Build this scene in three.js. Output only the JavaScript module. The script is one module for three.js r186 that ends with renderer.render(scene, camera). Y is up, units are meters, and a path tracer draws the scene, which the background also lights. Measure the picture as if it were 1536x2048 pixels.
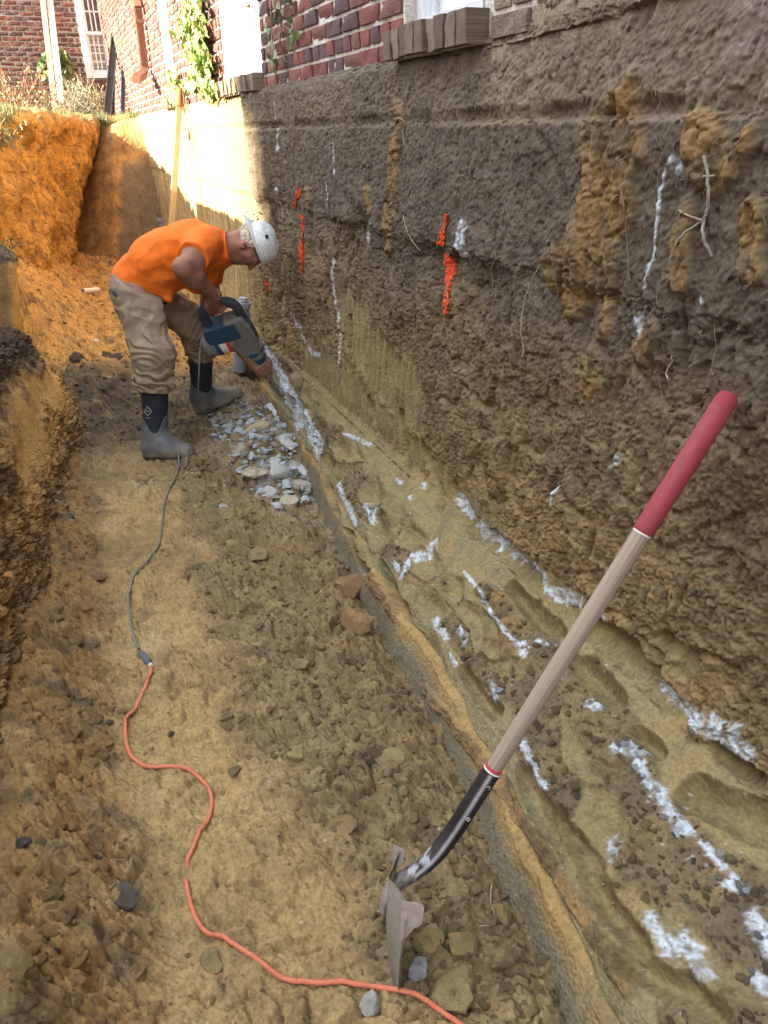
import * as THREE from 'three';
import { mergeGeometries } from 'three/addons/utils/BufferGeometryUtils.js';

// ---------------------------------------------------------------- camera, sky, sun, exposure
const W = 1536, H = 2048;
const scene = new THREE.Scene();
const camera = new THREE.PerspectiveCamera(67.3, 768 / 1024, 0.05, 400);
camera.rotation.order = 'YXZ';
camera.rotation.set(-0.4615, -0.372, -0.02);
camera.position.set(0, 1.65, 0);
camera.updateMatrixWorld(true); camera.updateProjectionMatrix();
scene.add(camera);

const SUN_DIR = new THREE.Vector3(-1, 0.52, 0.045).normalize();
const SKY_LEVEL = 0.46;
{ // clear pale sky, computed
  const w = 256, h = 128, d = new Float32Array(w * h * 4), v = new THREE.Vector3();
  for (let j = 0; j < h; j++) for (let i = 0; i < w; i++) {
    const th = Math.PI * (0.5 - (j + 0.5) / h) * -1, ph = ((i + 0.5) / w) * 2 * Math.PI - Math.PI;
    v.set(Math.cos(th) * Math.cos(ph), Math.sin(th), Math.cos(th) * Math.sin(ph));
    const up = Math.max(v.y, 0), hz = Math.pow(1 - up, 3.0), s = Math.max(0, v.dot(SUN_DIR));
    const glow = 0.55 * Math.pow(s, 6) + 0.9 * Math.pow(s, 40);
    const k = SKY_LEVEL, o = (j * w + i) * 4;
    d[o] = k * (0.76 + 0.42 * hz + glow * 1.2); d[o + 1] = k * (0.86 + 0.24 * hz + glow); d[o + 2] = k * (0.98 + 0.05 * hz + glow * 0.75); d[o + 3] = 1;
    if (v.y < 0) { const g = k * 0.35; d[o] = g; d[o + 1] = g * 0.9; d[o + 2] = g * 0.75; }
  }
  const t = new THREE.DataTexture(d, w, h, THREE.RGBAFormat, THREE.FloatType);
  t.mapping = THREE.EquirectangularReflectionMapping; t.magFilter = THREE.LinearFilter; t.minFilter = THREE.LinearFilter; t.needsUpdate = true;
  scene.background = t; scene.environment = t;
}
const sun = new THREE.DirectionalLight(new THREE.Color(1, 0.85, 0.6), 5);
sun.position.copy(SUN_DIR).multiplyScalar(60).add(new THREE.Vector3(0, 1, -6)); sun.target.position.set(0, 1, -6);
sun.castShadow = true; sun.shadow.mapSize.set(4096, 4096); sun.shadow.radius = 1.3;
Object.assign(sun.shadow.camera, { left: -25, right: 25, top: 25, bottom: -25, near: 1, far: 140 });
scene.add(sun, sun.target);
const renderer = new THREE.WebGLRenderer({ antialias: true });
renderer.toneMapping = THREE.LinearToneMapping;
renderer.toneMappingExposure = 9.4;
renderer.shadowMap.enabled = true;
renderer.setSize(768, 1024);

// ---------------------------------------------------------------- helpers
let seed = 12345;
const rnd = () => { seed |= 0; seed = seed + 0x6D2B79F5 | 0; let t = Math.imul(seed ^ seed >>> 15, 1 | seed); t = t + Math.imul(t ^ t >>> 7, 61 | t) ^ t; return ((t ^ t >>> 14) >>> 0) / 4294967296; };
const rr = (a, b) => a + (b - a) * rnd();
const V = (x, y, z) => new THREE.Vector3(x, y, z);
const clamp = (x, a = 0, b = 1) => x < a ? a : x > b ? b : x;
const ss = (a, b, x) => { const t = clamp((x - a) / (b - a)); return t * t * (3 - 2 * t); };
const lerp = (a, b, t) => a + (b - a) * t;
const PERM = new Uint8Array(1024);
{ const p = [...Array(256).keys()]; for (let i = 255; i > 0; i--) { const j = Math.floor(rnd() * (i + 1)); [p[i], p[j]] = [p[j], p[i]]; } for (let i = 0; i < 1024; i++) PERM[i] = p[i & 255]; }
const grad = (h, x, y, z) => { h &= 15; const u = h < 8 ? x : y, v = h < 4 ? y : (h === 12 || h === 14 ? x : z); return ((h & 1) ? -u : u) + ((h & 2) ? -v : v); };
function n3(x, y = 0, z = 0) {
  const fx = Math.floor(x), fy = Math.floor(y), fz = Math.floor(z), X = fx & 255, Y = fy & 255, Z = fz & 255;
  x -= fx; y -= fy; z -= fz;
  const u = x * x * x * (x * (x * 6 - 15) + 10), v = y * y * y * (y * (y * 6 - 15) + 10), w = z * z * z * (z * (z * 6 - 15) + 10);
  const A = PERM[X] + Y, AA = PERM[A] + Z, AB = PERM[A + 1] + Z, B = PERM[X + 1] + Y, BA = PERM[B] + Z, BB = PERM[B + 1] + Z;
  const l = (a, b, t) => a + t * (b - a);
  return l(l(l(grad(PERM[AA], x, y, z), grad(PERM[BA], x - 1, y, z), u), l(grad(PERM[AB], x, y - 1, z), grad(PERM[BB], x - 1, y - 1, z), u), v),
    l(l(grad(PERM[AA + 1], x, y, z - 1), grad(PERM[BA + 1], x - 1, y, z - 1), u), l(grad(PERM[AB + 1], x, y - 1, z - 1), grad(PERM[BB + 1], x - 1, y - 1, z - 1), u), v), w);
}
const fbm = (x, y, z, o = 4) => { let s = 0, a = 0.5; for (let i = 0; i < o; i++) { s += a * n3(x, y, z); x = x * 2.03 + 17.1; y = y * 2.03 + 9.2; z = z * 2.03 + 5.7; a *= 0.5; } return s; };
const billow = (x, y, z, o = 3) => { let s = 0, a = 0.5; for (let i = 0; i < o; i++) { s += a * (Math.abs(n3(x, y, z)) * 2 - 0.5); x = x * 2.1 + 7.3; y = y * 2.1 + 3.9; z = z * 2.1 + 11.7; a *= 0.5; } return s; };
// rays through the lens of the photograph, only used to read positions off it
const rayDir = (px, py) => V(px / W * 2 - 1, 1 - py / H * 2, 0.5).unproject(camera).sub(camera.position).normalize();
const EYE = camera.position.clone();
const onPlane = (px, py, ax, val) => { const d = rayDir(px, py); return EYE.clone().addScaledVector(d, (val - EYE[ax]) / d[ax]); };
const Px = (px, py, x) => onPlane(px, py, 'x', x), Py = (px, py, y) => onPlane(px, py, 'y', y), Pz = (px, py, z) => onPlane(px, py, 'z', z);
const FWD = V(Math.sin(0.372), 0, -Math.cos(0.372));
const Pf = (px, py, F) => { const d = rayDir(px, py); return EYE.clone().addScaledVector(d, F / d.dot(FWD)); };
const toPx = (p) => { const q = p.clone().project(camera); return [(q.x + 1) / 2 * W, (1 - q.y) / 2 * H]; };

const used = {};
const numbered = (n) => { if (!(n in used)) { used[n] = 0; return n; } used[n]++; return n + '_' + String(used[n]).padStart(3, '0'); };
const shadow = (o) => { o.traverse((m) => { if (m.isMesh) { m.castShadow = true; m.receiveShadow = true; } }); return o; };
function top(o, name, label, category, group, kind) { // a top-level object
  o.name = numbered(name); o.userData.label = label; o.userData.category = category;
  if (group) o.userData.group = group; if (kind) o.userData.kind = kind;
  scene.add(shadow(o)); return o;
}
const mesh = (g, m, name, parent) => { const o = new THREE.Mesh(g, m); o.castShadow = o.receiveShadow = true; if (name) o.name = name; if (parent) parent.add(o); return o; };
const thingAt = (x, y, z) => { const g = new THREE.Group(); g.position.set(x, y, z); return g; };
const col = (r, g, b) => new THREE.Color().setRGB(r, g, b);

// ---- textures: grain of soil, brick face, cloth, wood
function periodic(N, f) { // f(u,v,noise(u*k,v*k) periodic)
  const P = (x, y, p, s) => { const fx = Math.floor(x), fy = Math.floor(y), X = ((fx % p) + p) % p, Y = ((fy % p) + p) % p, X1 = (X + 1) % p, Y1 = (Y + 1) % p; x -= fx; y -= fy;
    const u = x * x * (3 - 2 * x), v = y * y * (3 - 2 * y), h = (a, b) => PERM[PERM[(a + s * 37) & 255] + (b & 255)], q = (k, X, Y) => { const a = k * 0.0245437; return Math.cos(a) * X + Math.sin(a) * Y; };
    return lerp(lerp(q(h(X, Y), x, y), q(h(X1, Y), x - 1, y), u), lerp(q(h(X, Y1), x, y - 1), q(h(X1, Y1), x - 1, y - 1), u), v) * 1.5; };
  const out = new Float32Array(N * N);
  for (let j = 0; j < N; j++) for (let i = 0; i < N; i++) out[j * N + i] = f(i / N, j / N, (k, s, kv = k) => kv === k ? P(i / N * k, j / N * k, k, s) : P2(i / N * k, j / N * kv, k, kv, s));
  function P2(x, y, p, p2, s) { const fx = Math.floor(x), fy = Math.floor(y), X = fx % p, Y = fy % p2, X1 = (X + 1) % p, Y1 = (Y + 1) % p2; x -= fx; y -= fy; const u = x * x * (3 - 2 * x), v = y * y * (3 - 2 * y), h = (a, b) => PERM[PERM[(a + s * 37) & 255] + (b & 255)] / 127.5 - 1; return lerp(lerp(h(X, Y), h(X1, Y), u), lerp(h(X, Y1), h(X1, Y1), u), v); }
  return out;
}
function texOf(N, arr, toRGB, srgb) {
  const d = new Uint8Array(N * N * 4);
  for (let i = 0; i < N * N; i++) { const c = toRGB(arr[i], i); d[i * 4] = clamp(c[0], 0, 255); d[i * 4 + 1] = clamp(c[1], 0, 255); d[i * 4 + 2] = clamp(c[2], 0, 255); d[i * 4 + 3] = 255; }
  const t = new THREE.DataTexture(d, N, N); t.wrapS = t.wrapT = THREE.RepeatWrapping; t.magFilter = THREE.LinearFilter; t.minFilter = THREE.LinearMipmapLinearFilter; t.generateMipmaps = true;
  if (srgb) t.colorSpace = THREE.SRGBColorSpace; t.needsUpdate = true; return t;
}
const rep = (t, x, y = x) => { const c = t.clone(); c.repeat.set(x, y); c.needsUpdate = true; return c; };
const grainA = periodic(1024, (u, v, n) => 0.5 + 0.12 * n(12, 1) + 0.2 * n(36, 2) + 0.26 * n(84, 3) - 0.2 * Math.abs(n(50, 5)));
const pits = periodic(1024, (u, v, n) => 0.6 * n(150, 6) + 0.6 * n(260, 7) + 0.35 * n(20, 8));
const soilMap = texOf(1024, grainA, (g, i) => { const k = pits[i], s = 0.8 + (g - 0.42) * 0.8 + 0.1 * k - 0.3 * ss(0.42, 0.8, -k) + 0.17 * ss(0.55, 0.85, k); return [255 * clamp(s), 255 * clamp(s * 0.99), 255 * clamp(s * 0.965)]; });
const soilBump = texOf(1024, grainA, (g) => { const s = 255 * clamp(g); return [s, s, s]; });
const fineArr = periodic(512, (u, v, n) => 0.5 + 0.2 * n(8, 1) + 0.2 * n(30, 2) + 0.25 * n(90, 3));
const fineMap = texOf(512, fineArr, (g) => { const s = 255 * clamp(0.82 + (g - 0.5) * 0.6); return [s, s, s]; });
const fineBump = texOf(512, fineArr, (g) => { const s = 255 * clamp(g); return [s, s, s]; });
const woodArr = periodic(512, (u, v, n) => 0.5 + 0.3 * n(40, 1, 3) + 0.18 * n(120, 2, 6) + 0.15 * n(9, 3, 2));
const woodMap = texOf(512, woodArr, (g) => { const s = 0.8 + (g - 0.5) * 0.65; return [255 * clamp(s), 255 * clamp(s * 0.97), 255 * clamp(s * 0.94)]; });
const woodBump = texOf(512, woodArr, (g) => { const s = 255 * clamp(g); return [s, s, s]; });
const clothArr = periodic(512, (u, v, n) => 0.5 + 0.15 * Math.sin(u * 2 * Math.PI * 90) * 0.5 + 0.15 * Math.sin(v * 2 * Math.PI * 90) * 0.5 + 0.25 * n(6, 1) + 0.15 * n(40, 2));
const clothMap = texOf(512, clothArr, (g) => { const s = 255 * clamp(0.86 + (g - 0.5) * 0.4); return [s, s, s]; });
const clothBump = texOf(512, clothArr, (g) => { const s = 255 * clamp(g); return [s, s, s]; });

const soilMat = new THREE.MeshStandardMaterial({ vertexColors: true, roughness: 0.94, map: soilMap, bumpMap: soilBump, bumpScale: 0.005, side: THREE.DoubleSide });
const std = (c, o = {}) => new THREE.MeshStandardMaterial({ color: Array.isArray(c) ? col(...c) : c, roughness: 0.8, ...o });

// cells: distance to the border, own random number, offset from the cell's seed
const WC = { e: 0, h: 0, dx: 0, dy: 0, id: 0 };
function cells(x, y, s) {
  const fx = Math.floor(x), fy = Math.floor(y); let a = 9, b = 9, h = 0, dx = 0, dy = 0;
  for (let j = -1; j <= 1; j++) for (let i = -1; i <= 1; i++) { const k = PERM[PERM[(fx + i + s) & 255] + ((fy + j) & 255)], k2 = PERM[k + 77], ux = fx + i + 0.08 + 0.84 * k / 255 - x, uy = fy + j + 0.08 + 0.84 * k2 / 255 - y, d = Math.hypot(ux, uy); if (d < a) { b = a; a = d; h = PERM[k2 + 13] / 255; dx = ux; dy = uy; } else if (d < b) b = d; }
  WC.e = b - a; WC.h = h; WC.dx = dx; WC.dy = dy; return WC;
}
// broken clods: tilted facets with cracks between them, roughly 0..1
function clods(x, y, s) { const c = cells(x, y, s), a = c.h * 40.2, t = Math.cos(a) * c.dx + Math.sin(a) * c.dy; return (0.35 + 0.65 * ((c.h * 7.7) % 1)) * ss(0.0, 0.12, c.e) + 0.9 * t * ss(0, 0.08, c.e) - 0.25; }
// ---- surfaces sampled from a function fn(u, v, out) -> out.p, out.c, uv
function surface(us, vs, fn) {
  const nu = us.length, nv = vs.length, pos = new Float32Array(nu * nv * 3), cl = new Float32Array(nu * nv * 3), uv = new Float32Array(nu * nv * 2), o = { p: [0, 0, 0], c: [1, 1, 1], t: [0, 0] };
  let k = 0;
  for (let i = 0; i < nu; i++) for (let j = 0; j < nv; j++, k++) { fn(us[i], vs[j], o); pos.set(o.p, k * 3); cl.set(o.c, k * 3); uv.set(o.t, k * 2); }
  const idx = new Uint32Array((nu - 1) * (nv - 1) * 6); k = 0;
  for (let i = 0; i < nu - 1; i++) for (let j = 0; j < nv - 1; j++) { const a = i * nv + j, b = a + 1, c = a + nv, d = c + 1; idx[k++] = a; idx[k++] = c; idx[k++] = b; idx[k++] = b; idx[k++] = c; idx[k++] = d; }
  const g = new THREE.BufferGeometry();
  g.setAttribute('position', new THREE.BufferAttribute(pos, 3)); g.setAttribute('color', new THREE.BufferAttribute(cl, 3)); g.setAttribute('uv', new THREE.BufferAttribute(uv, 2));
  g.setIndex(new THREE.BufferAttribute(idx, 1)); g.computeVertexNormals(); return g;
}
const steps = (a, b, n) => [...Array(n + 1).keys()].map((i) => a + (b - a) * i / n);
function zSteps(z0, z1, d0, rel) { const r = []; let z = z0; while (z > z1) { r.push(z); z -= rel * Math.hypot(z, d0); } r.push(z1); return r; }
// smooth net of control points
const cr = (a, b, c, d, t) => 0.5 * ((2 * b) + (-a + c) * t + (2 * a - 5 * b + 4 * c - d) * t * t + (-a + 3 * b - 3 * c + d) * t * t * t);
function netAt(net, u, v) {
  const R = net.length - 1, C = net[0].length - 1, x = clamp(u) * R, y = clamp(v) * C, i = Math.min(Math.floor(x), R - 1), j = Math.min(Math.floor(y), C - 1), fx = x - i, fy = y - j, q = V();
  for (const k of ['x', 'y', 'z']) {
    const row = (a) => { const r = net[clamp(a, 0, R)]; return cr(r[Math.max(j - 1, 0)][k], r[j][k], r[j + 1][k], r[Math.min(j + 2, C)][k], fy); };
    q[k] = cr(row(i - 1), row(i), row(i + 1), row(i + 2), fx);
  }
  return q;
}
function netNormal(net, u, v) { const e = 0.01, a = netAt(net, Math.min(u + e, 1), v).sub(netAt(net, Math.max(u - e, 0), v)), b = netAt(net, u, Math.min(v + e, 1)).sub(netAt(net, u, Math.max(v - e, 0))); return a.cross(b).normalize(); }
const segDist = (x, y, ax, ay, bx, by) => { const dx = bx - ax, dy = by - ay, t = clamp(((x - ax) * dx + (y - ay) * dy) / (dx * dx + dy * dy + 1e-12)); return Math.hypot(x - ax - dx * t, y - ay - dy * t); };
// ---------------------------------------------------------------- the trench
const XW = 1.2, GRADE = 1.78, Z_END = -11.4;
const interp = (tab, x) => { if (x <= tab[0][0]) return tab[0][1]; for (let i = 1; i < tab.length; i++) if (x <= tab[i][0]) return lerp(tab[i - 1][1], tab[i][1], (x - tab[i - 1][0]) / (tab[i][0] - tab[i - 1][0])); return tab[tab.length - 1][1]; };
const TOE = [[-12, 1.17], [-5.4, 1.14], [-4.2, 1.06], [-3.45, 0.99], [-2.94, 0.925], [-2.4, 0.885], [-1.86, 0.85], [-1.33, 0.8], [-0.76, 0.69], [-0.3, 0.66], [3, 0.66]];
const floorRise = [[-10.6, 0.3], [-8, 0.14], [-6, 0.03], [-5, 0], [4, 0]];
// loose rubble is thickest in a band beside the footing and under the hammer
const rubbleAt = (x, z) => {
  const edge = interp([[-6, 0.15], [-4.4, 0.36], [-3.4, 0.28], [-2.4, 0.2], [-1.7, 0.26], [-1.1, 0.34], [-0.6, 0.4], [0, 0.45]], z);
  const r = ss(edge - 0.12, edge + 0.16, x + 0.22 * fbm(x * 4, z * 4, 3.3, 2)), l = ss(0.02, -0.2, x + 0.2 * fbm(x * 5, z * 5, 8.1, 2) + (z > -1.2 ? 0.12 * (1.2 + z) : 0));
  return clamp(Math.max(r, l * 0.95, ss(-5.4, -6.2, z) * 0.7, ss(-4.0, -4.7, z) * 0.85) + 0.6 * fbm(x * 3.0, z * 3.0, 1.7, 3));
};
function plates(x, z, f, k, s) { const q = (fbm(x * f + s, z * f, s * 1.7, 3) + 0.5) * k, i = Math.floor(q), t = q - i; return (i + ss(0.0, 0.1, t) - 0.3 * t) / k; }
const DIPS = []; // soft hollows and mounds {x,z,r,h}
function floorY(x, z) {
  const R = rubbleAt(x, z), wx = x + 0.05 * n3(x * 6, z * 6, 4), wz = z + 0.05 * n3(x * 6, z * 6, 9);
  let y = interp(floorRise, z) + 0.03 * fbm(x * 2.1, z * 2.1, 2.2, 2);
  const vx = x + 0.016 * n3(x * 16, z * 16, 4) + 0.006 * n3(x * 50, z * 50, 2), vz = z + 0.016 * n3(x * 16, z * 16, 9) + 0.006 * n3(x * 50, z * 50, 7), cw = ss(-0.15, 0.15, n3(x * 5, z * 5, 12));
  y += R * (0.05 * (plates(wx, wz, 5.0, 5, 1.3) - 0.5) + 0.034 * cw * clods(vx * 9, vz * 9, 3) + 0.016 * clods(vx * 19, vz * 19, 40) + 0.007 * clods(vx * 44, vz * 44, 90) + 0.02 * billow(wx * 7, wz * 7, 2.5, 2) - 0.012);
  y += (1 - R) * (0.05 * (plates(wx, wz, 4.2, 4, 4.4) - 0.5) + 0.02 * (plates(wx, wz, 15, 3, 5.4) - 0.5) + 0.012 * fbm(x * 14, z * 14, 3.1, 3) + 0.006 * billow(x * 30, z * 30, 1, 2) + 0.022 * clods(vx * 11, vz * 11, 77) * ss(-0.15, 0.15, fbm(x * 4, z * 4, 16, 2)) + 0.01 * clods(vx * 26, vz * 26, 17) * ss(-0.1, 0.3, fbm(x * 5, z * 5, 14, 2)) + 0.004 * clods(vx * 70, vz * 70, 60));
  y += 0.0035 * n3(x * 80, z * 80, 3) - 0.05 * ss(interp(TOE, z) - 0.14, interp(TOE, z) - 0.01, x) * (z > -4 ? 1 : 0.3);
  // crumbling foot of the left bank, talus far away
  if (z > -5.6) y += ss(-0.02, -0.42, x) * 0.22 * (0.75 + 0.5 * fbm(z * 3, x * 3, 1, 2));
  else y += ss(-5.6, -7.4, z) * (ss(0.3, -0.85, x) * 0.85 + 0.05 * fbm(x * 4, z * 4, 6, 3));
  for (const d of DIPS) { const q = ((x - d.x) ** 2 + (z - d.z) ** 2) / (d.r * d.r); if (q < 4) y += d.h * Math.exp(-q * 1.8); }
  return y;
}
DIPS.push({ x: 0.86, z: -4.86, r: 0.14, h: 0.06 }, { x: 0.85, z: -4.15, r: 0.33, h: 0.1 }, { x: 0.85, z: -5.35, r: 0.3, h: 0.16 }, { x: -0.05, z: -5.7, r: 0.32, h: 0.17 }, { x: 0.2, z: -6.0, r: 0.3, h: 0.1 },
  { x: -0.02, z: -1.32, r: 0.14, h: -0.03 }, { x: 0.1, z: -1.15, r: 0.1, h: 0.012 }, { x: 0.46, z: -0.92, r: 0.12, h: -0.035 });

// --- profile of the exposed face: footing toe, sloped bench, soil wall, smeared foundation, lowest bricks
function profile(z) {
  const t = interp(TOE, z) - 0.03 * ss(-5.6, -4.4, z) * Math.pow(Math.abs(Math.sin(z * 9.5 + 1.7 * n3(z * 2.3, 4, 4))), 0.7) * (0.5 + n3(z * 3, 8, 1)), w = XW - t, q = Math.min(1, w / 0.3), bk = ss(-2.75, -2.5, z) * lerp(1, 0.45, ss(-1.9, -1.3, z)), hi = interp([[-2.7, 0], [-2.0, 0.06], [-1.7, 0.14], [-1.35, 0.3], [-0.8, 0.4], [3, 0.4]], z) * clamp(1 + 0.9 * fbm(z * 7, 1, 1, 3) + 0.5 * n3(z * 40, 2, 2), 0.2, 1.4);
  const px = [[t - 0.03, -0.12], [t + 0.002, 0.02], [t + 0.026 * q, 0.085], [t + 0.055 * q, 0.094], [t + 0.078 * q, 0.142 * (0.6 + 0.4 * q) + 0.02 * (1 - q)], [lerp(t + 0.078 * q, XW - 0.03, 0.5), 0.24], [XW - 0.03, 0.352], [XW - 0.008, 0.39], [XW + 0.004, 0.8], [XW + 0.006, 1.265],
    [XW - 0.004, 1.3], [XW - 0.008, 1.345], [XW - 0.014, 1.655], [XW - 0.01, 1.672], [XW - 0.018, 1.7], [XW - 0.018 + 0.017 * bk, 1.84], [XW - 0.008 + 0.012 * ss(0, 0.1, hi), 1.87 + hi * 0.98], [XW + 0.045, 1.88 + hi]];
  return px;
}
const PK = [0, 0.045, 0.085, 0.1, 0.145, 0.195, 0.25, 0.275, 0.47, 0.68, 0.7, 0.72, 0.855, 0.868, 0.88, 0.945, 0.99, 1]; // knots in t
function profAt(z, t) { const P = profile(z); let i = 1; while (i < PK.length - 1 && t > PK[i]) i++; const k = clamp((t - PK[i - 1]) / (PK[i] - PK[i - 1])), a = P[i - 1], b = P[i]; return { x: lerp(a[0], b[0], k), y: lerp(a[1], b[1], k), tx: b[0] - a[0], ty: b[1] - a[1], i }; }
function tOfY(z, y) { const P = profile(z); let i = 1; while (i < P.length - 1 && y > P[i][1]) i++; return lerp(PK[i - 1], PK[i], clamp((y - P[i - 1][1]) / (P[i][1] - P[i - 1][1]))); }
const profX = (y, z) => { const P = profile(z); let i = 1; while (i < P.length - 1 && y > P[i][1]) i++; return lerp(P[i - 1][0], P[i][0], clamp((y - P[i - 1][1]) / (P[i][1] - P[i - 1][1]))); };
// distance in metres along the profile
function FV(z, t) { if (t > 0.945) return 1.7955 + profAt(z, t).y - 1.84; if (t >= 0.275) return t * 1.9; const P = profile(z); let s = 0.5225; for (let i = 7; i > 0; i--) { const L = Math.hypot(P[i][0] - P[i - 1][0], P[i][1] - P[i - 1][1]); if (t >= PK[i - 1]) return s - L * (PK[i] - t) / (PK[i] - PK[i - 1]); s -= L; } return s; }
// where a pixel of the photograph lies on wall, bench or floor
function hit(px, py) {
  const d = rayDir(px, py); let a = 0.5;
  const inside = (t) => { const p = EYE.clone().addScaledVector(d, t); return p.y < interp(floorRise, p.z) || p.x > profX(p.y, p.z); };
  for (let t = 0.5; t < 25; t += 0.02) if (inside(t)) { let lo = t - 0.02, hi = t; for (let k = 0; k < 20; k++) { const m = (lo + hi) / 2; if (inside(m)) hi = m; else lo = m; } return EYE.clone().addScaledVector(d, hi); }
  return EYE.clone().addScaledVector(d, 25);
}
const featSet = (list) => list.map(([pts, r, k = 1]) => { const P = pts.map(([x, y]) => { const h = hit(x, y); return [h.z, FV(h.z, tOfY(h.z, h.y)), h.x]; }); if (P.length === 1) P.push([P[0][0] + 0.001, P[0][1], P[0][2]]); const xs = P.map((p) => p[0]), ys = P.map((p) => p[1]); return { P, r, k, x0: Math.min(...xs) - r * 3, x1: Math.max(...xs) + r * 3, y0: Math.min(...ys) - r * 3, y1: Math.max(...ys) + r * 3 }; });
function featDist(F, x, y) { let best = 1e9, f = null; for (const e of F) { if (x < e.x0 || x > e.x1 || y < e.y0 || y > e.y1) continue; for (let i = 1; i < e.P.length; i++) { const d = segDist(x, y, e.P[i - 1][0], e.P[i - 1][1], e.P[i][0], e.P[i][1]) / e.r; if (d < best) { best = d; f = e; } } } return best; }
// white lime and plaster smears that cling to the face, read off the photograph
const WHITE = featSet([
  [[[926, 456], [929, 505]], 0.0285], [[[735, 468], [742, 478]], 0.0195], [[[1284, 646], [1285, 664]], 0.018], [[[1244, 908], [1226, 932]], 0.012], [[[1119, 972], [1112, 998]], 0.0105],
  [[[1336, 345], [1328, 385], [1322, 440], [1314, 505], [1303, 545], [1298, 580]], 0.005175], [[[1352, 320], [1368, 335]], 0.009], [[[656, 366], [657, 395], [654, 420]], 0.0046], [[[668, 505], [674, 580], [682, 660], [688, 765]], 0.009],
  [[[580, 615], [590, 640], [604, 672], [622, 706], [638, 710]], 0.0135], [[[553, 378], [560, 400], [568, 430]], 0.012], [[[548, 205], [556, 300]], 0.009], [[[664, 200], [674, 350]], 0.0046],
  [[[915, 1000], [935, 1024], [960, 1050], [985, 1075]], 0.0225], [[[985, 1075], [1020, 1104], [1045, 1124], [1075, 1146]], 0.018], [[[1075, 1146], [1105, 1184], [1135, 1196], [1158, 1202]], 0.021], [[[1190, 1228], [1210, 1240]], 0.015],
  [[[532, 686], [545, 716], [560, 745], [574, 775], [592, 812], [612, 842], [628, 874], [640, 905]], 0.045], [[[560, 760], [600, 850]], 0.045], [[[590, 790], [640, 880]], 0.018],
  [[[676, 960], [690, 1000], [700, 1020], [712, 1046]], 0.0165], [[[738, 1012], [744, 1040]], 0.021], [[[750, 1030], [762, 1015]], 0.009], [[[808, 1150], [822, 1120], [850, 1108], [868, 1084]], 0.018], [[[792, 1128], [800, 1140]], 0.012],
  [[[930, 1145], [942, 1160], [962, 1184], [985, 1226], [1000, 1250], [1022, 1276], [1046, 1304]], 0.006325], [[[1046, 1296], [1052, 1310]], 0.0165], [[[868, 1236], [884, 1264], [895, 1282]], 0.012], [[[925, 1262], [930, 1282]], 0.015], [[[1078, 1288], [1100, 1294]], 0.009],
  [[[1170, 1408], [1200, 1414]], 0.012], [[[990, 1378], [994, 1396]], 0.015], [[[1046, 1480], [1062, 1520], [1076, 1556], [1092, 1575]], 0.009], [[[1120, 1355], [1132, 1340]], 0.009],
  [[[1330, 1372], [1350, 1396], [1378, 1424], [1410, 1446]], 0.0195], [[[1410, 1446], [1450, 1462], [1480, 1482], [1496, 1505]], 0.027], [[[1395, 1440], [1440, 1490], [1480, 1508]], 0.012],
  [[[1232, 1496], [1262, 1500], [1284, 1510]], 0.0165], [[[1276, 1510], [1290, 1550], [1312, 1585]], 0.012], [[[1312, 1580], [1340, 1622], [1362, 1650], [1385, 1668]], 0.0165], [[[1408, 1690], [1440, 1722], [1465, 1752], [1490, 1786]], 0.009], [[[1440, 1762], [1480, 1780]], 0.009],
  [[[1508, 1836], [1526, 1870], [1545, 1905]], 0.018], [[[1220, 1676], [1226, 1704]], 0.018], [[[1302, 1842], [1325, 1875], [1345, 1905]], 0.015], [[[1368, 1870], [1390, 1915], [1405, 1950]], 0.015], [[[690, 868], [716, 878], [742, 890]], 0.0105], [[[845, 968], [850, 975]], 0.009], [[[820, 996], [830, 1002]], 0.009],
  [[[790, 955], [800, 962]], 0.009], [[[1400, 600], [1404, 606]], 0.0046], [[[900, 1310], [910, 1330]], 0.009], [[[1520, 1960], [1535, 1985]], 0.018],
]);
const ORANGE = featSet([
  [[[797, 242], [792, 300], [788, 400], [780, 480]], 0.05], [[[735, 385], [738, 420]], 0.025], [[[1232, 280], [1220, 350], [1205, 440], [1185, 520]], 0.11], [[[1150, 590], [1120, 540]], 0.06], [[[1215, 560], [1210, 640]], 0.045], [[[1410, 270], [1440, 320]], 0.045],
  [[[1375, 430], [1362, 560]], 0.03], [[[1190, 735], [1195, 760]], 0.045], [[[1480, 320], [1505, 280]], 0.03], [[[620, 400], [624, 430]], 0.04], [[[1500, 440], [1510, 540]], 0.03], [[[1310, 670], [1290, 700]], 0.03],
  [[[1000, 1200], [1020, 1300]], 0.03], [[[850, 1380], [1000, 1560], [1120, 1760], [1260, 1980]], 0.02], [[[700, 1080], [790, 1230]], 0.025],
]);
// scraped smooth clay: bucket flutes low on the wall, long scoops along the toe
const SMOOTH = featSet([
  [[[620, 740], [700, 800], [780, 900], [860, 990], [960, 1090]], 0.156], [[[700, 640], [780, 760], [830, 800]], 0.13], [[[960, 1090], [1080, 1190], [1180, 1260]], 0.078],
  [[[655, 960], [740, 1130], [830, 1290], [930, 1450], [1010, 1580], [1110, 1760], [1260, 2000]], 0.0546], [[[870, 1290], [960, 1400], [1010, 1440]], 0.039], [[[1040, 1600], [1090, 1690]], 0.0455], [[[1130, 1660], [1190, 1760]], 0.039], [[[1250, 1820], [1340, 1960]], 0.052],
  [[[1230, 1290], [1300, 1380], [1330, 1440]], 0.065], [[[1380, 1540], [1460, 1620], [1536, 1680]], 0.078], [[[1060, 1130], [1150, 1230]], 0.039], [[[1330, 1280], [1370, 1330]], 0.039],
]);
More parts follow.
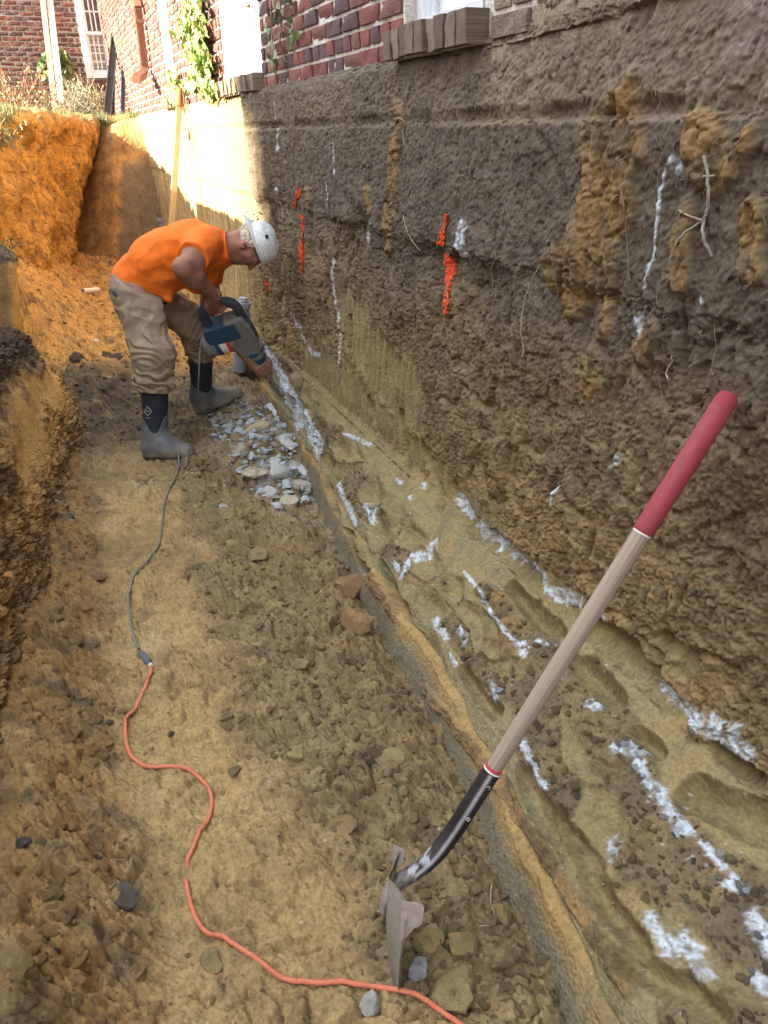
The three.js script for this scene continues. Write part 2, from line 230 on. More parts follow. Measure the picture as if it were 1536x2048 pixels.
const SCOOP = featSet([
  [[[923, 1344], [988, 1424]], 0.028], [[[1048, 1548], [1106, 1670]], 0.03], [[[1118, 1640], [1190, 1752]], 0.026], [[[1200, 1772], [1266, 1880]], 0.03], [[[1242, 1914], [1340, 1986]], 0.034], [[[1362, 1990], [1426, 2044]], 0.034],
  [[[983, 1072], [1066, 1150]], 0.035], [[[1020, 1168], [1116, 1260]], 0.03], [[[1160, 1338], [1230, 1390]], 0.04], [[[1386, 1588], [1516, 1652]], 0.05], [[[1180, 1262], [1266, 1302]], 0.035], [[[1270, 1470], [1310, 1510]], 0.025], [[[1440, 1500], [1530, 1560]], 0.03],
  [[[652, 960], [676, 1030]], 0.022], [[[690, 1060], [740, 1160]], 0.02], [[[760, 1130], [820, 1240]], 0.022], [[[700, 640], [706, 760]], 0.02], [[[850, 900], [880, 1010]], 0.035], [[[800, 830], [815, 940]], 0.03], [[[910, 980], [950, 1060]], 0.035], [[[740, 800], [756, 880]], 0.028], [[[1340, 1290], [1380, 1330]], 0.03],
]);
const wallNoise = (z, y) => fbm(z * 2.4, y * 2.4, 5.5, 3);
const wo = { c: 0, d: 0, w: 0, o: 0, s: 0, t: 0 };
function wallInfo(z, t) {
  const q = profAt(z, t), y = q.y, bench = ss(0.275, 0.24, t), f = FV(z, t);
  let d = 0.022 * fbm(z * 2.1, f * 2.1, 4, 3);
  const wn = 0.6 * fbm(z * 22, f * 22, 3, 4) + 0.3 * n3(z * 85, f * 85, 1) + 0.16 * n3(z * 160, f * 160, 4), dw = featDist(WHITE, z, f);
  wo.w = dw < 3 ? ss(1.15, 0.65, dw + wn * 2) * (0.25 + 0.75 * ss(-0.28, 0.05, n3(z * 42, f * 42, 6) + 0.5 * n3(z * 95, f * 95, 9))) : 0;
  const dO = featDist(ORANGE, z, f); wo.o = dO < 3 ? ss(1.25, 0.75, dO + 0.9 * fbm(z * 14, f * 9, 8, 3)) : 0;
  const dS = featDist(SMOOTH, z, f); wo.s = dS < 3 ? ss(1.15, 0.8, dS + 0.7 * fbm(z * 9, f * 6, 2, 2)) : 0;
  const dC = featDist(SCOOP, z + 0.03 * n3(z * 7, f * 7, 3) + 0.01 * n3(z * 22, f * 22, 3), f + 0.028 * n3(z * 6, f * 6, 8) + 0.008 * n3(z * 24, f * 24, 9)); wo.c = dC < 1.05 ? ss(1.03, 0.94, dC + 0.08 * n3(z * 20, f * 20, 2)) : 0; wo.s = Math.max(wo.s, wo.c);
  // rows of tool cuts side by side above the toe: hollows with crests between them
  const F0 = FV(z, 0.104), v = (f - F0) / 0.2; let cut = 0;
  if (v > 0 && v < 1.3 && t > 0.1 && z > -5.4) { const cc = cells(z * 5.2 + 0.35 * n3(z * 6, f * 6, 3), v * 1.5 + 0.4 * n3(z * 4, f * 4, 7), 21), keep = ss(0.25, 0.4, cc.h) * ss(1.25, 1.1, v); cut = keep * ss(0.02, 0.1, cc.e); d -= keep * 0.034 * ss(0, 0.75, cc.e) - 0.01 * keep; wo.s = Math.max(wo.s, cut * ss(-0.35, -0.1, fbm(z * 6, f * 9, 12, 2))); wo.c = Math.max(wo.c, cut * 0.7); }
  const nt = 0.006 * fbm(z * 7, 3, 3, 3), toe = Math.max(ss(0.0, 0.015, t) * ss(0.088, 0.083, t + nt), ss(0.1, 0.104, t + nt) * ss(0.15, 0.146, t + nt)) * ss(-5.6, -5.0, z); wo.s = Math.max(wo.s, toe * ss(-0.3, -0.05, fbm(z * 5, f * 12, 6, 2)));
  const rough = (1 - 0.93 * wo.s) * (0.35 + 0.65 * ss(0.14, 0.16, t)), far = ss(-5, -6.2, z), found = ss(0.69, 0.71, t);
  // lumps, streaks dragged down by the bucket, crumbs
  const wz = z + 0.03 * n3(z * 8, f * 8, 1), wf = f + 0.03 * n3(z * 8, f * 8, 5);
  
  const band = ss(-0.25, 0.3, fbm(z * 1.6, f * 2.2, 3.9, 2)), streak = (1 - bench) * (0.019 * fbm(wz * 30, wf * 4, 2, 3) + 0.014 * Math.max(0, n3(wz * 11, wf * 3, 7)));
  const lumps = (1 - 0.35 * bench) * (0.012 * billow(wz * 8, wf * 6, 3, 3) + 0.004 * band * billow(wz * 27, wf * 19, 9, 3)) + (0.007 + 0.008 * bench) * clods(wz * 12, wf * 7, 6) * band + 0.0055 * clods(wz * 27, wf * 13, 31) + 0.004 * clods(wz * 58, wf * 34, 71) + 0.022 * (plates(z, f, 4, 4, 3.3) - 0.5) - 0.02 * ss(0.12, 0.0, Math.abs(n3(wz * 5, wf * 4, 6.6))) * band;
  const crumbs = 0.003 * clods(z * 85, f * 70, 14) + 0.004 * n3(z * 95, f * 90, 8);
  d += rough * ((1 - found * 0.55) * (streak + lumps) + crumbs * (1 - 0.25 * found));
  if (found > 0.5) d += 0.008 * fbm(wz * 18, wf * 18, 6, 3) + 0.005 * (plates(z, f, 7, 3, 9.1) - 0.5) + 0.004 * clods(wz * 40, wf * 36, 44);
  const nearC = ss(-5.16, -5.08, z) * ss(-3.6, -4.9, z); d += 0.035 * ss(-5.16, -5.1, z) * ss(-4.7, -5.05, z) + nearC * (1 - bench) * (0.022 * n3(wz * 22, f * 1.2, 5) + 0.01 * n3(wz * 60, f * 2.5, 2));
  // ragged lip of the foundation, dark gap under it
  const brk = ss(-0.2, 0.25, n3(z * 1.7, 5.5, 1) + 0.4 * n3(z * 9, 2, 7));
  d += brk * ss(0.655, 0.7, t) * ss(0.74, 0.7, t) * (0.035 * n3(z * 4, 2.2) + 0.035 * n3(z * 13, 7.7) + 0.004);
  d -= brk * ss(0.60, 0.66, t) * ss(0.70, 0.675, t) * (0.016 + 0.05 * n3(z * 3, 1.1));
  // pocked line above the ledge at eye level
  d -= 0.013 * (1 - far) * ss(0.856, 0.866, t) * ss(0.885, 0.872, t) * ss(-0.2, 0.2, n3(z * 4, 3.3) + 0.3 * n3(z * 30, 1));
    // smooth flutes and scoops
  const fl = Math.abs(Math.sin(wz * 48 + 2.2 * n3(z * 5, f * 1.2, 3))) * 0.55, scoop = Math.abs(n3(z * 3.2 + f * 1.5, f * 2, 12));
  if (dC < 1.05) d -= ss(1.03, 0.94, dC) * (0.034 + 0.02 * bench) * (1.05 - dC * dC);
  d += wo.s * (1 - wo.c) * (t > 0.25 ? 0.03 * fl - 0.012 : 0.05 * scoop - 0.012) * (toe > 0.3 ? 0.3 : 1);
  d += wo.o * (0.01 + 0.02 * fbm(z * 12, f * 6, 2, 3) + 0.012 * fbm(z * 34, f * 9, 5, 2) + 0.01 * clods(z * 30, f * 16, 5)) + wo.w * 0.002;
  if (far > 0) d = lerp(d, 0.03 * fbm(z * 3, f * 2, 4, 3) + 0.012 * fbm(z * 22, f * 5, 1, 3) + 0.006 * billow(z * 40, f * 20, 4, 2) + 0.0, far);
  d -= ss(0.93, 1, t) * (z > -2.6 ? 0.026 : 0.012);
  if (z > -2.5 && t > 0.95) { const fr = (y - 0.01 * n3(z * 6, 2, 2)) / 0.0677, e = fr - Math.floor(fr); d += 0.03 * fbm(z * 5, f * 8, 3.7, 4) + 0.008 * ss(0.05, 0.3, e) * ss(0.98, 0.85, e); }
  wo.d = d; wo.t = t; wo.y = y; wo.far = far; wo.bench = bench;
  const L = Math.hypot(q.tx, q.ty) || 1, nx = -q.ty / L, ny = q.tx / L, bx = -1, k = bench > 0 ? 0.5 : 0;
  const ax = lerp(-1, t > 0.1 ? -0.55 : -0.8, bench), ay = lerp(0, t > 0.1 ? 0.8 : 0.45, bench);
  wo.x = q.x + ax * d; wo.py = q.y + ay * d; return wo;
}
const wallPoint = (z, t, off = 0) => { const o = wallInfo(z, t); return V(o.x - off, o.py, z); };
const C = { grey: [0.112, 0.09, 0.065], dark: [0.066, 0.047, 0.029], brown: [0.185, 0.127, 0.065], tan: [0.29, 0.2, 0.088], clay: [0.25, 0.195, 0.105], ochre: [0.33, 0.2, 0.075], orange: [0.52, 0.27, 0.07], white: [0.56, 0.62, 0.69], pale: [0.33, 0.26, 0.15], rust: [0.3, 0.135, 0.05], mauve: [0.24, 0.18, 0.17] };
const mixc = (a, b, t) => [lerp(a[0], b[0], t), lerp(a[1], b[1], t), lerp(a[2], b[2], t)];
function wallColor(z, o) {
  const f = FV(z, o.t), n = fbm(z * 2, f * 2.4, 1.5, 4), m = fbm(z * 9, f * 7, 7.5, 3), y = o.y + 0.28 * n;
  let c = mixc(C.tan, C.brown, ss(0.42, 0.85, y)); c = mixc(c, C.grey, ss(0.95, 1.3, y));
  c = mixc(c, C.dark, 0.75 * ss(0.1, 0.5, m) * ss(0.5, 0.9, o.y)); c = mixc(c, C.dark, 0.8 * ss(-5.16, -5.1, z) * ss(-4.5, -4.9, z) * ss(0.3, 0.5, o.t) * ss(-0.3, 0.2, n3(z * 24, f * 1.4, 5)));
  c = mixc(c, C.ochre, 0.4 * ss(0.15, 0.5, fbm(z * 5, f * 4, 3.1, 3)) * ss(1.25, 0.7, o.y));
  if (o.t > 0.855) { c = mixc(c, [0.16, 0.125, 0.085], 0.7 * ss(-0.3, 0.2, m)); c = mixc(c, [0.25, 0.19, 0.125], ss(-2.9, -2.0, z) * 0.65 * ss(-0.3, 0.3, n)); c = mixc(c, C.mauve, 0.6 * ss(-1.8, -1.3, z) * ss(0.0, 0.3, fbm(z * 7, f * 12, 9, 2))); }
  c = mixc(c, C.dark, 0.4 * ss(0.0, 0.35, fbm(z * 4.5, f * 5.5, 21, 4)) * ss(0.27, 0.3, o.t)); c = mixc(c, [0.3, 0.21, 0.105], 0.45 * ss(0.12, 0.4, fbm(z * 6, f * 7, 33, 4)) * ss(0.72, 0.6, o.t));
  if (o.bench > 0) { c = mixc(c, mixc([0.21, 0.148, 0.07], [0.125, 0.09, 0.052], ss(-0.25, 0.25, m)), o.bench * 0.9); c = mixc(c, C.rust, 0.35 * ss(0.25, 0.5, fbm(z * 6, f * 14, 6, 3)) * o.bench); c = mixc(c, C.dark, 0.35 * ss(0.05, 0.4, fbm(z * 12, f * 12, 4, 3)) * o.bench); }
  c = mixc(c, mixc([0.3, 0.22, 0.095], [0.235, 0.19, 0.1], ss(-0.2, 0.25, fbm(z * 7, f * 3, 1.1, 2))), o.s * 0.9);
  if (o.c > 0) c = mixc(c, mixc([0.2, 0.155, 0.068], [0.27, 0.2, 0.09], ss(-0.3, 0.3, fbm(z * 5, f * 5, 3, 2))), o.c * 0.85);
  c = mixc(c, [0.2, 0.172, 0.115], ss(0.0, 0.02, o.t) * ss(0.085, 0.04, o.t + 0.02 * n) * 0.85); c = mixc(c, [0.4, 0.25, 0.085], ss(0.05, 0.075, o.t) * ss(0.106, 0.1, o.t) * 0.7 * ss(-0.35, 0.1, n + m)); c = mixc(c, [0.25, 0.21, 0.11], ss(0.1, 0.106, o.t) * ss(0.15, 0.144, o.t) * 0.8 * o.s);
  c = mixc(c, mixc([0.27, 0.165, 0.06], [0.15, 0.1, 0.05], ss(-0.25, 0.3, m + 0.5 * n3(z * 40, f * 14, 3))), o.o * 0.85);
  if (o.far > 0) c = mixc(c, mixc([0.55, 0.38, 0.14], C.clay, ss(-0.25, 0.35, fbm(z * 14, f * 3, 2, 3))), o.far);
  // lime dust round the smears, then the smears
  const sp = n3(z * 95, f * 95, 3); if (o.bench > 0.2 && sp > 0.62 && fbm(z * 5, f * 5, 2, 2) > 0.02) c = mixc(c, C.white, 0.55);
  return mixc(c, mixc(C.white, [0.46, 0.46, 0.44], ss(0, 0.5, m)), o.w * 0.95);
}
{
  const zs = [...steps(4.2, -0.2, 30), ...zSteps(-0.24, Z_END - 0.1, 1.35, 0.0031)], ts = [...steps(0, 0.275, 190), ...steps(0.2775, 0.945, 300), ...steps(0.948, 1, 90)];
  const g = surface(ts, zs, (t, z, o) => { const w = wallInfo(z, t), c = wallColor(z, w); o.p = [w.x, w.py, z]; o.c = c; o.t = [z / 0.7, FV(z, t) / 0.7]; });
  const m = mesh(g, soilMat, null); top(m, 'soil_wall', 'tall cut face of grey and tan soil clinging to the buried foundation, footing bench at its foot', 'earth wall', null, 'structure');
}
// --- floor
function floorColor(x, z, y0) {
  const R = rubbleAt(x, z), n = fbm(x * 2.2, z * 2.2, 7.7, 4), m = fbm(x * 9, z * 9, 2.7, 3);
  let c = mixc([0.375, 0.247, 0.1], [0.25, 0.165, 0.068], ss(-0.3, 0.3, n)); c = mixc(c, [0.4, 0.3, 0.15], 0.7 * ss(0.1, 0.45, fbm(x * 3.5, z * 3.5, 4.4, 3)) * (1 - R));
  c = mixc(c, mixc([0.165, 0.112, 0.05], [0.245, 0.172, 0.082], ss(-0.3, 0.3, m)), 0.85 * ss(0.25, 0.8, R)); c = mixc(c, C.dark, 0.5 * ss(0.15, 0.5, m) * ss(0.2, 0.6, R));
  c = mixc(c, C.rust, 0.45 * ss(0.2, 0.5, fbm(x * 5, z * 5, 9.9, 3)) * ss(0.3, 0.7, R));
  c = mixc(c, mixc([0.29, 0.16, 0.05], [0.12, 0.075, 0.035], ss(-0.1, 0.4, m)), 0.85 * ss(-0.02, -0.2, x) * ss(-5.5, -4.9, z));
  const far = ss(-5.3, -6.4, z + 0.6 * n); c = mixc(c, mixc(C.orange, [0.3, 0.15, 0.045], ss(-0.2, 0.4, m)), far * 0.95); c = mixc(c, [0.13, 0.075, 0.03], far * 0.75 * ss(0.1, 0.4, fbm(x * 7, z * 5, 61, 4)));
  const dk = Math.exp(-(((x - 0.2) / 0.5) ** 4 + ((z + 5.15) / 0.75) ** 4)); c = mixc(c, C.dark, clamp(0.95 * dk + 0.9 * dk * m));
  const wp = Math.exp(-(((x - 0.86) / 0.2) ** 2 + ((z + 4.1) / 0.75) ** 2)); c = mixc(c, [0.55, 0.53, 0.5], wp * 0.9 * ss(-0.05, 0.35, m + 0.25 * n3(x * 30, z * 30, 2)));
  c = mixc(c, C.dark, 0.45 * ss(0.08, 0.4, fbm(x * 6, z * 6, 22, 4))); c = mixc(c, [0.44, 0.31, 0.14], 0.4 * ss(0.1, 0.4, fbm(x * 7, z * 7, 41, 4)));
  const sp = n3(x * 80, z * 80, 5); if (sp > 0.72 && x > 0.2) c = mixc(c, [0.6, 0.56, 0.48], 0.6);
  return c;
}
{
  const xs = steps(-1.0, 1.22, 385), zs = [...steps(4.2, -0.4, 40), ...zSteps(-0.42, -11.2, 1.5, 0.0029)];
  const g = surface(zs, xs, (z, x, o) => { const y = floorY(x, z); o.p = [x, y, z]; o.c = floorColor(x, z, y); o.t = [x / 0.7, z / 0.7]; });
  top(mesh(g, soilMat), 'trench_floor', 'uneven trodden clay floor of the trench with flaky lumps', 'ground', null, 'structure');
}
// --- banks from nets of control points
function bank(net, nu, nv, amp, color, name, label, uvk = 1.3, anis = [1, 1]) {
  const g = surface(steps(0, 1, nu), steps(0, 1, nv), (u, v, o) => {
    const p = netAt(net, u, v), n = netNormal(net, u, v), a = anis;
    const d = amp * (1.6 * fbm(p.x * 2, p.y * 2, p.z * 2, 2) + 1.1 * fbm(p.x * 5, p.y * 3.2 * a[1], p.z * 5, 4) + 0.22 * fbm(p.x * 24 + p.y * 10, p.y * 8, p.z * 24, 3) + 0.12 * clods((p.x + p.z) * 9, p.y * 9, 4) + 0.08 * clods((p.x - p.z) * 20, p.y * 20, 24));
    const s = color(p, u, v, o); const k = d * (1 - (s || 0));
    o.p = [p.x + n.x * k, p.y + n.y * k, p.z + n.z * k]; o.t = [(p.x + p.z) / 0.7, p.y / 0.7 + v * uvk * 0.3];
  });
  return top(mesh(g, soilMat), name, label, 'earth bank', null, 'structure');
}
{ // low bank close on the left: foot, cut face, crumbling dark top, then up to the grass level out of sight
  const sect = [[4.4, -0.5, 0.75], [1, -0.5, 0.8], [-0.6, -0.5, 0.8], [-1.7, -0.44, 0.75], [-2.6, -0.34, 0.8], [-3.4, -0.26, 0.82], [-4.1, -0.19, 0.78], [-4.7, -0.12, 0.7], [-5.15, -0.14, 0.6], [-5.5, -0.34, 0.48], [-5.9, -0.62, 0.35], [-6.6, -0.7, 0.35], [-7.6, -0.75, 0.4]];
  const net = sect.map(([z, x, h], i) => { const f = i > 7 ? 1 : 0, st = ss(-2.4, -3.4, z); return [V(x + 0.05, -0.1, z), V(x + 0.01 - 0.02, 0.12, z), V(x - 0.045, 0.3, z), V(x - 0.12, h * 0.72, z + 0.03), V(x - 0.2, h * 0.96, z + 0.06), V(x - 0.36, h + 0.03, z + 0.1), V(lerp(x - 0.8, -0.6, st), h + 0.12, z + 0.12), V(lerp(-1.7, -0.64, st), lerp(h + 0.4, 1.4, st), z), V(lerp(-2.8, -0.72, st), GRADE + 0.06 + 0.24 * st, z)]; });
  const fine = [...new Set([...steps(0, 0.12, 10), ...steps(0.12, 0.86, 760), ...steps(0.86, 1, 20)])];
  const vv = [...steps(0, 0.62, 250), ...steps(0.63, 1, 30)];
  const g = surface(fine, vv, (u, v, o) => {
    const p = netAt(net, u, v), n = netNormal(net, u, v), topm = ss(0.33, 0.42, v + 0.12 * fbm(p.z * 5, p.y * 5, 2, 3) - 0.06 * ss(-4.6, -5, p.z)), m = fbm(p.z * 8, p.y * 8, 3.3, 3);
    const sm = ss(0.12, 0.3, v) * ss(0.47, 0.4, v) * ss(-2.9, -3.5, p.z) * ss(-0.25, 0.0, fbm(p.z * 3, p.y * 5, 3, 2) + 0.05) * ss(-5.3, -5.0, p.z);
    const dl = 0.05 * fbm(p.x * 3, p.y * 3, p.z * 3, 2) + (1 - sm) * (0.02 * billow(p.x * 9, p.y * 9, p.z * 9, 2) + 0.024 * clods(p.z * 13, (p.y - p.x) * 13, 3) + 0.013 * clods(p.z * 29, (p.y - p.x) * 29, 8) + 0.006 * clods(p.z * 62, (p.y - p.x) * 62, 48)) + topm * 0.03 * billow(p.x * 13, p.y * 13, p.z * 13, 3) + sm * 0.012 * n3(p.z * 20, p.y * 4, 3);
    const low = ss(0.25, 0.1, v);
    let c = mixc([0.3, 0.165, 0.05], [0.16, 0.09, 0.035], ss(-0.25, 0.25, m)); c = mixc(c, [0.24, 0.17, 0.085], low * 0.6); c = mixc(c, [0.15, 0.1, 0.055], 0.65 * ss(-2.4, -1.2, p.z) * ss(-0.2, 0.3, m + 0.2)); c = mixc(c, [0.55, 0.33, 0.1], sm * 0.9); c = mixc(c, mixc([0.075, 0.055, 0.038], [0.13, 0.09, 0.05], ss(-0.1, 0.4, m)), topm);
    o.c = c; o.p = [p.x + n.x * dl, p.y + n.y * dl, p.z + n.z * dl]; o.t = [p.z / 0.7, v * 2.2 / 0.7];
  });
  top(mesh(g, soilMat), 'near_bank', 'low crumbling bank of brown earth with dark topsoil along the left of the trench', 'earth bank', null, 'structure');
}
{ // sunless tan block of earth standing behind the low bank at the left
  const net = [[-90, -70, 0.2], [-20, -10, 0], [24, 22, 0], [34, 40, -0.3], [20, 60, -0.8]].map(([a, b, dz], i) => [Pz(a + 10, 720, -6.2 + dz), Pz(a + 6, 640, -6.25 + dz), Pz(a, 560, -6.3 + dz), Pz(a - 2, 524, -6.35 + dz), Pz(a - 6, 508, -6.5 + dz), Pz(a - 30, 490, -7.2 + dz)]);
  bank(net, 70, 90, 0.022, (p, u, v, o) => { const m = fbm(p.x * 9, p.y * 9, p.z * 9, 3), t = ss(0.52, 0.62, v + 0.1 * m); o.c = mixc(mixc([0.4, 0.27, 0.11], [0.32, 0.2, 0.08], ss(-0.2, 0.3, m)), [0.08, 0.06, 0.04], t); return (1 - t) * 0.6; }, 'tan_bank', 'smooth tan block of earth capped with dark topsoil behind the low bank');
}
{ // tall orange bank at the far left
  const net = [[Pz(-60, 610, -6.3), Pz(-60, 500, -6.9), Pz(-60, 380, -7.2), Pz(-60, 290, -7.5), Pz(-70, 222, -7.8), V(-2.9, GRADE + 0.06, -7.6)],
    [Pz(40, 570, -7.6), Pz(45, 470, -8.2), Pz(48, 380, -8.5), Pz(50, 300, -8.8), Pz(52, 226, -9.1), V(-2.2, GRADE + 0.06, -9.3)],
    [Pz(104, 560, -8.8), Pz(112, 466, -9.4), Pz(114, 380, -9.8), Pz(120, 300, -10.1), Pz(125, 230, -10.4), V(-1.2, GRADE + 0.06, -11)],
    [Pz(146, 540, -9.9), Pz(150, 480, -10.3), Pz(160, 400, -10.6), Pz(174, 320, -10.9), Pz(184, 240, -11.3), V(0.1, GRADE + 0.06, -12.4)],
    [Pz(130, 540, -10.5), Pz(138, 480, -11.0), Pz(150, 400, -11.3), Pz(168, 320, -11.6), Pz(178, 240, -11.9), V(0.3, GRADE + 0.04, -12.6)]];
  bank(net, 300, 280, 0.1, (p, u, v, o) => { const m = fbm(p.x * 7 + p.y * 5, p.y * 4, p.z * 7, 4); let c = mixc([0.47, 0.235, 0.05], [0.29, 0.14, 0.036], ss(-0.25, 0.25, m + 0.3 * n3(p.x * 16 + p.y * 9, p.y * 7, p.z * 16))); c = mixc(c, [0.1, 0.06, 0.028], 0.85 * ss(0.12, 0.36, fbm(p.x * 15, p.y * 10, p.z * 15, 3))); c = mixc(c, [0.22, 0.15, 0.07], ss(0.74, 0.82, v + 0.1 * m) * 0.7); o.c = c; return 0.1; }, 'orange_bank', 'tall sloping bank of orange clay at the far left of the trench', 1.3, [1, 0.75]);
}
{ // end of the trench
  const cols = [[[80, 560], [90, 480], [110, 420], [130, 340], [150, 236]], [[205, 530], [206, 470], [209, 400], [216, 320], [225, 238]], [[244, 530], [246, 470], [248, 400], [252, 320], [262, 236]], [[300, 530], [300, 470], [298, 400], [297, 310], [298, 232]], [[372, 530], [360, 470], [350, 400], [336, 310], [330, 228]]];
  const dz = [-1.1, -0.15, 0, 0.05, 0.1], dv = [-10.3, -10.45, -10.65, -10.9, -11.25];
  const net = cols.map((c, i) => [...c.map(([x, y], j) => Pz(x, y, dv[j] + dz[i])), Pz(cols[i][4][0], 236, -13)]);
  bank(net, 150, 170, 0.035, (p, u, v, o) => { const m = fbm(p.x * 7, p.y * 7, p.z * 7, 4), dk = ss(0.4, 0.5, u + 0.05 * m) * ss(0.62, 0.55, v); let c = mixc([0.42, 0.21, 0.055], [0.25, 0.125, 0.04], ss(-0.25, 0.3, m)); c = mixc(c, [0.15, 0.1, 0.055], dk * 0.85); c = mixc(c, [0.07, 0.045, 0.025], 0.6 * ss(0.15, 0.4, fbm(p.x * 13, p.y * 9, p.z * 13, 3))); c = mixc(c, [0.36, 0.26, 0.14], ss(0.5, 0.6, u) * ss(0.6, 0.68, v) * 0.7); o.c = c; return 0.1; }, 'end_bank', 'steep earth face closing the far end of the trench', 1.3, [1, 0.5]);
}
{ // bank behind the viewer that closes the trench
  const net = [[V(-3, GRADE + 0.1, 5), V(-1, GRADE, 5), V(0.4, GRADE, 5), V(1.6, GRADE, 5)], [V(-3, 0.9, 4.4), V(-1, 0.8, 4.3), V(0.4, 0.8, 4.3), V(1.6, 0.8, 4.3)], [V(-3, -0.2, 3.9), V(-1, -0.2, 3.9), V(0.4, -0.2, 3.9), V(1.6, -0.2, 3.9)]];
  bank(net, 40, 60, 0.03, (p, u, v, o) => { o.c = mixc(C.brown, C.ochre, ss(-0.3, 0.3, fbm(p.x * 4, p.y * 4, p.z * 4, 3))); return 0; }, 'rear_bank', 'sloping earth face closing the near end of the trench');
}
{ // level ground round the trench, out to the horizon
  const e = [Pz(-70, 222, -7.85), Pz(52, 226, -9.2), Pz(125, 230, -10.5), Pz(184, 240, -11.5), Pz(225, 238, -11.5), Pz(262, 236, -11.4)].map((p) => [p.x, p.z]);
  const s = new THREE.Shape(); const P = [[-90, -90], [-90, 60], [20, 60], [20, 4.9], [-2.65, 4.9], [-2.65, -2.2], [-0.68, -3.5], [-0.66, -7.2], ...e, [1.35, -11.4], [1.35, -90]];
  P.forEach(([x, z], i) => (i ? s.lineTo(x, -z) : s.moveTo(x, -z)));
  const g = new THREE.ShapeGeometry(s); g.rotateX(-Math.PI / 2); g.translate(0, GRADE + 0.02, 0);
  const uv = g.attributes.uv; for (let i = 0; i < uv.count; i++) uv.setXY(i, uv.getX(i) / 1.2, uv.getY(i) / 1.2);
  top(mesh(g, std([0.17, 0.15, 0.07], { map: soilMap, bumpMap: soilBump, bumpScale: 0.02, roughness: 1 })), 'ground', 'level rough ground round the trench', 'ground', null, 'structure');
}
// ---------------------------------------------------------------- brick buildings
const brickBump = fineBump, BM = (c, r = 0.85) => new THREE.MeshStandardMaterial({ color: col(...c), roughness: r, map: fineMap, bumpMap: brickBump, bumpScale: 0.004 });
const mortarMat = new THREE.MeshStandardMaterial({ color: col(0.6, 0.57, 0.52), roughness: 0.95, map: soilMap, bumpMap: soilBump, bumpScale: 0.004 });
const BRICKS = [[0.2, 0.055, 0.045], [0.24, 0.07, 0.055], [0.16, 0.045, 0.042], [0.14, 0.052, 0.056], [0.1, 0.055, 0.062], [0.17, 0.072, 0.055], [0.085, 0.045, 0.046], [0.22, 0.085, 0.06]].map((c) => BM(c));
const DIRTY = [[0.23, 0.175, 0.13], [0.26, 0.2, 0.148], [0.285, 0.225, 0.165], [0.2, 0.145, 0.12]].map((c) => new THREE.MeshStandardMaterial({ color: col(...c), roughness: 0.95, map: rep(soilMap, 0.5, 0.5), bumpMap: rep(soilBump, 0.5, 0.5), bumpScale: 0.004 }));
const SILL = [[0.15, 0.11, 0.078], [0.19, 0.14, 0.1], [0.12, 0.085, 0.065], [0.22, 0.17, 0.12]].map((c) => BM(c, 0.95));
// a brick with worn edges; its face looks along +z, it is w long, h high, d deep
function brickGeo(w, h, d, wear, sd) {
  const g = new THREE.BoxGeometry(w, h, d, 5, 3, 1), p = g.attributes.position;
  for (let i = 0; i < p.count; i++) {
    let x = p.getX(i), y = p.getY(i), z = p.getZ(i);
    const front = z > 0, ex = Math.abs(x) > w * 0.49, ey = Math.abs(y) > h * 0.49;
    if (front) { const k = n3(x * 30 + sd * 7.1, y * 30, sd), chip = Math.max(0, n3(x * 14 + sd * 3.7, y * 18, sd * 1.3) - 0.15); z += k * 0.004 * wear - chip * 0.02 * wear; if (ex || ey) { z -= 0.0012 + 0.003 * Math.max(0, n3(x * 40, y * 40, sd)) * wear; x *= 1 - 0.006; y *= 1 - 0.015; } }
    p.setXYZ(i, x, y, z);
  }
  const uv = g.attributes.uv; for (let i = 0; i < uv.count; i++) uv.setXY(i, p.getX(i) * 4 + sd * 0.37, p.getY(i) * 4 + sd * 0.61);
  g.computeVertexNormals(); return g;
}
const PITCH = 0.0677, BL = 0.208;
const STRETCH = [1, 2, 3, 4, 5, 6].map((s) => brickGeo(0.19, 0.0525, 0.06, 1.5, s)), HEAD = [1, 2, 3].map((s) => brickGeo(0.088, 0.0525, 0.06, 1.5, s + 20)), ROW = [1, 2, 3, 4].map((s) => brickGeo(0.06, 0.086, 0.19, 0.8, s + 40));
// bricks of a wall: spots {u, y, len}; put(u, y) -> matrix; nearest ones are single meshes
function layBricks(parent, spots, dist, place, mats) {
  spots.forEach((s) => { s.d = dist(s); }); spots.sort((a, b) => a.d - b.d);
  const rest = new Map();
  spots.forEach((s, i) => {
    const pool = s.len > 0.15 ? STRETCH : HEAD, g = pool[Math.floor(rnd() * pool.length)], m = (s.mats ?? mats)[Math.floor(rnd() * (s.mats ?? mats).length)];
    if (i < 298) { const b = mesh(g, m, 'brick', parent); place(b, s); }
    else { const k = g.uuid + m.uuid; if (!rest.has(k)) rest.set(k, { g, m, list: [] }); const b = new THREE.Object3D(); place(b, s); b.updateMatrix(); rest.get(k).list.push(b.matrix.clone()); }
  });
  const holder = new THREE.Group(); holder.name = 'distant_bricks'; holder.userData.kind = 'stuff';
  for (const { g, m, list } of rest.values()) { const im = new THREE.InstancedMesh(g, m, list.length); im.name = 'bricks'; im.userData.kind = 'stuff'; list.forEach((q, i) => im.setMatrixAt(i, q)); im.castShadow = im.receiveShadow = true; holder.add(im); }
  parent.add(holder);
}
const whitePaint = std([0.74, 0.77, 0.8], { roughness: 0.55, map: fineMap, bumpMap: fineBump, bumpScale: 0.002 });
const boxG = (w, h, d, x = 0, y = 0, z = 0) => new THREE.BoxGeometry(w, h, d).translate(x, y, z);
const TOPY = 5.6, FACE = XW + 0.006, MORT = FACE + 0.006;
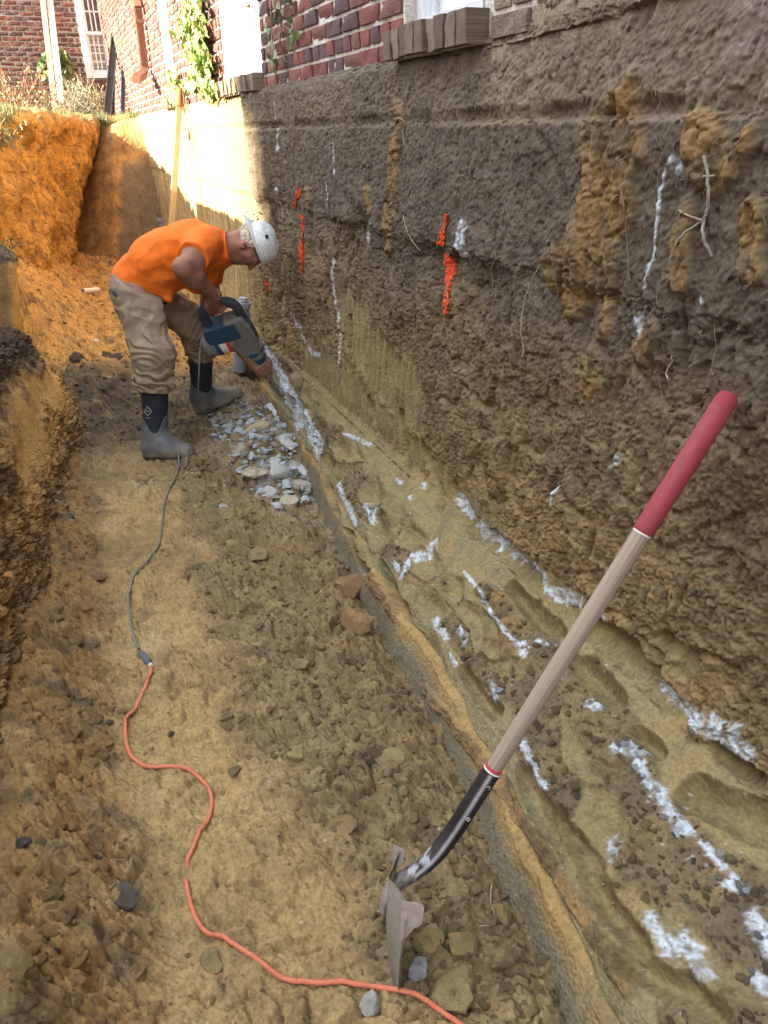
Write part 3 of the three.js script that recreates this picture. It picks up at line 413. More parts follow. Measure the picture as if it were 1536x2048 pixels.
// window openings in the long wall: z0 (far) to z1 (near), bottom on the sill
const wins = [[766, 135, 932, 104], [434, 195, 506, 184], [325, 213, 343, 210]].map(([a, b, c, d]) => { const z0 = Px(a, b, XW - 0.06).z, z1 = Px(c, d, XW - 0.06).z; return { z0, z1 }; });
const SILL_LO = 1.86, SILL_HI = 1.95, WIN_TOP = 3.95;
{
  const b = thingAt(XW, 0, -6);
  const L = (o) => { o.position.sub(b.position); return o; };
  const parts = [], zA = 8, zB = -15.35, cuts = [];
  const add = (z0, z1, y0, y1, x0 = MORT, x1 = 1.62) => parts.push(boxG(x1 - x0, y1 - y0, z1 - z0, (x0 + x1) / 2, (y0 + y1) / 2, (z0 + z1) / 2));
  add(zB, -2.66, -0.4, SILL_LO - 0.02, MORT + 0.1); add(-2.66, zA, -0.4, 1.62, MORT + 0.1); add(-2.66, zA, 1.62, SILL_LO - 0.02); let z = zA;
  for (const w of wins) { add(w.z1 - 0.03, z, SILL_LO - 0.02, TOPY); add(w.z0 + 0.03, w.z1 - 0.03, WIN_TOP, TOPY); add(w.z0 + 0.03, w.z1 - 0.03, SILL_LO - 0.02, SILL_HI - 0.03); z = w.z0 + 0.03; }
  add(zB, z, SILL_LO - 0.02, TOPY);
  const wg = mergeGeometries(parts); { const p = wg.attributes.position, u = wg.attributes.uv; for (let i = 0; i < p.count; i++) u.setXY(i, (p.getZ(i) + p.getX(i)) / 0.6, p.getY(i) / 0.6); }
  L(mesh(wg, mortarMat, 'wall', b));
  const spots = [];
  for (let r = 0, y = SILL_LO + 0.034 - 2 * PITCH; y < TOPY - 0.05; y += PITCH, r++) {
    const hdr = r % 6 === 3, st = hdr ? BL / 2 : BL;
    for (let u = -15.3 + (r % 2) * BL / 2; u < 1.2; u += st) {
      let a = u, c = u + st - 0.012; const w = wins.find((w) => c > w.z0 + 0.02 && a < w.z1 - 0.02 && y < WIN_TOP && y > SILL_LO + 0.0);
      if (w) { const l = w.z0 + 0.02 - a, rgt = c - (w.z1 - 0.02); if (l > 0.06) c = a + l; else if (rgt > 0.06) a = c - rgt; else continue; }
      if (y < SILL_LO && u > -4.9 && (u < -2.62 || u > -0.3)) continue;
      spots.push({ u: (a + c) / 2, y, len: c - a, full: st - 0.012, mats: a > -2.66 ? DIRTY : undefined });
    }
  }
  layBricks(b, spots, (s) => Math.hypot(s.u, s.y - 1.65, 1.2) + (s.u > -0.9 ? 40 : 0) + Math.max(0, s.y - 2.1 + s.u * 0.13) * 30, (o, s) => { o.rotation.set(0, -Math.PI / 2, 0); o.scale.set(s.len / s.full, 1, 1); o.position.set(MORT + 0.019 - 0.002 + 0.009 * (rnd() - 0.5), s.y, s.u); o.rotation.z = rr(-0.006, 0.006); o.position.sub(b.position); }, BRICKS);
  for (const [i, w] of wins.entries()) { // sill of bricks on edge, white boarded sash
    const n = Math.round((w.z1 - w.z0) / 0.071), sill = thingAt(0, 0, 0); sill.name = 'sill'; b.add(sill);
    for (let k = 0; k < n; k++) { const q = mesh(ROW[k % 4], SILL[(k * 7 + i) % 4], 'brick', sill); q.rotation.set(0, -Math.PI / 2, 0); q.position.set(XW + 0.03 + rr(-0.006, 0.006), (SILL_LO + SILL_HI) / 2 + rr(-0.004, 0.004), w.z0 + (k + 0.5) * (w.z1 - w.z0) / n); q.rotation.x = rr(-0.02, 0.02); L(q); }
    const m = mesh(boxG(0.16, 0.084, w.z1 - w.z0 - 0.02, XW + 0.045, (SILL_LO + SILL_HI) / 2 - 0.004, (w.z0 + w.z1) / 2), mortarMat, 'mortar', sill); L(m);
    const wn = thingAt(0, 0, 0); wn.name = 'window'; b.add(wn); const wd = w.z1 - w.z0 - 0.06, zc = (w.z0 + w.z1) / 2, hh = WIN_TOP - SILL_HI, yc = (WIN_TOP + SILL_HI) / 2, xf = XW + 0.1;
    const fr = [boxG(0.1, hh, 0.05, xf, yc, zc - wd / 2 + 0.025), boxG(0.1, hh, 0.05, xf, yc, zc + wd / 2 - 0.025), boxG(0.1, 0.06, wd - 0.1, xf, WIN_TOP - 0.03, zc), boxG(0.12, 0.05, wd - 0.1, xf - 0.01, SILL_HI + 0.0, zc)];
    L(mesh(mergeGeometries(fr), whitePaint, 'frame', wn));
    for (let k = 0; k < 3; k++) { const h3 = (hh - 0.14) / 8; for (let j = 0; j < 8; j++) { if (k) continue; const p = mesh(boxG(0.02, h3 - 0.006, wd - 0.11, xf + 0.02 + (j % 2) * 0.002, SILL_HI + 0.04 + h3 * (j + 0.5), zc), whitePaint, 'board', wn); L(p); } }
  }
  top(b, 'brick_building', 'long red brick building whose buried foundation the trench lays bare, white boarded windows', 'building');
}
// back wing with the sash window
const ZB = -15;
{
  const b = thingAt(-3, GRADE, ZB), L = (o) => { o.position.sub(b.position); return o; };
  const o = { x0: Pz(148, 0, ZB).x, x1: Pz(226, 100, ZB).x, y0: Pz(172, 156, ZB).y, y1: 4.6 };
  const parts = [], X0 = -9, X1 = MORT + 0.3, zf = ZB - 0.011;
  const add = (x0, x1, y0, y1) => parts.push(boxG(x1 - x0, y1 - y0, 0.3, (x0 + x1) / 2, (y0 + y1) / 2, zf - 0.15));
  add(X0, o.x0, 1.2, TOPY); add(o.x1, X1, 1.2, TOPY); add(o.x0, o.x1, 1.2, o.y0); add(o.x0, o.x1, o.y1, TOPY);
  const wg = mergeGeometries(parts); { const p = wg.attributes.position, u = wg.attributes.uv; for (let i = 0; i < p.count; i++) u.setXY(i, p.getX(i) / 0.6, p.getY(i) / 0.6); }
  L(mesh(wg, new THREE.MeshStandardMaterial({ color: col(0.36, 0.33, 0.3), roughness: 0.95, map: soilMap, bumpMap: soilBump, bumpScale: 0.004 }), 'wall', b));
  const spots = [];
  for (let r = 0, y = GRADE - 0.2; y < TOPY - 0.05; y += PITCH, r++) for (let u = -6 + (r % 2) * BL / 2; u < XW - 0.0; u += BL) {
    let a = u, c = Math.min(u + BL - 0.012, XW); if (c > o.x0 && a < o.x1 && y > o.y0 - 0.15 && y < o.y1) { if (o.x0 - a > 0.06) c = o.x0; else if (c - o.x1 > 0.06) a = o.x1; else continue; }
    if (c - a < 0.05) continue; spots.push({ u: (a + c) / 2, y, len: c - a, full: BL - 0.012 });
  }
  const pale = [[0.14, 0.042, 0.034], [0.165, 0.054, 0.042], [0.12, 0.038, 0.034], [0.095, 0.038, 0.037], [0.075, 0.036, 0.035], [0.14, 0.06, 0.045]].map((c) => BM(c));
  layBricks(b, spots, (s) => { const q = toPx(V(s.u, s.y, ZB)); return (q[0] < -10 || q[0] > 300 || q[1] < -10 || q[1] > 240 ? 1000 : 0) + Math.abs(s.u) * 0.1 + s.y; }, (m, s) => { m.scale.set(s.len / s.full, 1, 1); m.position.set(s.u, s.y, zf - 0.021 + 0.005 * (rnd() - 0.5)); m.position.sub(b.position); }, pale);
  // brick sill under the window
  const sill = new THREE.Group(); sill.name = 'sill'; b.add(sill); const ns = 10; for (let k = 0; k < ns; k++) { const q = mesh(ROW[k % 4], pale[k % 6], 'brick', sill); q.position.set(o.x0 + (k + 0.5) * (o.x1 - o.x0) / ns, o.y0 - 0.075, ZB - 0.06); L(q); }
  const wn = new THREE.Group(); wn.name = 'window'; b.add(wn);
  const Wd = o.x1 - o.x0, Hh = o.y1 - o.y0, xc = (o.x0 + o.x1) / 2, zw = ZB - 0.04, mid = Pz(190, 69, ZB).y;
  const fr = [boxG(0.09, Hh, 0.1, o.x0 + 0.045, o.y0 + Hh / 2, zw), boxG(0.09, Hh, 0.1, o.x1 - 0.045, o.y0 + Hh / 2, zw), boxG(Wd - 0.18, 0.09, 0.1, xc, o.y1 - 0.045, zw), boxG(Wd - 0.16, 0.07, 0.13, xc, o.y0 + 0.035, zw + 0.02)];
  L(mesh(mergeGeometries(fr), whitePaint, 'frame', wn));
  const glass = std([0.05, 0.055, 0.06], { roughness: 0.08, metalness: 0 }), blind = std([0.55, 0.5, 0.36], { roughness: 0.9 });
  const sash = (y0, y1, nx, ny, z) => { const x0 = o.x0 + 0.09, x1 = o.x1 - 0.09, w = x1 - x0, h = y1 - y0, s = 0.045, bars = [boxG(s, h, 0.04, x0 + s / 2, y0 + h / 2, z), boxG(s, h, 0.04, x1 - s / 2, y0 + h / 2, z), boxG(w - 2 * s, s, 0.04, xc, y0 + s / 2, z), boxG(w - 2 * s, s, 0.04, xc, y1 - s / 2, z)];
    for (let i = 1; i < nx; i++) bars.push(boxG(0.018, h - 2 * s, 0.03, x0 + s + (w - 2 * s) * i / nx, y0 + h / 2, z)); for (let j = 1; j < ny; j++) bars.push(boxG(w - 2 * s, 0.018, 0.026, xc, y0 + s + (h - 2 * s) * j / ny, z));
    L(mesh(mergeGeometries(bars), whitePaint, 'sash', wn));
    for (let i = 0; i < nx; i++) for (let j = 0; j < ny; j++) L(mesh(boxG((w - 2 * s) / nx - 0.019, (h - 2 * s) / ny - 0.019, 0.006, x0 + s + (w - 2 * s) * (i + 0.5) / nx, y0 + s + (h - 2 * s) * (j + 0.5) / ny, z - 0.004), new THREE.MeshPhysicalMaterial({ color: 0xffffff, roughness: 0.03, transmission: 1, thickness: 0, ior: 1.5 }), 'pane', wn)); };
  sash(mid, o.y1 - 0.09, 3, 5, zw + 0.01); sash(o.y0 + 0.07, mid + 0.03, 3, 4, zw - 0.04);
  L(mesh(boxG(Wd - 0.12, Hh - 0.1, 0.02, xc, o.y0 + Hh / 2, ZB - 0.62), std([0.06, 0.05, 0.04]), 'room_wall', wn));
  { // half drawn blind of slats behind the lower sash
    const sl = []; for (let y = o.y0 + 0.12; y < mid - 0.03; y += 0.05) sl.push(boxG(Wd - 0.2, 0.042, 0.006, xc, y, ZB - 0.2)); L(mesh(mergeGeometries(sl), blind, 'blind', wn)); }
  { const cu = [], N = 40; for (let k = 0; k < N; k++) cu.push(boxG((Wd - 0.2) / N, o.y1 - mid - 0.1, 0.02, o.x0 + 0.1 + (k + 0.5) * (Wd - 0.2) / N, (o.y1 + mid) / 2, ZB - 0.22 + 0.02 * Math.sin(k * 1.3))); L(mesh(mergeGeometries(cu), std([0.2, 0.17, 0.13]), 'curtain', wn)); }
  top(b, 'brick_wing', 'red brick back wing facing the trench with a tall white sash window', 'building');
}
// a wing on the left, out of the picture, whose shadow lies over the near part of the trench
{
  const b = thingAt(-13, GRADE, 7.9); const w = boxG(8, 9.5, 24, 0, 4.75, 0);
  mesh(w, BM([0.27, 0.13, 0.09]), 'wall', b); mesh(boxG(8.6, 0.3, 24.6, 0, 9.65, 0), std([0.12, 0.12, 0.12]), 'roof', b);
  for (let k = 0; k < 7; k++) for (const y of [1.6, 4.9]) mesh(boxG(0.06, 1.7, 1.0, 4.01, y + 0.6, -9.6 + k * 3.2), whitePaint, 'window', b);
  top(b, 'courtyard_wing', 'tall plain brick wing on the other side of the yard', 'building');
}
// ---------------------------------------------------------------- clods, stones
function clodGeo(sd, flat = 0.6, rough = 0.35, det = 2, jag = 0.5) {
  const g = new THREE.IcosahedronGeometry(1, det), p = g.attributes.position, v = V();
  const cuts = []; for (let i = 0; i < 11; i++) { const a = V(n3(sd * 3.1 + i * 1.7, 2.5, i), n3(sd + i * 2.3, i * 1.9, 4.1), n3(i * 1.3, sd * 2.1, 7.7)).normalize(); cuts.push([a, 0.45 + 0.4 * Math.abs(n3(sd * 1.7, i * 3.3, 1.1))]); }
  for (let i = 0; i < p.count; i++) {
    v.fromBufferAttribute(p, i); let r = 1 + rough * fbm(v.x * 1.6 + sd * 5.3, v.y * 1.6, v.z * 1.6 + sd, 3) + 0.22 * billow(v.x * 3.3 + sd, v.y * 3.3, v.z * 3.3, 3);
    for (const [a, d] of cuts) { const q = v.dot(a) * r; if (q > d) r *= lerp(1, d / q, jag); }
    v.multiplyScalar(r); p.setXYZ(i, v.x, v.y * flat, v.z);
  }
  g.computeVertexNormals(); return g;
}
const smoothClod = (sd, flat, rough, det, jag) => { const g = clodGeo(sd, flat, rough, det, jag); const n = g.attributes.position, m = new Map(); const nn = g.attributes.normal; // weld normals partly so that it is neither faceted nor smooth
  const key = (i) => n.getX(i).toFixed(4) + n.getY(i).toFixed(4) + n.getZ(i).toFixed(4); for (let i = 0; i < n.count; i++) { const k = key(i), v = m.get(k) ?? V(); v.add(V(nn.getX(i), nn.getY(i), nn.getZ(i))); m.set(k, v); }
  for (let i = 0; i < n.count; i++) { const v = m.get(key(i)).clone().normalize().multiplyScalar(0.25).add(V(nn.getX(i), nn.getY(i), nn.getZ(i))).normalize(); nn.setXYZ(i, v.x, v.y, v.z); } return g; };
const CLODS = [1, 2, 3, 4, 5, 6, 7, 8].map((s) => smoothClod(s, 0.4 + 0.1 * (s % 4), 0.6, 1, 0.95));
const clodMat = (c) => new THREE.MeshStandardMaterial({ color: col(...c), roughness: 0.95, map: soilMap, bumpMap: soilBump, bumpScale: 0.004 });
{ // loose crumbs: nobody could count them
  const M = clodMat([1, 1, 1]), per = CLODS.map(() => []), dummy = new THREE.Object3D();
  const put = (x, y, z, s, c) => { const k = Math.floor(rnd() * CLODS.length); dummy.position.set(x, y, z); dummy.rotation.set(rr(-0.5, 0.5), rr(0, 6.28), rr(-0.5, 0.5)); dummy.scale.set(s * rr(0.7, 1.4), s * rr(0.6, 1.1), s * rr(0.7, 1.2)); dummy.updateMatrix(); per[k].push([dummy.matrix.clone(), c]); };
  const tint = (c, k = 0.3) => { const f = 1 + rr(-k, k); return [c[0] * f, c[1] * f * rr(0.95, 1.03), c[2] * f * rr(0.85, 1.1)]; };
  for (let i = 0; i < 34000; i++) {
    const z = -0.35 - 10 * Math.pow(rnd(), 1.9), x = rr(-0.35, 1.12); if (x > interp(TOE, z) + 0.02) continue;
    const R = rubbleAt(x, z); if (rnd() > R * R * 1.1 + 0.07) continue;
    const big = Math.pow(rnd(), 6), s = 0.0028 + 0.024 * big * (R > 0.5 ? 1 : 0.5); const f = floorColor(x, z, 0);
    put(x, floorY(x, z) - s * 0.05, z, s, tint([f[0] * 1.12, f[1] * 1.12, f[2] * 1.12], 0.22));
  }
  for (let i = 0; i < 10000; i++) { // crumbs resting on the bench and hanging on the face
    const z = -0.3 - 5.5 * Math.pow(rnd(), 1.5), t = rnd() < 0.8 ? rr(0.1, 0.26) : rr(0.28, 0.68), o = wallInfo(z, t); if (o.s > 0.3) continue; const s = 0.003 + 0.017 * Math.pow(rnd(), 4); const c = wallColor(z, o);
    put(o.x - s * 0.1, o.py, z, s, tint(c, 0.22));
  }
  for (let i = 0; i < 1300; i++) { // lime chips under the hammer and grains along the bench
    const a = rr(0, 6.28), r = Math.pow(rnd(), 0.6), z = -4.2 + 0.85 * r * Math.sin(a), x = 0.86 + 0.24 * r * Math.cos(a); if (x > interp(TOE, z) + 0.03) continue; const s = 0.006 + 0.034 * Math.pow(rnd(), 3);
    put(x, floorY(x, z) + s * 0.3, z, s, tint(rnd() < 0.6 ? [0.56, 0.62, 0.68] : [0.36, 0.32, 0.27], 0.2));
  }
  for (let i = 0; i < 700; i++) { const z = -0.35 - 3.6 * Math.pow(rnd(), 1.2), t = rr(0.13, 0.25), w = fbm(z * 3, t * 14, 5, 2); if (w < 0.02) continue; const o = wallInfo(z, t); put(o.x - 0.002, o.py + 0.001, z, rr(0.0018, 0.0045), [0.62, 0.6, 0.55]); }
  const holder = new THREE.Group();
  CLODS.forEach((g, k) => { const im = new THREE.InstancedMesh(g, M, per[k].length); per[k].forEach(([m, c], i) => { im.setMatrixAt(i, m); im.setColorAt(i, col(...c)); }); im.name = 'crumbs'; im.castShadow = im.receiveShadow = true; holder.add(im); });
  top(holder, 'loose_crumbs', 'small loose crumbs of clay and lime scattered over the trench', 'earth crumbs', null, 'stuff');
}
// single lumps: pixel, size in pixels (long, short), colour, label, flatness
const LUMP = [
  [[248, 1800], 42, [0.085, 0.070, 0.062], 'dark flat stone lying alone on the tan floor left of the orange cord', 'stone', 0.35, 11],
  [[72, 1772], 20, [0.070, 0.060, 0.050], 'small dark stone near the left edge of the picture', 'stone', 0.7, 12],
  [[200, 1746], 13, [0.090, 0.075, 0.060], 'smallest dark flake just above the dark flat stone', 'stone', 0.5, 13],
  [[137, 1980], 11, [0.070, 0.060, 0.055], 'dark pebble at the bottom left below the dark flat stone', 'stone', 0.7, 14],
  [[695, 1165], 44, [0.282, 0.172, 0.081], 'squarish brown clod leaning on the footing, upper of two', 'clod', 0.75, 15],
  [[710, 1240], 52, [0.300, 0.190, 0.090], 'broad tan clod leaning on the footing, lower of two', 'clod', 0.7, 16],
  [[18, 1152], 19, [0.480, 0.230, 0.071], 'orange brick fragment lying on the left bank', 'brick fragment', 0.55, 17],
  [[195, 1164], 24, [0.240, 0.138, 0.071], 'reddish brown flake of clay left of the grey cord', 'clod', 0.35, 18],
  [[290, 1218], 34, [0.312, 0.207, 0.090], 'flat lump of clay right beside the grey cord', 'clod', 0.35, 19],
  [[590, 1500], 34, [0.384, 0.276, 0.123], 'pale crumbly clod in the middle of the rubble', 'clod', 0.6, 20],
  [[780, 1515], 46, [0.282, 0.207, 0.095], 'flat grey tan slab of clay right of the pale crumbly clod', 'clod', 0.3, 21],
  [[675, 1640], 42, [0.300, 0.201, 0.085], 'low slab of clay between the cord and the shovel', 'clod', 0.35, 22],
  [[800, 1265], 26, [0.336, 0.190, 0.057], 'ochre clod perched on the lip of the footing', 'clod', 0.8, 23],
  [[855, 1878], 46, [0.270, 0.184, 0.081], 'upright slab of clay just right of the shovel blade', 'clod', 0.6, 24],
  [[930, 1900], 44, [0.300, 0.201, 0.085], 'wedge of clay second to the right of the shovel blade', 'clod', 0.5, 25],
  [[1010, 1925], 38, [0.258, 0.190, 0.090], 'greyish lump of clay beside the footing toe, right of the shovel', 'clod', 0.6, 26],
  [[905, 1975], 56, [0.294, 0.213, 0.095], 'big flat slab of clay below and right of the shovel blade', 'clod', 0.4, 27],
  [[838, 1948], 24, [0.350, 0.350, 0.360], 'grey white lump of lime beside the tip of the shovel', 'lime lump', 0.8, 28],
  [[740, 2012], 26, [0.420, 0.410, 0.380], 'pale lime lump below the orange cord at the bottom', 'lime lump', 0.5, 29],
  [[1010, 1815], 26, [0.312, 0.201, 0.085], 'upright brown chip next to the thin root near the shovel', 'clod', 0.9, 30],
  [[420, 1915], 34, [0.300, 0.218, 0.095], 'cracked lump of clay left of the curve of the orange cord', 'clod', 0.45, 31],
  [[30, 1925], 46, [0.288, 0.190, 0.081], 'big brown clod at the bottom left edge', 'clod', 0.7, 32],
  [[460, 848], 22, [0.600, 0.600, 0.600], 'white slab of lime lying in front of the toe of the far boot', 'lime slab', 0.3, 33],
  [[505, 950], 34, [0.480, 0.391, 0.285], 'pinkish grey slab in the pile of broken lime', 'lime slab', 0.45, 34],
  [[562, 948], 30, [0.500, 0.490, 0.470], 'grey white chunk at the middle of the pile of broken lime', 'lime slab', 0.55, 35],
  [[520, 886], 26, [0.504, 0.414, 0.266], 'tan grey slab high in the pile of broken lime', 'lime slab', 0.6, 36],
  [[480, 905], 28, [0.288, 0.207, 0.114], 'brown slab at the left end of the lime pile', 'clod', 0.5, 37],
  [[580, 1000], 30, [0.504, 0.437, 0.323], 'grey lump at the near end of the lime pile', 'lime slab', 0.5, 38],
  [[556, 1020], 17, [0.660, 0.670, 0.680], 'bright white chip at the near edge of the lime pile', 'lime chip', 0.5, 39],
  [[545, 812], 24, [0.640, 0.640, 0.630], 'white jagged chunk just below the chisel of the hammer', 'lime chunk', 0.7, 40],
  [[592, 925], 26, [0.440, 0.420, 0.400], 'grey rounded lump against the footing beside the lime pile', 'lime lump', 0.7, 41],
  [[497, 757], 36, [0.105, 0.075, 0.048], 'dark heap of earth behind the hammer barrel', 'clod', 0.75, 42],
  [[600, 757], 26, [0.324, 0.241, 0.123], 'tan lump on the bench right of the white broken seam', 'clod', 0.8, 43],
  [[216, 718], 18, [0.080, 0.058, 0.038], 'dark round clod on the floor behind the near leg', 'clod', 0.8, 44],
  [[240, 740], 14, [0.100, 0.070, 0.045], 'smaller dark clod between the boots and the left bank', 'clod', 0.7, 45],
  [[158, 735], 24, [0.085, 0.065, 0.045], 'dark clod at the foot of the left bank', 'clod', 0.8, 46],
  [[405, 985], 10, [0.600, 0.590, 0.570], 'small white chip on the floor right of the grey cord', 'lime chip', 0.5, 47],
  [[446, 1013], 11, [0.550, 0.530, 0.500], 'lone pale chip farther right of the grey cord', 'lime chip', 0.5, 48],
  [[1290, 1190], 20, [0.240, 0.178, 0.095], 'upper pebble in the stony seam behind the shovel handle', 'pebble', 0.8, 49],
  [[1332, 1178], 22, [0.228, 0.172, 0.095], 'broad pebble in the stony seam right of the shovel handle', 'pebble', 0.8, 50],
  [[1372, 1160], 18, [0.240, 0.172, 0.095], 'pebble at the top of the stony seam near the shovel grip', 'pebble', 0.8, 51],
  [[1430, 1205], 17, [0.264, 0.213, 0.114], 'olive round pebble at the lower end of the stony seam', 'pebble', 0.8, 52],
  [[1395, 1180], 14, [0.150, 0.120, 0.085], 'dark pebble in the middle of the stony seam', 'pebble', 0.8, 53],
  [[740, 600 + 0], 0, [0.000, 0.000, 0.000], '', '', 1, 0],
  [[985, 1235 + 600], 20, [0.240, 0.172, 0.081], 'small clod between the shovel blade and the footing', 'clod', 0.7, 55],
  [[345, 1480], 10, [0.120, 0.095, 0.065], 'dark crumb right of the bend of the orange cord', 'clod', 0.7, 56],
  [[225, 1465], 12, [0.150, 0.120, 0.080], 'dark crumb left of the orange cord bend', 'clod', 0.8, 57],
  [[150, 1065], 14, [0.100, 0.080, 0.055], 'dark split chip at the foot of the left bank', 'clod', 0.6, 58],
  [[470, 1545], 22, [0.252, 0.190, 0.090], 'grey brown lump right of the orange cord crest', 'clod', 0.55, 59],
  [[600, 1330], 26, [0.282, 0.213, 0.100], 'rounded clod in the rubble above the pale crumbly one', 'clod', 0.55, 60],
  [[640, 1290], 20, [0.336, 0.196, 0.085], 'small reddish clod above the rounded rubble clod', 'clod', 0.6, 61],
  [[565, 1165], 22, [0.240, 0.178, 0.085], 'dark brown clod at the top of the rubble strip', 'clod', 0.6, 62],
  [[520, 1110], 30, [0.264, 0.196, 0.095], 'long low lump with a dark split below the lime pile', 'clod', 0.4, 63],
  [[612, 900], 26, [0.56, 0.56, 0.57], 'white grey plate leaning against the footing at the right of the lime pile', 'lime slab', 0.4, 64],
  [[536, 850], 24, [0.6, 0.6, 0.6], 'white plate at the top of the lime pile', 'lime slab', 0.35, 65],
  [[500, 918], 22, [0.58, 0.58, 0.58], 'small white plate at the left of the lime pile', 'lime slab', 0.35, 66],
  [[540, 985], 26, [0.52, 0.5, 0.47], 'pale grey plate low in the lime pile', 'lime slab', 0.35, 67],
  [[600, 960], 28, [0.46, 0.41, 0.34], 'tan plate wedged at the right of the lime pile', 'lime slab', 0.4, 68],
  [[575, 895], 30, [0.54, 0.52, 0.5], 'large pale plate in the middle of the lime pile beside the footing', 'lime slab', 0.35, 69],
  [[548, 925], 20, [0.62, 0.62, 0.62], 'small bright white plate in the centre of the lime pile', 'lime slab', 0.4, 70],
];
for (const [[px, py], s, c, label, cat, flat, sd] of LUMP) {
  if (!s) continue; let h = hit(px, py + s * 0.25); const onFloor = h.x < interp(TOE, h.z) + 0.01; if (px === 18 || px === 30) h = Py(px, py, px === 18 ? 0.45 : 0.25);
  const r = s * (cat.startsWith('lime') ? 1.6 : 1.25) * h.distanceTo(EYE) / 1900 * (0.9), o = mesh(smoothClod(sd, flat, 0.7, 2, 1), clodMat(c));
  o.scale.setScalar(r); o.rotation.set(rr(-0.2, 0.2), rr(0, 6.28), rr(-0.2, 0.2));
  let y = h.y; if (onFloor && px !== 18 && px !== 30) y = floorY(h.x, h.z);
  o.position.set(h.x - (onFloor ? 0 : 0.01), y + r * flat * 0.3, h.z); top(o, cat.replace(' ', '_'), label, cat);
}
// ---------------------------------------------------------------- cords on the floor
const tube = (pts, r, seg, rad = 8, tension = 0.5) => new THREE.TubeGeometry(new THREE.CatmullRomCurve3(pts, false, 'centripetal', tension), seg, r, rad);
const capEnds = (pts, r) => [0, pts.length - 1].map((i) => new THREE.SphereGeometry(r, 8, 6).translate(pts[i].x, pts[i].y, pts[i].z));
const floorPts = (list, r, sink = 0.55) => { const a = list.map(([x, y]) => hit(x, y)), c = new THREE.CatmullRomCurve3(a, false, 'centripetal'), n = list.length * 7; return [...Array(n + 1).keys()].map((i) => { const p = c.getPoint(i / n); let s = -9; for (const [dx, dz] of [[0, 0], [0.012, 0], [-0.012, 0], [0, 0.012], [0, -0.012]]) s = Math.max(s, floorY(p.x + dx, p.z + dz)); return V(p.x, s + r * sink, p.z); }); };
const smoothY = (P, k = 3) => P.map((p, i) => { let s = 0, n = 0; for (let j = -k; j <= k; j++) if (P[i + j]) { s += P[i + j].y; n++; } return V(p.x, Math.max(s / n, p.y - 0.004), p.z); });
const CR = 0.0058;
{
  const t = thingAt(0, 0, -1.5), mo = std([0.66, 0.185, 0.095], { roughness: 0.7, map: rep(soilMap, 14, 0.2), bumpMap: fineBump, bumpScale: 0.0008 });
  const A = smoothY(floorPts([[1010, 2110], [925, 2058], [880, 2028], [800, 1990], [700, 1973], [620, 1969], [560, 1955], [500, 1920], [440, 1878], [400, 1843], [380, 1800], [372, 1762]], CR)), B = smoothY(floorPts([[378, 1728], [400, 1682], [418, 1640], [424, 1602], [412, 1573], [385, 1553], [340, 1547], [290, 1545], [265, 1525], [255, 1490], [258, 1450], [275, 1420], [295, 1385], [305, 1360], [304, 1343]], CR));
  A.push(V(A[A.length - 1].x + 0.004, A[A.length - 1].y - 0.018, A[A.length - 1].z - 0.018)); B.unshift(V(B[0].x - 0.004, B[0].y - 0.018, B[0].z + 0.014));
  const w = (P) => P.map((p) => p.clone().sub(t.position));
  mesh(mergeGeometries([tube(w(A), CR, 260, 10), tube(w(B), CR, 240, 10)]), mo, 'cable', t);
  const e = B[B.length - 1], f = hit(280, 1306); f.y = floorY(f.x, f.z) + 0.014; const g = hit(291, 1325); g.y = floorY(g.x, g.z) + 0.016; e.y += 0.002;
  const prof = [[0.004, 0], [0.0075, 0.004], [0.008, 0.02], [0.0125, 0.026], [0.0135, 0.05], [0.012, 0.064], [0.0145, 0.067], [0.0145, 0.085], [0.012, 0.1], [0.008, 0.118], [0.0055, 0.122]].map(([x, y]) => new THREE.Vector2(x, y));
  const plug = new THREE.Group(); plug.name = 'connector'; t.add(plug); const d = f.clone().sub(e), L = d.length();
  const pg = new THREE.LatheGeometry(prof, 16); pg.scale(1, L / 0.122, 0.8); const pm = mesh(pg, std([0.12, 0.13, 0.14], { roughness: 0.7, map: soilMap, bumpMap: fineBump, bumpScale: 0.002 }), 'plug_body', plug);
  pm.position.copy(e).sub(t.position); pm.quaternion.setFromUnitVectors(V(0, 1, 0), d.clone().normalize());
  const wp = mesh(new THREE.CylinderGeometry(0.0072, 0.0072, 0.008, 12), std([0.7, 0.7, 0.68]), 'white_band', plug); wp.position.copy(e).sub(t.position); wp.quaternion.copy(pm.quaternion);
  top(t, 'extension_cord', 'orange extension cord snaking over the trench floor to a grey connector', 'extension cord');
  globalThis.__cordEnd = f;
}
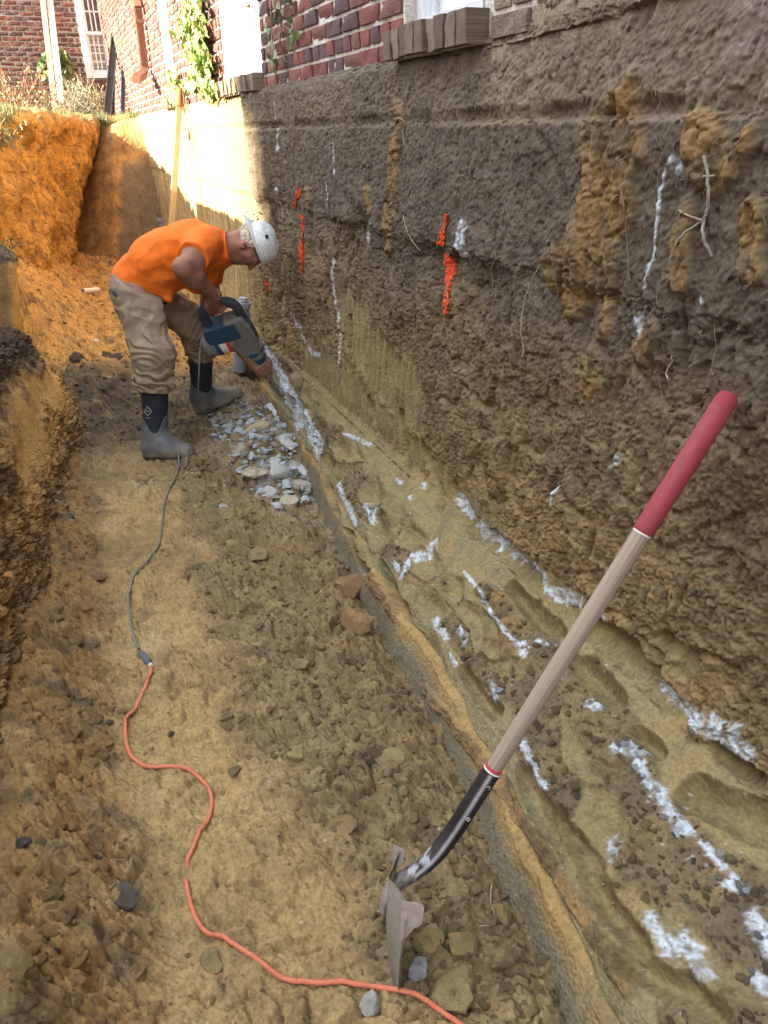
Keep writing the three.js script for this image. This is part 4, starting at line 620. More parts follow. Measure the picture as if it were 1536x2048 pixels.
// ---------------------------------------------------------------- shovel
{
  const tip = Py(782, 1962, -0.012), nearTop = Pf(800, 1815, 1.06), farTop = Pf(783, 1700, 1.2), top3 = Pf(1462, 785, Px(1462, 785, 1.165).dot(FWD));
  const sockTop = Pf(985, 1540, 1.255);
  const t = thingAt(tip.x, 0, tip.z), W2 = (p) => p.clone().sub(t.position);
  const wood = new THREE.MeshStandardMaterial({ color: col(0.37, 0.285, 0.225), roughness: 0.75, map: rep(woodMap, 3, 1), bumpMap: woodBump, bumpScale: 0.0012 });
  const steel = new THREE.MeshStandardMaterial({ vertexColors: true, roughness: 0.6, metalness: 0.15, map: fineMap, bumpMap: fineBump, bumpScale: 0.0015 });
  const ax = top3.clone().sub(sockTop), L = ax.length(), dir = ax.clone().normalize(), q = new THREE.Quaternion().setFromUnitVectors(V(0, 1, 0), dir);
  const gripLen = L * 0.345, sh = mesh(new THREE.CylinderGeometry(0.0195, 0.0185, L - gripLen, 24, 8), wood, 'handle', t); sh.position.copy(W2(sockTop.clone().addScaledVector(dir, (L - gripLen) / 2))); sh.quaternion.copy(q);
  // grip: soft red sleeve with rounded end, dusty on top
  const gp = [[0.0195, 0], [0.0215, 0.0005], [0.0218, 0.01], [0.0222, gripLen * 0.5], [0.0226, gripLen - 0.035], [0.0222, gripLen - 0.02], [0.0195, gripLen - 0.008], [0.013, gripLen - 0.0015], [0.006, gripLen], [0, gripLen]].map(([a, b]) => new THREE.Vector2(a, b));
  const gg = new THREE.LatheGeometry(gp, 28); { const p = gg.attributes.position, c = []; for (let i = 0; i < p.count; i++) { const k = ss(-0.1, 0.5, fbm(p.getX(i) * 40, p.getY(i) * 9, p.getZ(i) * 40, 3) + 0.1), m = ss(gripLen * 0.1, 0, p.getY(i)) + ss(gripLen * 0.85, gripLen, p.getY(i)); const u = mixc([0.36, 0.035, 0.05], [0.33, 0.1, 0.1], k * (1 - m)); c.push(...u); } gg.setAttribute('color', new THREE.Float32BufferAttribute(c, 3)); }
  const grip = mesh(gg, new THREE.MeshStandardMaterial({ vertexColors: true, roughness: 0.62, map: rep(fineMap, 4, 4), bumpMap: rep(fineBump, 5, 8), bumpScale: 0.0008 }), 'grip', t); grip.position.copy(W2(sockTop.clone().addScaledVector(dir, L - gripLen))); grip.quaternion.copy(q);
  { const ring = mesh(new THREE.CylinderGeometry(0.0203, 0.0203, 0.004, 24), std([0.6, 0.56, 0.5]), 'pale_ring', t); ring.position.copy(W2(sockTop.clone().addScaledVector(dir, L - gripLen - 0.002))); ring.quaternion.copy(q);
    const red = mesh(new THREE.CylinderGeometry(0.02, 0.02, 0.007, 24), std([0.45, 0.04, 0.05]), 'red_ring', t); red.position.copy(W2(sockTop.clone().addScaledVector(dir, 0.006))); red.quaternion.copy(q);
    const wr = mesh(new THREE.CylinderGeometry(0.0206, 0.0206, 0.003, 24), std([0.7, 0.68, 0.66]), 'white_ring', t); wr.position.copy(W2(sockTop.clone().addScaledVector(dir, -0.001))); wr.quaternion.copy(q); }
  // steel socket that bends forward into the frog of the blade
  const mid = nearTop.clone().lerp(farTop, 0.5);
  const path = [sockTop.clone().addScaledVector(dir, -0.001), sockTop.clone().addScaledVector(dir, -0.1), Pf(905, 1665, 1.225), Pf(868, 1712, 1.2), Pf(835, 1740, 1.18), Pf(800, 1762, 1.165), Pf(776, 1784, 1.15), Pf(766, 1812, 1.145)].map(W2);
  const cur = new THREE.CatmullRomCurve3(path), N = 60, R = 18, fr = cur.computeFrenetFrames(N), pos = [], cl = [], idx = [], uvs = [];
  for (let i = 0; i <= N; i++) { const u = i / N, c = cur.getPoint(u), r = lerp(0.0205, 0.015, ss(0.45, 1, u)), fl = lerp(1, 1.7, ss(0.65, 1, u)), fth = lerp(1, 0.55, ss(0.65, 1, u));
    for (let j = 0; j <= R; j++) { const a = j / R * 2 * Math.PI, T = cur.getTangent(u), side = FWD.clone(), up = T.clone().cross(side).normalize(); const p = c.clone().addScaledVector(side, Math.cos(a) * r * fl).addScaledVector(up, Math.sin(a) * r * fth); pos.push(p.x, p.y, p.z); uvs.push(j / R, u * 3);
      const wear = ss(0.5, 0.75, u + 0.25 * n3(u * 20, a * 2, 3)), sc = n3(u * 60, a * 3, 1) > 0.55 && u > 0.35 ? 1 : 0, seam = Math.abs(a - 3.6) < 0.2 ? 1 : 0; let k = mixc([0.022, 0.016, 0.016], [0.34, 0.27, 0.26], wear); if (sc || (seam && u < 0.6)) k = [0.45, 0.42, 0.42]; if (u > 0.4 && u < 0.62 && n3(u * 16, a * 1.5, 7) > 0.1) k = mixc(k, [0.5, 0.5, 0.53], 0.8); cl.push(...k); if (i < N && j < R) { const b = i * (R + 1) + j; idx.push(b, b + 1, b + R + 1, b + 1, b + R + 2, b + R + 1); } } }
  const sg = new THREE.BufferGeometry(); sg.setAttribute('position', new THREE.Float32BufferAttribute(pos, 3)); sg.setAttribute('color', new THREE.Float32BufferAttribute(cl, 3)); sg.setAttribute('uv', new THREE.Float32BufferAttribute(uvs, 2)); sg.setIndex(idx); sg.computeVertexNormals();
  const sock = mesh(sg, steel, 'socket', t);
  for (const k of [0.045, 0.17]) { const rv = mesh(new THREE.TorusGeometry(0.004, 0.0012, 8, 14), std([0.5, 0.48, 0.46], { metalness: 0.4, roughness: 0.5 }), 'rivet', sock); const c = sockTop.clone().addScaledVector(dir, -k * 0.7); rv.position.copy(W2(c.addScaledVector(FWD, -0.0206).add(V(0.004, 0, 0)))); rv.quaternion.setFromUnitVectors(V(0, 0, 1), FWD.clone().negate()); }
  // dished round point blade seen almost edge on, standing in the clay
  const Wd = farTop.clone().sub(nearTop), half = Wd.length() / 2, wd = Wd.clone().normalize(), Ld = tip.clone().sub(mid), len = Ld.length() + 0.03, ld = Ld.clone().normalize(), nd = wd.clone().cross(ld).normalize(); if (nd.x < 0) nd.negate();
  const bladeGeo = (off) => surface(steps(0, 1, 40), steps(-1, 1, 26), (u, v, o) => {
    const hw = half * (u < 0.12 ? lerp(0.9, 1, u / 0.12) : Math.sqrt(Math.max(0, 1 - Math.pow((u - 0.12) / 0.88, 2.6)))) + 0.002, dish = 0.02 * (v * v) * (1 - u * 0.7) - 0.012 * Math.exp(-v * v * 9) * (1 - u), bow = -0.035 * u * (1 - u) + 0.012 * u * u;
    const p = mid.clone().addScaledVector(ld, u * len).addScaledVector(wd, v * hw).addScaledVector(nd, dish + bow + off).sub(t.position); o.p = [p.x, p.y, p.z]; o.t = [v, u * 2];
    const k = fbm(u * 5, v * 4, 2, 3); o.c = mixc(mixc([0.34, 0.285, 0.24], [0.3, 0.27, 0.2], ss(0.15, 0.4, u)), mixc([0.3, 0.3, 0.27], [0.2, 0.2, 0.18], ss(-0.2, 0.3, k)), ss(0.55, 0.9, u + 0.2 * k)); });
  steel.side = THREE.DoubleSide; mesh(mergeGeometries([bladeGeo(0.002), bladeGeo(-0.002)]), steel, 'blade', t);
  // forward turned steps on both shoulders, the near one with small holes
  const step = (sgn) => { const s = new THREE.Shape(); const w = sgn < 0 ? 0.047 : 0.026, h = sgn < 0 ? 0.058 : 0.05; s.moveTo(0, 0); s.lineTo(w - 0.012, 0.006); s.quadraticCurveTo(w, 0.008, w, 0.018); s.lineTo(w - 0.002, h - 0.016); s.quadraticCurveTo(w - 0.004, h, w - 0.018, h); s.lineTo(0.012, h + 0.02); s.lineTo(0, h + 0.03);
    if (sgn < 0) for (const [a, b] of [[0.022, 0.013], [0.038, 0.013], [0.038, 0.03], [0.036, 0.046]]) { const hPath = new THREE.Path(); hPath.absarc(a, b, 0.0022, 0, 6.3); s.holes.push(hPath); }
    const g = new THREE.ExtrudeGeometry(s, { depth: 0.003, bevelEnabled: true, bevelSize: 0.0008, bevelThickness: 0.0008, bevelSegments: 1, curveSegments: 8 }); const c = []; for (let i = 0; i < g.attributes.position.count; i++) c.push(0.4, 0.325, 0.29); g.setAttribute('color', new THREE.Float32BufferAttribute(c, 3));
    const m = mesh(g, steel, 'step', t), X = nd.clone(), Y = ld.clone(), Z = X.clone().cross(Y).normalize(); m.matrixAutoUpdate = true; m.quaternion.setFromRotationMatrix(new THREE.Matrix4().makeBasis(X, Y, Z)); m.position.copy(W2(mid.clone().addScaledVector(wd, sgn * half * 0.97).addScaledVector(ld, sgn < 0 ? -0.01 : -0.012).addScaledVector(nd, 0.004))); return m; };
  step(-1); step(1);
  top(t, 'shovel', 'round point shovel with a long wooden handle and red grip standing in the clay', 'shovel');
}
// ---------------------------------------------------------------- paint marks and roots on the wall
const orangePaint = std([0.8, 0.09, 0.015], { roughness: 0.75, map: soilMap, bumpMap: soilBump, bumpScale: 0.004, side: THREE.DoubleSide });
const onWall = (x, y) => { let h = Px(x, y, XW); for (let i = 0; i < 6; i++) h = Px(x, y, lerp(h.x, wallInfo(h.z, tOfY(h.z, h.y)).x, 0.8)); return h; };
function paintMark(pts, wpx, label) {
  const P = pts.map(([x, y]) => { const h = onWall(x, y); return [h.z, h.y, h.distanceTo(EYE)]; }); const N = 130, Mw = 18, cz = [], keep = [];
  const at = (u) => { const x = u * (P.length - 1), i = Math.min(Math.floor(x), P.length - 2), f = x - i; return [lerp(P[i][0], P[i + 1][0], f), lerp(P[i][1], P[i + 1][1], f), P[i][2]]; };
  const pos = [], idx = [], uv = []; const o = thingAt(P[0] && XW, P[0][1], P[0][0]);
  for (let i = 0; i <= N; i++) for (let j = 0; j <= Mw; j++) { const [z, y, d] = at(i / N), w = wpx * d / 1900, s = (j / Mw - 0.5) * w * 2; const z2 = z + s, t = tOfY(z2, y + 0.004 * n3(i * 0.3, 1, 2)); const q = wallPoint(z2, t, 0.0045); pos.push(q.x - o.position.x, q.y - o.position.y, q.z - o.position.z); uv.push(s / 0.3, y / 0.3); const e = Math.abs(j / Mw - 0.5) * 2, n = 0.4 * n3(z2 * 60, y * 60, 2) + 0.6 * n3(z2 * 160, y * 130, 5) + 0.35 * n3(y * 20, 3, j > Mw / 2 ? 1 : 9); const endf = ss(0, 0.06, i / N) * ss(1, 0.9, i / N); keep.push(e + n * 0.7 < 0.8 * (0.5 + 0.5 * endf)); }
  for (let i = 0; i < N; i++) for (let j = 0; j < Mw; j++) { const a = i * (Mw + 1) + j, b = a + 1, c = a + Mw + 1, d = c + 1; if (keep[a] + keep[b] + keep[c] + keep[d] >= 3) idx.push(a, b, c, b, d, c); }
  const g = new THREE.BufferGeometry(); g.setAttribute('position', new THREE.Float32BufferAttribute(pos, 3)); g.setAttribute('uv', new THREE.Float32BufferAttribute(uv, 2)); g.setIndex(idx); g.computeVertexNormals();
  const m = mesh(g, orangePaint); m.position.copy(o.position); top(m, 'paint_mark', label, 'paint mark');
}
paintMark([[893, 428], [889, 462], [886, 492]], 19, 'upper bright orange spray paint dash on the wall, above the ledge at the right');
paintMark([[896, 506], [900, 535], [897, 570], [893, 632]], 19, 'long bright orange spray paint stripe on the wall, below the ledge at the right');
paintMark([[602, 375], [596, 392], [592, 418]], 12, 'upper orange paint dash near the helmet, above the ledge');
paintMark([[602, 428], [606, 470], [603, 546]], 11, 'long orange paint stripe on the wall right of the helmet');
paintMark([[536, 560], [541, 580]], 7, 'small faint orange paint dab low on the wall behind the hammer');
const rootMat = (c) => std(c, { roughness: 0.85, map: fineMap, bumpMap: fineBump, bumpScale: 0.001 });
function root(branches, r, c, label, off = 0.012, cat = 'root') {
  const gs = branches.map((b, k) => { const P = b.map(([x, y]) => { let h = hit(x, y); if (h.y > 0.5) h = onWall(x, y); const onF = h.y < 0.06 && h.x < interp(TOE, h.z) - 0.02; return onF ? V(h.x, floorY(h.x, h.z) + r, h.z) : wallPoint(h.z, tOfY(h.z, h.y), off * rr(0.5, 1.3)); });
    const cur = new THREE.CatmullRomCurve3(P), q = [], n = P.length * 4; for (let i = 0; i <= n; i++) { const p = cur.getPoint(i / n); p.z += 0.004 * n3(i * 0.9, k, 3) * (r > 0.0015 ? 1 : 1.6); p.x += 0.003 * n3(i * 0.8, k, 8); q.push(p); } return tube(q, r * (k ? 0.6 : 1), n * 2, 6); });
  const b = branches[0][0], h = hit(b[0], b[1]); const g = mergeGeometries(gs); g.translate(-h.x, -h.y, -h.z); const m = mesh(g, rootMat(c)); m.position.copy(h); top(m, cat, label, cat);
}
root([[[1418, 310], [1424, 345], [1426, 390], [1424, 420], [1415, 440], [1418, 470], [1428, 512]], [[1415, 440], [1395, 430], [1362, 420]], [[1416, 352], [1442, 351]], [[1415, 440], [1385, 470], [1350, 520]]], 0.0032, [0.42, 0.37, 0.31], 'pale forked root hanging on the wall at the upper right');
root([[[1085, 530], [1062, 580], [1052, 620], [1048, 660], [1052, 700], [1053, 712]]], 0.0014, [0.5, 0.38, 0.22], 'long thin straw coloured root hanging in the middle of the wall');
root([[[592, 190], [592, 270], [590, 330], [588, 400], [590, 440]]], 0.0022, [0.3, 0.22, 0.14], 'long thin root hanging straight down near the shadow edge');
root([[[812, 430], [816, 460], [832, 485], [846, 500]]], 0.0015, [0.5, 0.4, 0.25], 'thin root curling below the ochre clay column');
root([[[1245, 360], [1258, 410], [1262, 480], [1264, 560]]], 0.0018, [0.24, 0.17, 0.11], 'dark thin root hanging over the ochre clay patch');
root([[[1346, 724], [1340, 745], [1345, 756]], [[1346, 724], [1344, 712]]], 0.0016, [0.62, 0.58, 0.5], 'short white bent rootlet right of the lime spot');
root([[[984, 1758], [982, 1785], [990, 1822], [985, 1845], [960, 1853]]], 0.0013, [0.55, 0.47, 0.32], 'thin straw coloured rootlet on the floor right of the shovel');
root([[[797, 238], [806, 236], [815, 244]], [[812, 260], [816, 290]]], 0.0022, [0.42, 0.36, 0.28], 'short curled root at the top of the ochre clay column');
root([[[902, 560], [900, 580], [904, 596]], [[893, 540], [886, 560]]], 0.0012, [0.4, 0.32, 0.22], 'short fine root beside the long orange stripe at the right');
root([[[470, 1130], [430, 1128], [380, 1132]]], 0.0016, [0.3, 0.22, 0.12], 'thin twig lying on the floor right of the grey cord');
root([[[160, 1108], [172, 1120], [190, 1128]]], 0.004, [0.25, 0.17, 0.09], 'short brown stick at the foot of the left bank', 0.01, 'stick');
root([[[262, 975], [300, 972], [360, 962]], [[240, 970], [280, 955], [320, 965]], [[275, 990], [300, 960], [290, 945]], [[285, 985], [310, 950]], [[300, 985], [285, 950], [298, 938]]], 0.0022, [0.12, 0.08, 0.05], 'tangle of dark twigs on the floor beside the near boot', 0.01, 'twigs');
{ // hair fine rootlets bristling all over the face
  const gs = []; const one = (z, t, L, r, dn) => { const p = wallPoint(z, t, 0.001), q = [p]; let a = rr(-1, 1), y = 0; for (let k = 1; k <= 4; k++) { a += rr(-0.5, 0.5); q.push(V(p.x - 0.004 - rr(0, 0.012) * k * 0.5, p.y + (dn ? -1 : rr(-0.7, 0.4)) * L * k / 4, p.z + a * L * k / 6)); } gs.push(new THREE.TubeGeometry(new THREE.CatmullRomCurve3(q), 5, r, 3)); };
  for (let i = 0; i < 950; i++) { const z = -0.5 - 4.3 * Math.pow(rnd(), 1.2); one(z, rnd() < 0.7 ? rr(0.72, 0.94) : rr(0.5, 0.7), rr(0.012, 0.05), rr(0.00035, 0.0007), false); }
  for (let i = 0; i < 60; i++) one(-0.7 - 4 * rnd(), rr(0.6, 0.73), rr(0.04, 0.11), 0.0007, true);
  top(mesh(mergeGeometries(gs), rootMat([0.36, 0.29, 0.2])), 'fine_rootlets', 'hair fine rootlets bristling from the soil face', 'rootlets', null, 'stuff');
}
// ---------------------------------------------------------------- smooth solids from distance fields
function solid(fn, lo, hi, cell, colorFn) { // surface nets
  const nx = Math.ceil((hi.x - lo.x) / cell) + 1, ny = Math.ceil((hi.y - lo.y) / cell) + 1, nz = Math.ceil((hi.z - lo.z) / cell) + 1, F = new Float32Array(nx * ny * nz), p = V();
  let k = 0; for (let z = 0; z < nz; z++) for (let y = 0; y < ny; y++) for (let x = 0; x < nx; x++, k++) { p.set(lo.x + x * cell, lo.y + y * cell, lo.z + z * cell); F[k] = fn(p); }
  const id = new Int32Array(nx * ny * nz).fill(-1), pos = [], idx = [], st = [1, nx, nx * ny];
  for (let z = 0; z < nz - 1; z++) for (let y = 0; y < ny - 1; y++) for (let x = 0; x < nx - 1; x++) {
    const b = x + y * nx + z * nx * ny; let n = 0, sx = 0, sy = 0, sz = 0, m = 0;
    for (let c = 0; c < 8; c++) if (F[b + (c & 1) + ((c >> 1) & 1) * nx + (c >> 2) * nx * ny] < 0) m |= 1 << c; if (m === 0 || m === 255) continue;
    for (let c = 0; c < 8; c++) for (let a = 0; a < 3; a++) { if (c & (1 << a)) continue; const d = c | (1 << a); if (((m >> c) & 1) === ((m >> d) & 1)) continue; const v0 = F[b + (c & 1) + ((c >> 1) & 1) * nx + (c >> 2) * nx * ny], v1 = F[b + (d & 1) + ((d >> 1) & 1) * nx + (d >> 2) * nx * ny], t = v0 / (v0 - v1); sx += (c & 1) + (a === 0 ? t : 0); sy += ((c >> 1) & 1) + (a === 1 ? t : 0); sz += (c >> 2) + (a === 2 ? t : 0); n++; }
    id[b] = pos.length / 3; pos.push(lo.x + (x + sx / n) * cell, lo.y + (y + sy / n) * cell, lo.z + (z + sz / n) * cell);
  }
  for (let z = 1; z < nz - 1; z++) for (let y = 1; y < ny - 1; y++) for (let x = 1; x < nx - 1; x++) { const b = x + y * nx + z * nx * ny, s = F[b] < 0;
    for (let a = 0; a < 3; a++) { if (s === F[b + st[a]] < 0) continue; const u = st[(a + 1) % 3], v = st[(a + 2) % 3], q = [id[b - u - v], id[b - v], id[b], id[b - u]]; if (q.some((i) => i < 0)) continue; if (s) idx.push(q[0], q[1], q[2], q[0], q[2], q[3]); else idx.push(q[0], q[2], q[1], q[0], q[3], q[2]); } }
  const g = new THREE.BufferGeometry(), nor = new Float32Array(pos.length), e = cell * 0.6, uv = new Float32Array(pos.length / 3 * 2), cl = new Float32Array(pos.length);
  for (let i = 0; i < pos.length; i += 3) { const f = (dx, dy, dz) => fn(p.set(pos[i] + dx, pos[i + 1] + dy, pos[i + 2] + dz)); const q = V(f(e, 0, 0) - f(-e, 0, 0), f(0, e, 0) - f(0, -e, 0), f(0, 0, e) - f(0, 0, -e)).normalize(); nor.set([q.x, q.y, q.z], i); uv[i / 3 * 2] = (pos[i] + pos[i + 2]) / 0.25; uv[i / 3 * 2 + 1] = pos[i + 1] / 0.25; cl.set(colorFn ? colorFn(p.set(pos[i], pos[i + 1], pos[i + 2]), q) : [1, 1, 1], i); }
  g.setAttribute('position', new THREE.Float32BufferAttribute(pos, 3)); g.setAttribute('normal', new THREE.BufferAttribute(nor, 3)); g.setAttribute('uv', new THREE.BufferAttribute(uv, 2)); g.setAttribute('color', new THREE.BufferAttribute(cl, 3)); g.setIndex(idx); return g;
}
const cap = (p, a, b, ra, rb) => { const x = b.x - a.x, y = b.y - a.y, z = b.z - a.z, px = p.x - a.x, py = p.y - a.y, pz = p.z - a.z, t = clamp((px * x + py * y + pz * z) / (x * x + y * y + z * z + 1e-12)); return Math.hypot(px - x * t, py - y * t, pz - z * t) - (ra + (rb - ra) * t); };
const smin = (a, b, k) => { const h = Math.max(k - Math.abs(a - b), 0) / k; return Math.min(a, b) - h * h * k * 0.25; };
const smax = (a, b, k) => -smin(-a, -b, k);
const prims = (L, k) => (p) => { let d = 1e9; for (const q of L) d = d > 1e8 ? cap(p, q[0], q[1], q[2], q[3]) : smin(d, cap(p, q[0], q[1], q[2], q[3]), q[4] ?? k); return d; };
const plane = (p, o, n) => (p.x - o.x) * n.x + (p.y - o.y) * n.y + (p.z - o.z) * n.z;
const boxOf = (pts, m) => [V(Math.min(...pts.map((p) => p.x)) - m, Math.min(...pts.map((p) => p.y)) - m, Math.min(...pts.map((p) => p.z)) - m), V(Math.max(...pts.map((p) => p.x)) + m, Math.max(...pts.map((p) => p.y)) + m, Math.max(...pts.map((p) => p.z)) + m)];
const RT = V(Math.cos(0.372), 0, Math.sin(0.372)), UP = V(0, 1, 0);
const mv = (p, r, u, f) => p.clone().addScaledVector(RT, r).addScaledVector(UP, u).addScaledVector(FWD, f);

// ---------------------------------------------------------------- the demolition hammer (placed first: the hands close on it)
const tipPt = Pf(555, 780, 4.72), rearPt = Pf(450, 603, 4.32);
const HAM = (() => {
  const A = tipPt.clone().sub(rearPt).normalize(), N = FWD.clone().negate(); N.addScaledVector(A, -N.dot(A)).normalize(); const S = N.clone().cross(A).normalize(); if (S.dot(RT) > 0) S.negate(); const Z = A.clone().cross(S);
  const kA = tipPt.distanceTo(rearPt) / 205, k = 0.00295, O = rearPt.clone().addScaledVector(A, 84 * kA); return { A, S, Z, k, kA, O, at: (a, s, n = 0) => O.clone().addScaledVector(A, a * kA).addScaledVector(S, s * k).addScaledVector(Z, n * k) };
})();
{
  const t = new THREE.Group(), k = HAM.k; t.position.copy(HAM.O); t.quaternion.setFromRotationMatrix(new THREE.Matrix4().makeBasis(HAM.A, HAM.S, HAM.Z)); t.scale.x = HAM.kA / HAM.k;
  const s = (x) => x * k, blue = std([0.02, 0.065, 0.13], { roughness: 0.5, map: fineMap, bumpMap: fineBump, bumpScale: 0.0008 }), rubber = std([0.035, 0.05, 0.065], { roughness: 0.75, map: fineMap }), metal = std([0.3, 0.3, 0.3], { roughness: 0.5, metalness: 0.5, map: fineMap, bumpMap: fineBump, bumpScale: 0.001 }), grey = std([0.24, 0.24, 0.23], { roughness: 0.6, metalness: 0.2, map: soilMap }), white = std([0.62, 0.62, 0.6]), red = std([0.5, 0.03, 0.025]), dusty = std([0.3, 0.26, 0.21], { roughness: 0.9, map: soilMap, bumpMap: soilBump, bumpScale: 0.002 });
  const ext = (pts, d, bev, z0) => { const sh = new THREE.Shape(pts.map(([a, b]) => new THREE.Vector2(s(a), s(b)))); const g = new THREE.ExtrudeGeometry(sh, { depth: s(d), bevelEnabled: true, bevelSize: s(bev), bevelThickness: s(bev), bevelSegments: 3, curveSegments: 6 }); g.translate(0, 0, s(z0)); return g; };
  const cyl = (ax, r0, r1, a, b, c0, c1, seg = 24) => { const g = new THREE.CylinderGeometry(s(r1), s(r0), s(Math.abs(b - a)), seg, 1); if (ax === 'x') { g.rotateZ(-Math.PI / 2); g.translate(s((a + b) / 2), s(c0), s(c1)); } else g.translate(s(c0), s((a + b) / 2), s(c1)); return g; };
  mesh(ext([[-50, -12], [-52, 18], [-30, 25], [0, 25], [17, 16], [18, -10], [-2, -17], [-34, -17]], 26, 5, -13), std([0.2, 0.185, 0.165], { roughness: 0.65, map: soilMap, bumpMap: fineBump, bumpScale: 0.001 }), 'gear_housing', t);
  mesh(ext([[-50, 4], [-52, 60], [-40, 66], [-28, 64], [-22, 30], [-24, 4]], 31, 3, -15.5), blue, 'rear_cover', t);
  const mot = mesh(mergeGeometries([cyl('y', 20, 19, 22, 78, -14, 0, 32), cyl('y', 17, 14, 78, 84, -14, 0, 32)]), grey, 'motor_housing', t);
  mesh(cyl('y', 20.4, 20.3, 34, 50, -14, 0, 32), white, 'label_band', mot); mesh(cyl('y', 20.8, 20.7, 30, 37, -14, 0, 32), red, 'red_band', mot); mesh(cyl('y', 20.6, 20.5, 52, 60, -14, 0, 32), blue, 'blue_band', mot);
  for (let i = 0; i < 7; i++) mesh(boxG(s(1.6), s(12), s(1), s(-24 + i * 3.4), s(69), s(19)), rubber, 'vent', mot);
  for (let i = 0; i < 4; i++) mesh(ext([[-8 + i * 6.5, -20], [-8 + i * 6.5, -9], [-4.5 + i * 6.5, -9], [-4.5 + i * 6.5, -18.5]], 24, 1, -12), metal, 'cooling_rib', t);
  // dark plate with rows of pale print
  { const c = document.createElement('canvas'); c.width = 256; c.height = 128; const x = c.getContext('2d'); x.fillStyle = '#8d8678'; x.fillRect(0, 0, 256, 128); x.fillStyle = '#3a3a3a'; for (let j = 0; j < 5; j++) for (let i = 0; i < 9; i++) if ((i * 7 + j * 5) % 4) x.fillRect(14 + i * 26, 16 + j * 22, 20, 6); x.fillStyle = '#b9b7b0'; x.fillRect(0, 0, 60, 128); const tx = new THREE.CanvasTexture(c); tx.colorSpace = THREE.SRGBColorSpace; const pl = mesh(new THREE.PlaneGeometry(s(46), s(24)), std([1, 1, 1], { map: tx, roughness: 0.6 }), 'rating_plate', t); pl.position.set(s(-18), s(3), s(18.6)); }
  for (const [a, b] of [[-44, -6], [-44, 14], [6, 18], [8, -10]]) { const sc = mesh(new THREE.CylinderGeometry(s(2), s(2), s(1.4), 10).rotateX(Math.PI / 2).translate(s(a), s(b), s(18.4)), metal, 'screw', t); }
  mesh(boxG(s(3), s(38), s(34), s(2), s(4), 0), rubber, 'seam', t); mesh(ext([[-48, -17], [-48, -10], [10, -8], [14, -14], [-2, -20], [-34, -20]], 22, 2, -11), blue, 'side_guard', t);
  // D shaped rear handle, open in the middle
  const loop = [[-44, 50], [-60, 53], [-77, 48], [-83, 38], [-84, 16], [-81, -4], [-72, -13], [-58, -14], [-44, -10]].map(([a, b]) => V(s(a), s(b), 0)); const lg = tube(loop, s(9.2), 70, 14); lg.scale(1, 1, 0.95);
  const hnd = mesh(lg, rubber, 'rear_handle', t); mesh(tube([[-83, 36], [-85, 26], [-83, 8]].map(([a, b]) => V(s(a), s(b), 0)), s(9.6), 16, 12), rubber, 'grip_sleeve', hnd); mesh(boxG(s(7), s(20), s(8), s(-74), s(20), 0), red, 'trigger', hnd);
  const bolt = mesh(new THREE.CylinderGeometry(s(5), s(5), s(4), 18).rotateX(Math.PI / 2).translate(s(-52), s(50), s(9)), metal, 'bolt', hnd); mesh(new THREE.CylinderGeometry(s(2.2), s(2.2), s(1), 6).rotateX(Math.PI / 2).translate(s(-52), s(50), s(11.4)), rubber, 'socket', bolt);
  const lat = (pts, m, nm, par = t) => { const g = new THREE.LatheGeometry(pts.map(([r, a]) => new THREE.Vector2(s(r), s(a))), 28); g.rotateZ(-Math.PI / 2); return mesh(g, m, nm, par); };
  lat([[0, 14], [19, 14], [20, 19], [19, 23], [17, 24]], blue, 'front_ring'); lat([[17, 23], [18.5, 26], [18, 31], [16, 33]], metal, 'clamp_ring'); lat([[16, 32], [17, 36], [15.5, 40], [15, 44]], blue, 'collar'); lat([[15, 43], [14.5, 52], [12, 66], [10, 74], [11, 76], [11, 81], [8.5, 84], [0, 84]], dusty, 'barrel');
  const ch = new THREE.CylinderGeometry(s(4.6), s(4.6), s(32), 6); ch.rotateZ(-Math.PI / 2); ch.translate(s(98), 0, 0); const fl = new THREE.CylinderGeometry(s(1), s(5.4), s(16), 4); fl.rotateZ(-Math.PI / 2); fl.scale(1, 1, 0.7); fl.translate(s(121), 0, 0); mesh(mergeGeometries([ch.toNonIndexed(), fl.toNonIndexed()]), dusty, 'chisel', t);
  mesh(cyl('y', 5, 3.4, 60, 74, -36, 12, 14), rubber, 'cord_sleeve', t);
  // grey mains cord hanging from the machine and lying on the floor
  const cr2 = 0.0048, start = HAM.at(-36, 72, 12), hang = [start, Pf(404, 676, 4.3), Pf(400, 700, 4.28), Pf(398, 740, 4.26), Pf(396, 785, 4.35)];
  const fl2 = floorPts([[402, 812], [420, 836], [440, 856], [455, 872], [452, 888], [430, 902], [400, 914], [378, 920], [364, 934], [370, 946], [378, 930], [372, 916], [362, 928], [358, 946], [345, 975], [333, 1004], [326, 1050], [318, 1098], [300, 1120], [276, 1150], [264, 1172], [258, 1205], [262, 1250], [270, 1284], [279, 1302]], cr2); fl2[0].y += 0.01;
  { const i0 = 62; for (let i = 0; i < fl2.length; i++) { const u = (i - i0) / 40; if (u > 0 && u < 1) fl2[i].y += 0.05 * Math.pow(Math.sin(u * Math.PI), 2); } }
  const cg = tube([...hang, ...smoothY(fl2, 2)], cr2, 460, 8); const inv = new THREE.Matrix4().copy(new THREE.Matrix4().compose(t.position, t.quaternion, t.scale)).invert(); cg.applyMatrix4(inv);
  mesh(cg, std([0.2, 0.185, 0.155], { roughness: 0.8, map: fineMap, bumpMap: fineBump, bumpScale: 0.0006 }), 'power_cord', t);
  top(t, 'demolition_hammer', 'dusty blue and grey electric demolition hammer held by the worker, with its grey cord', 'demolition hammer');
}
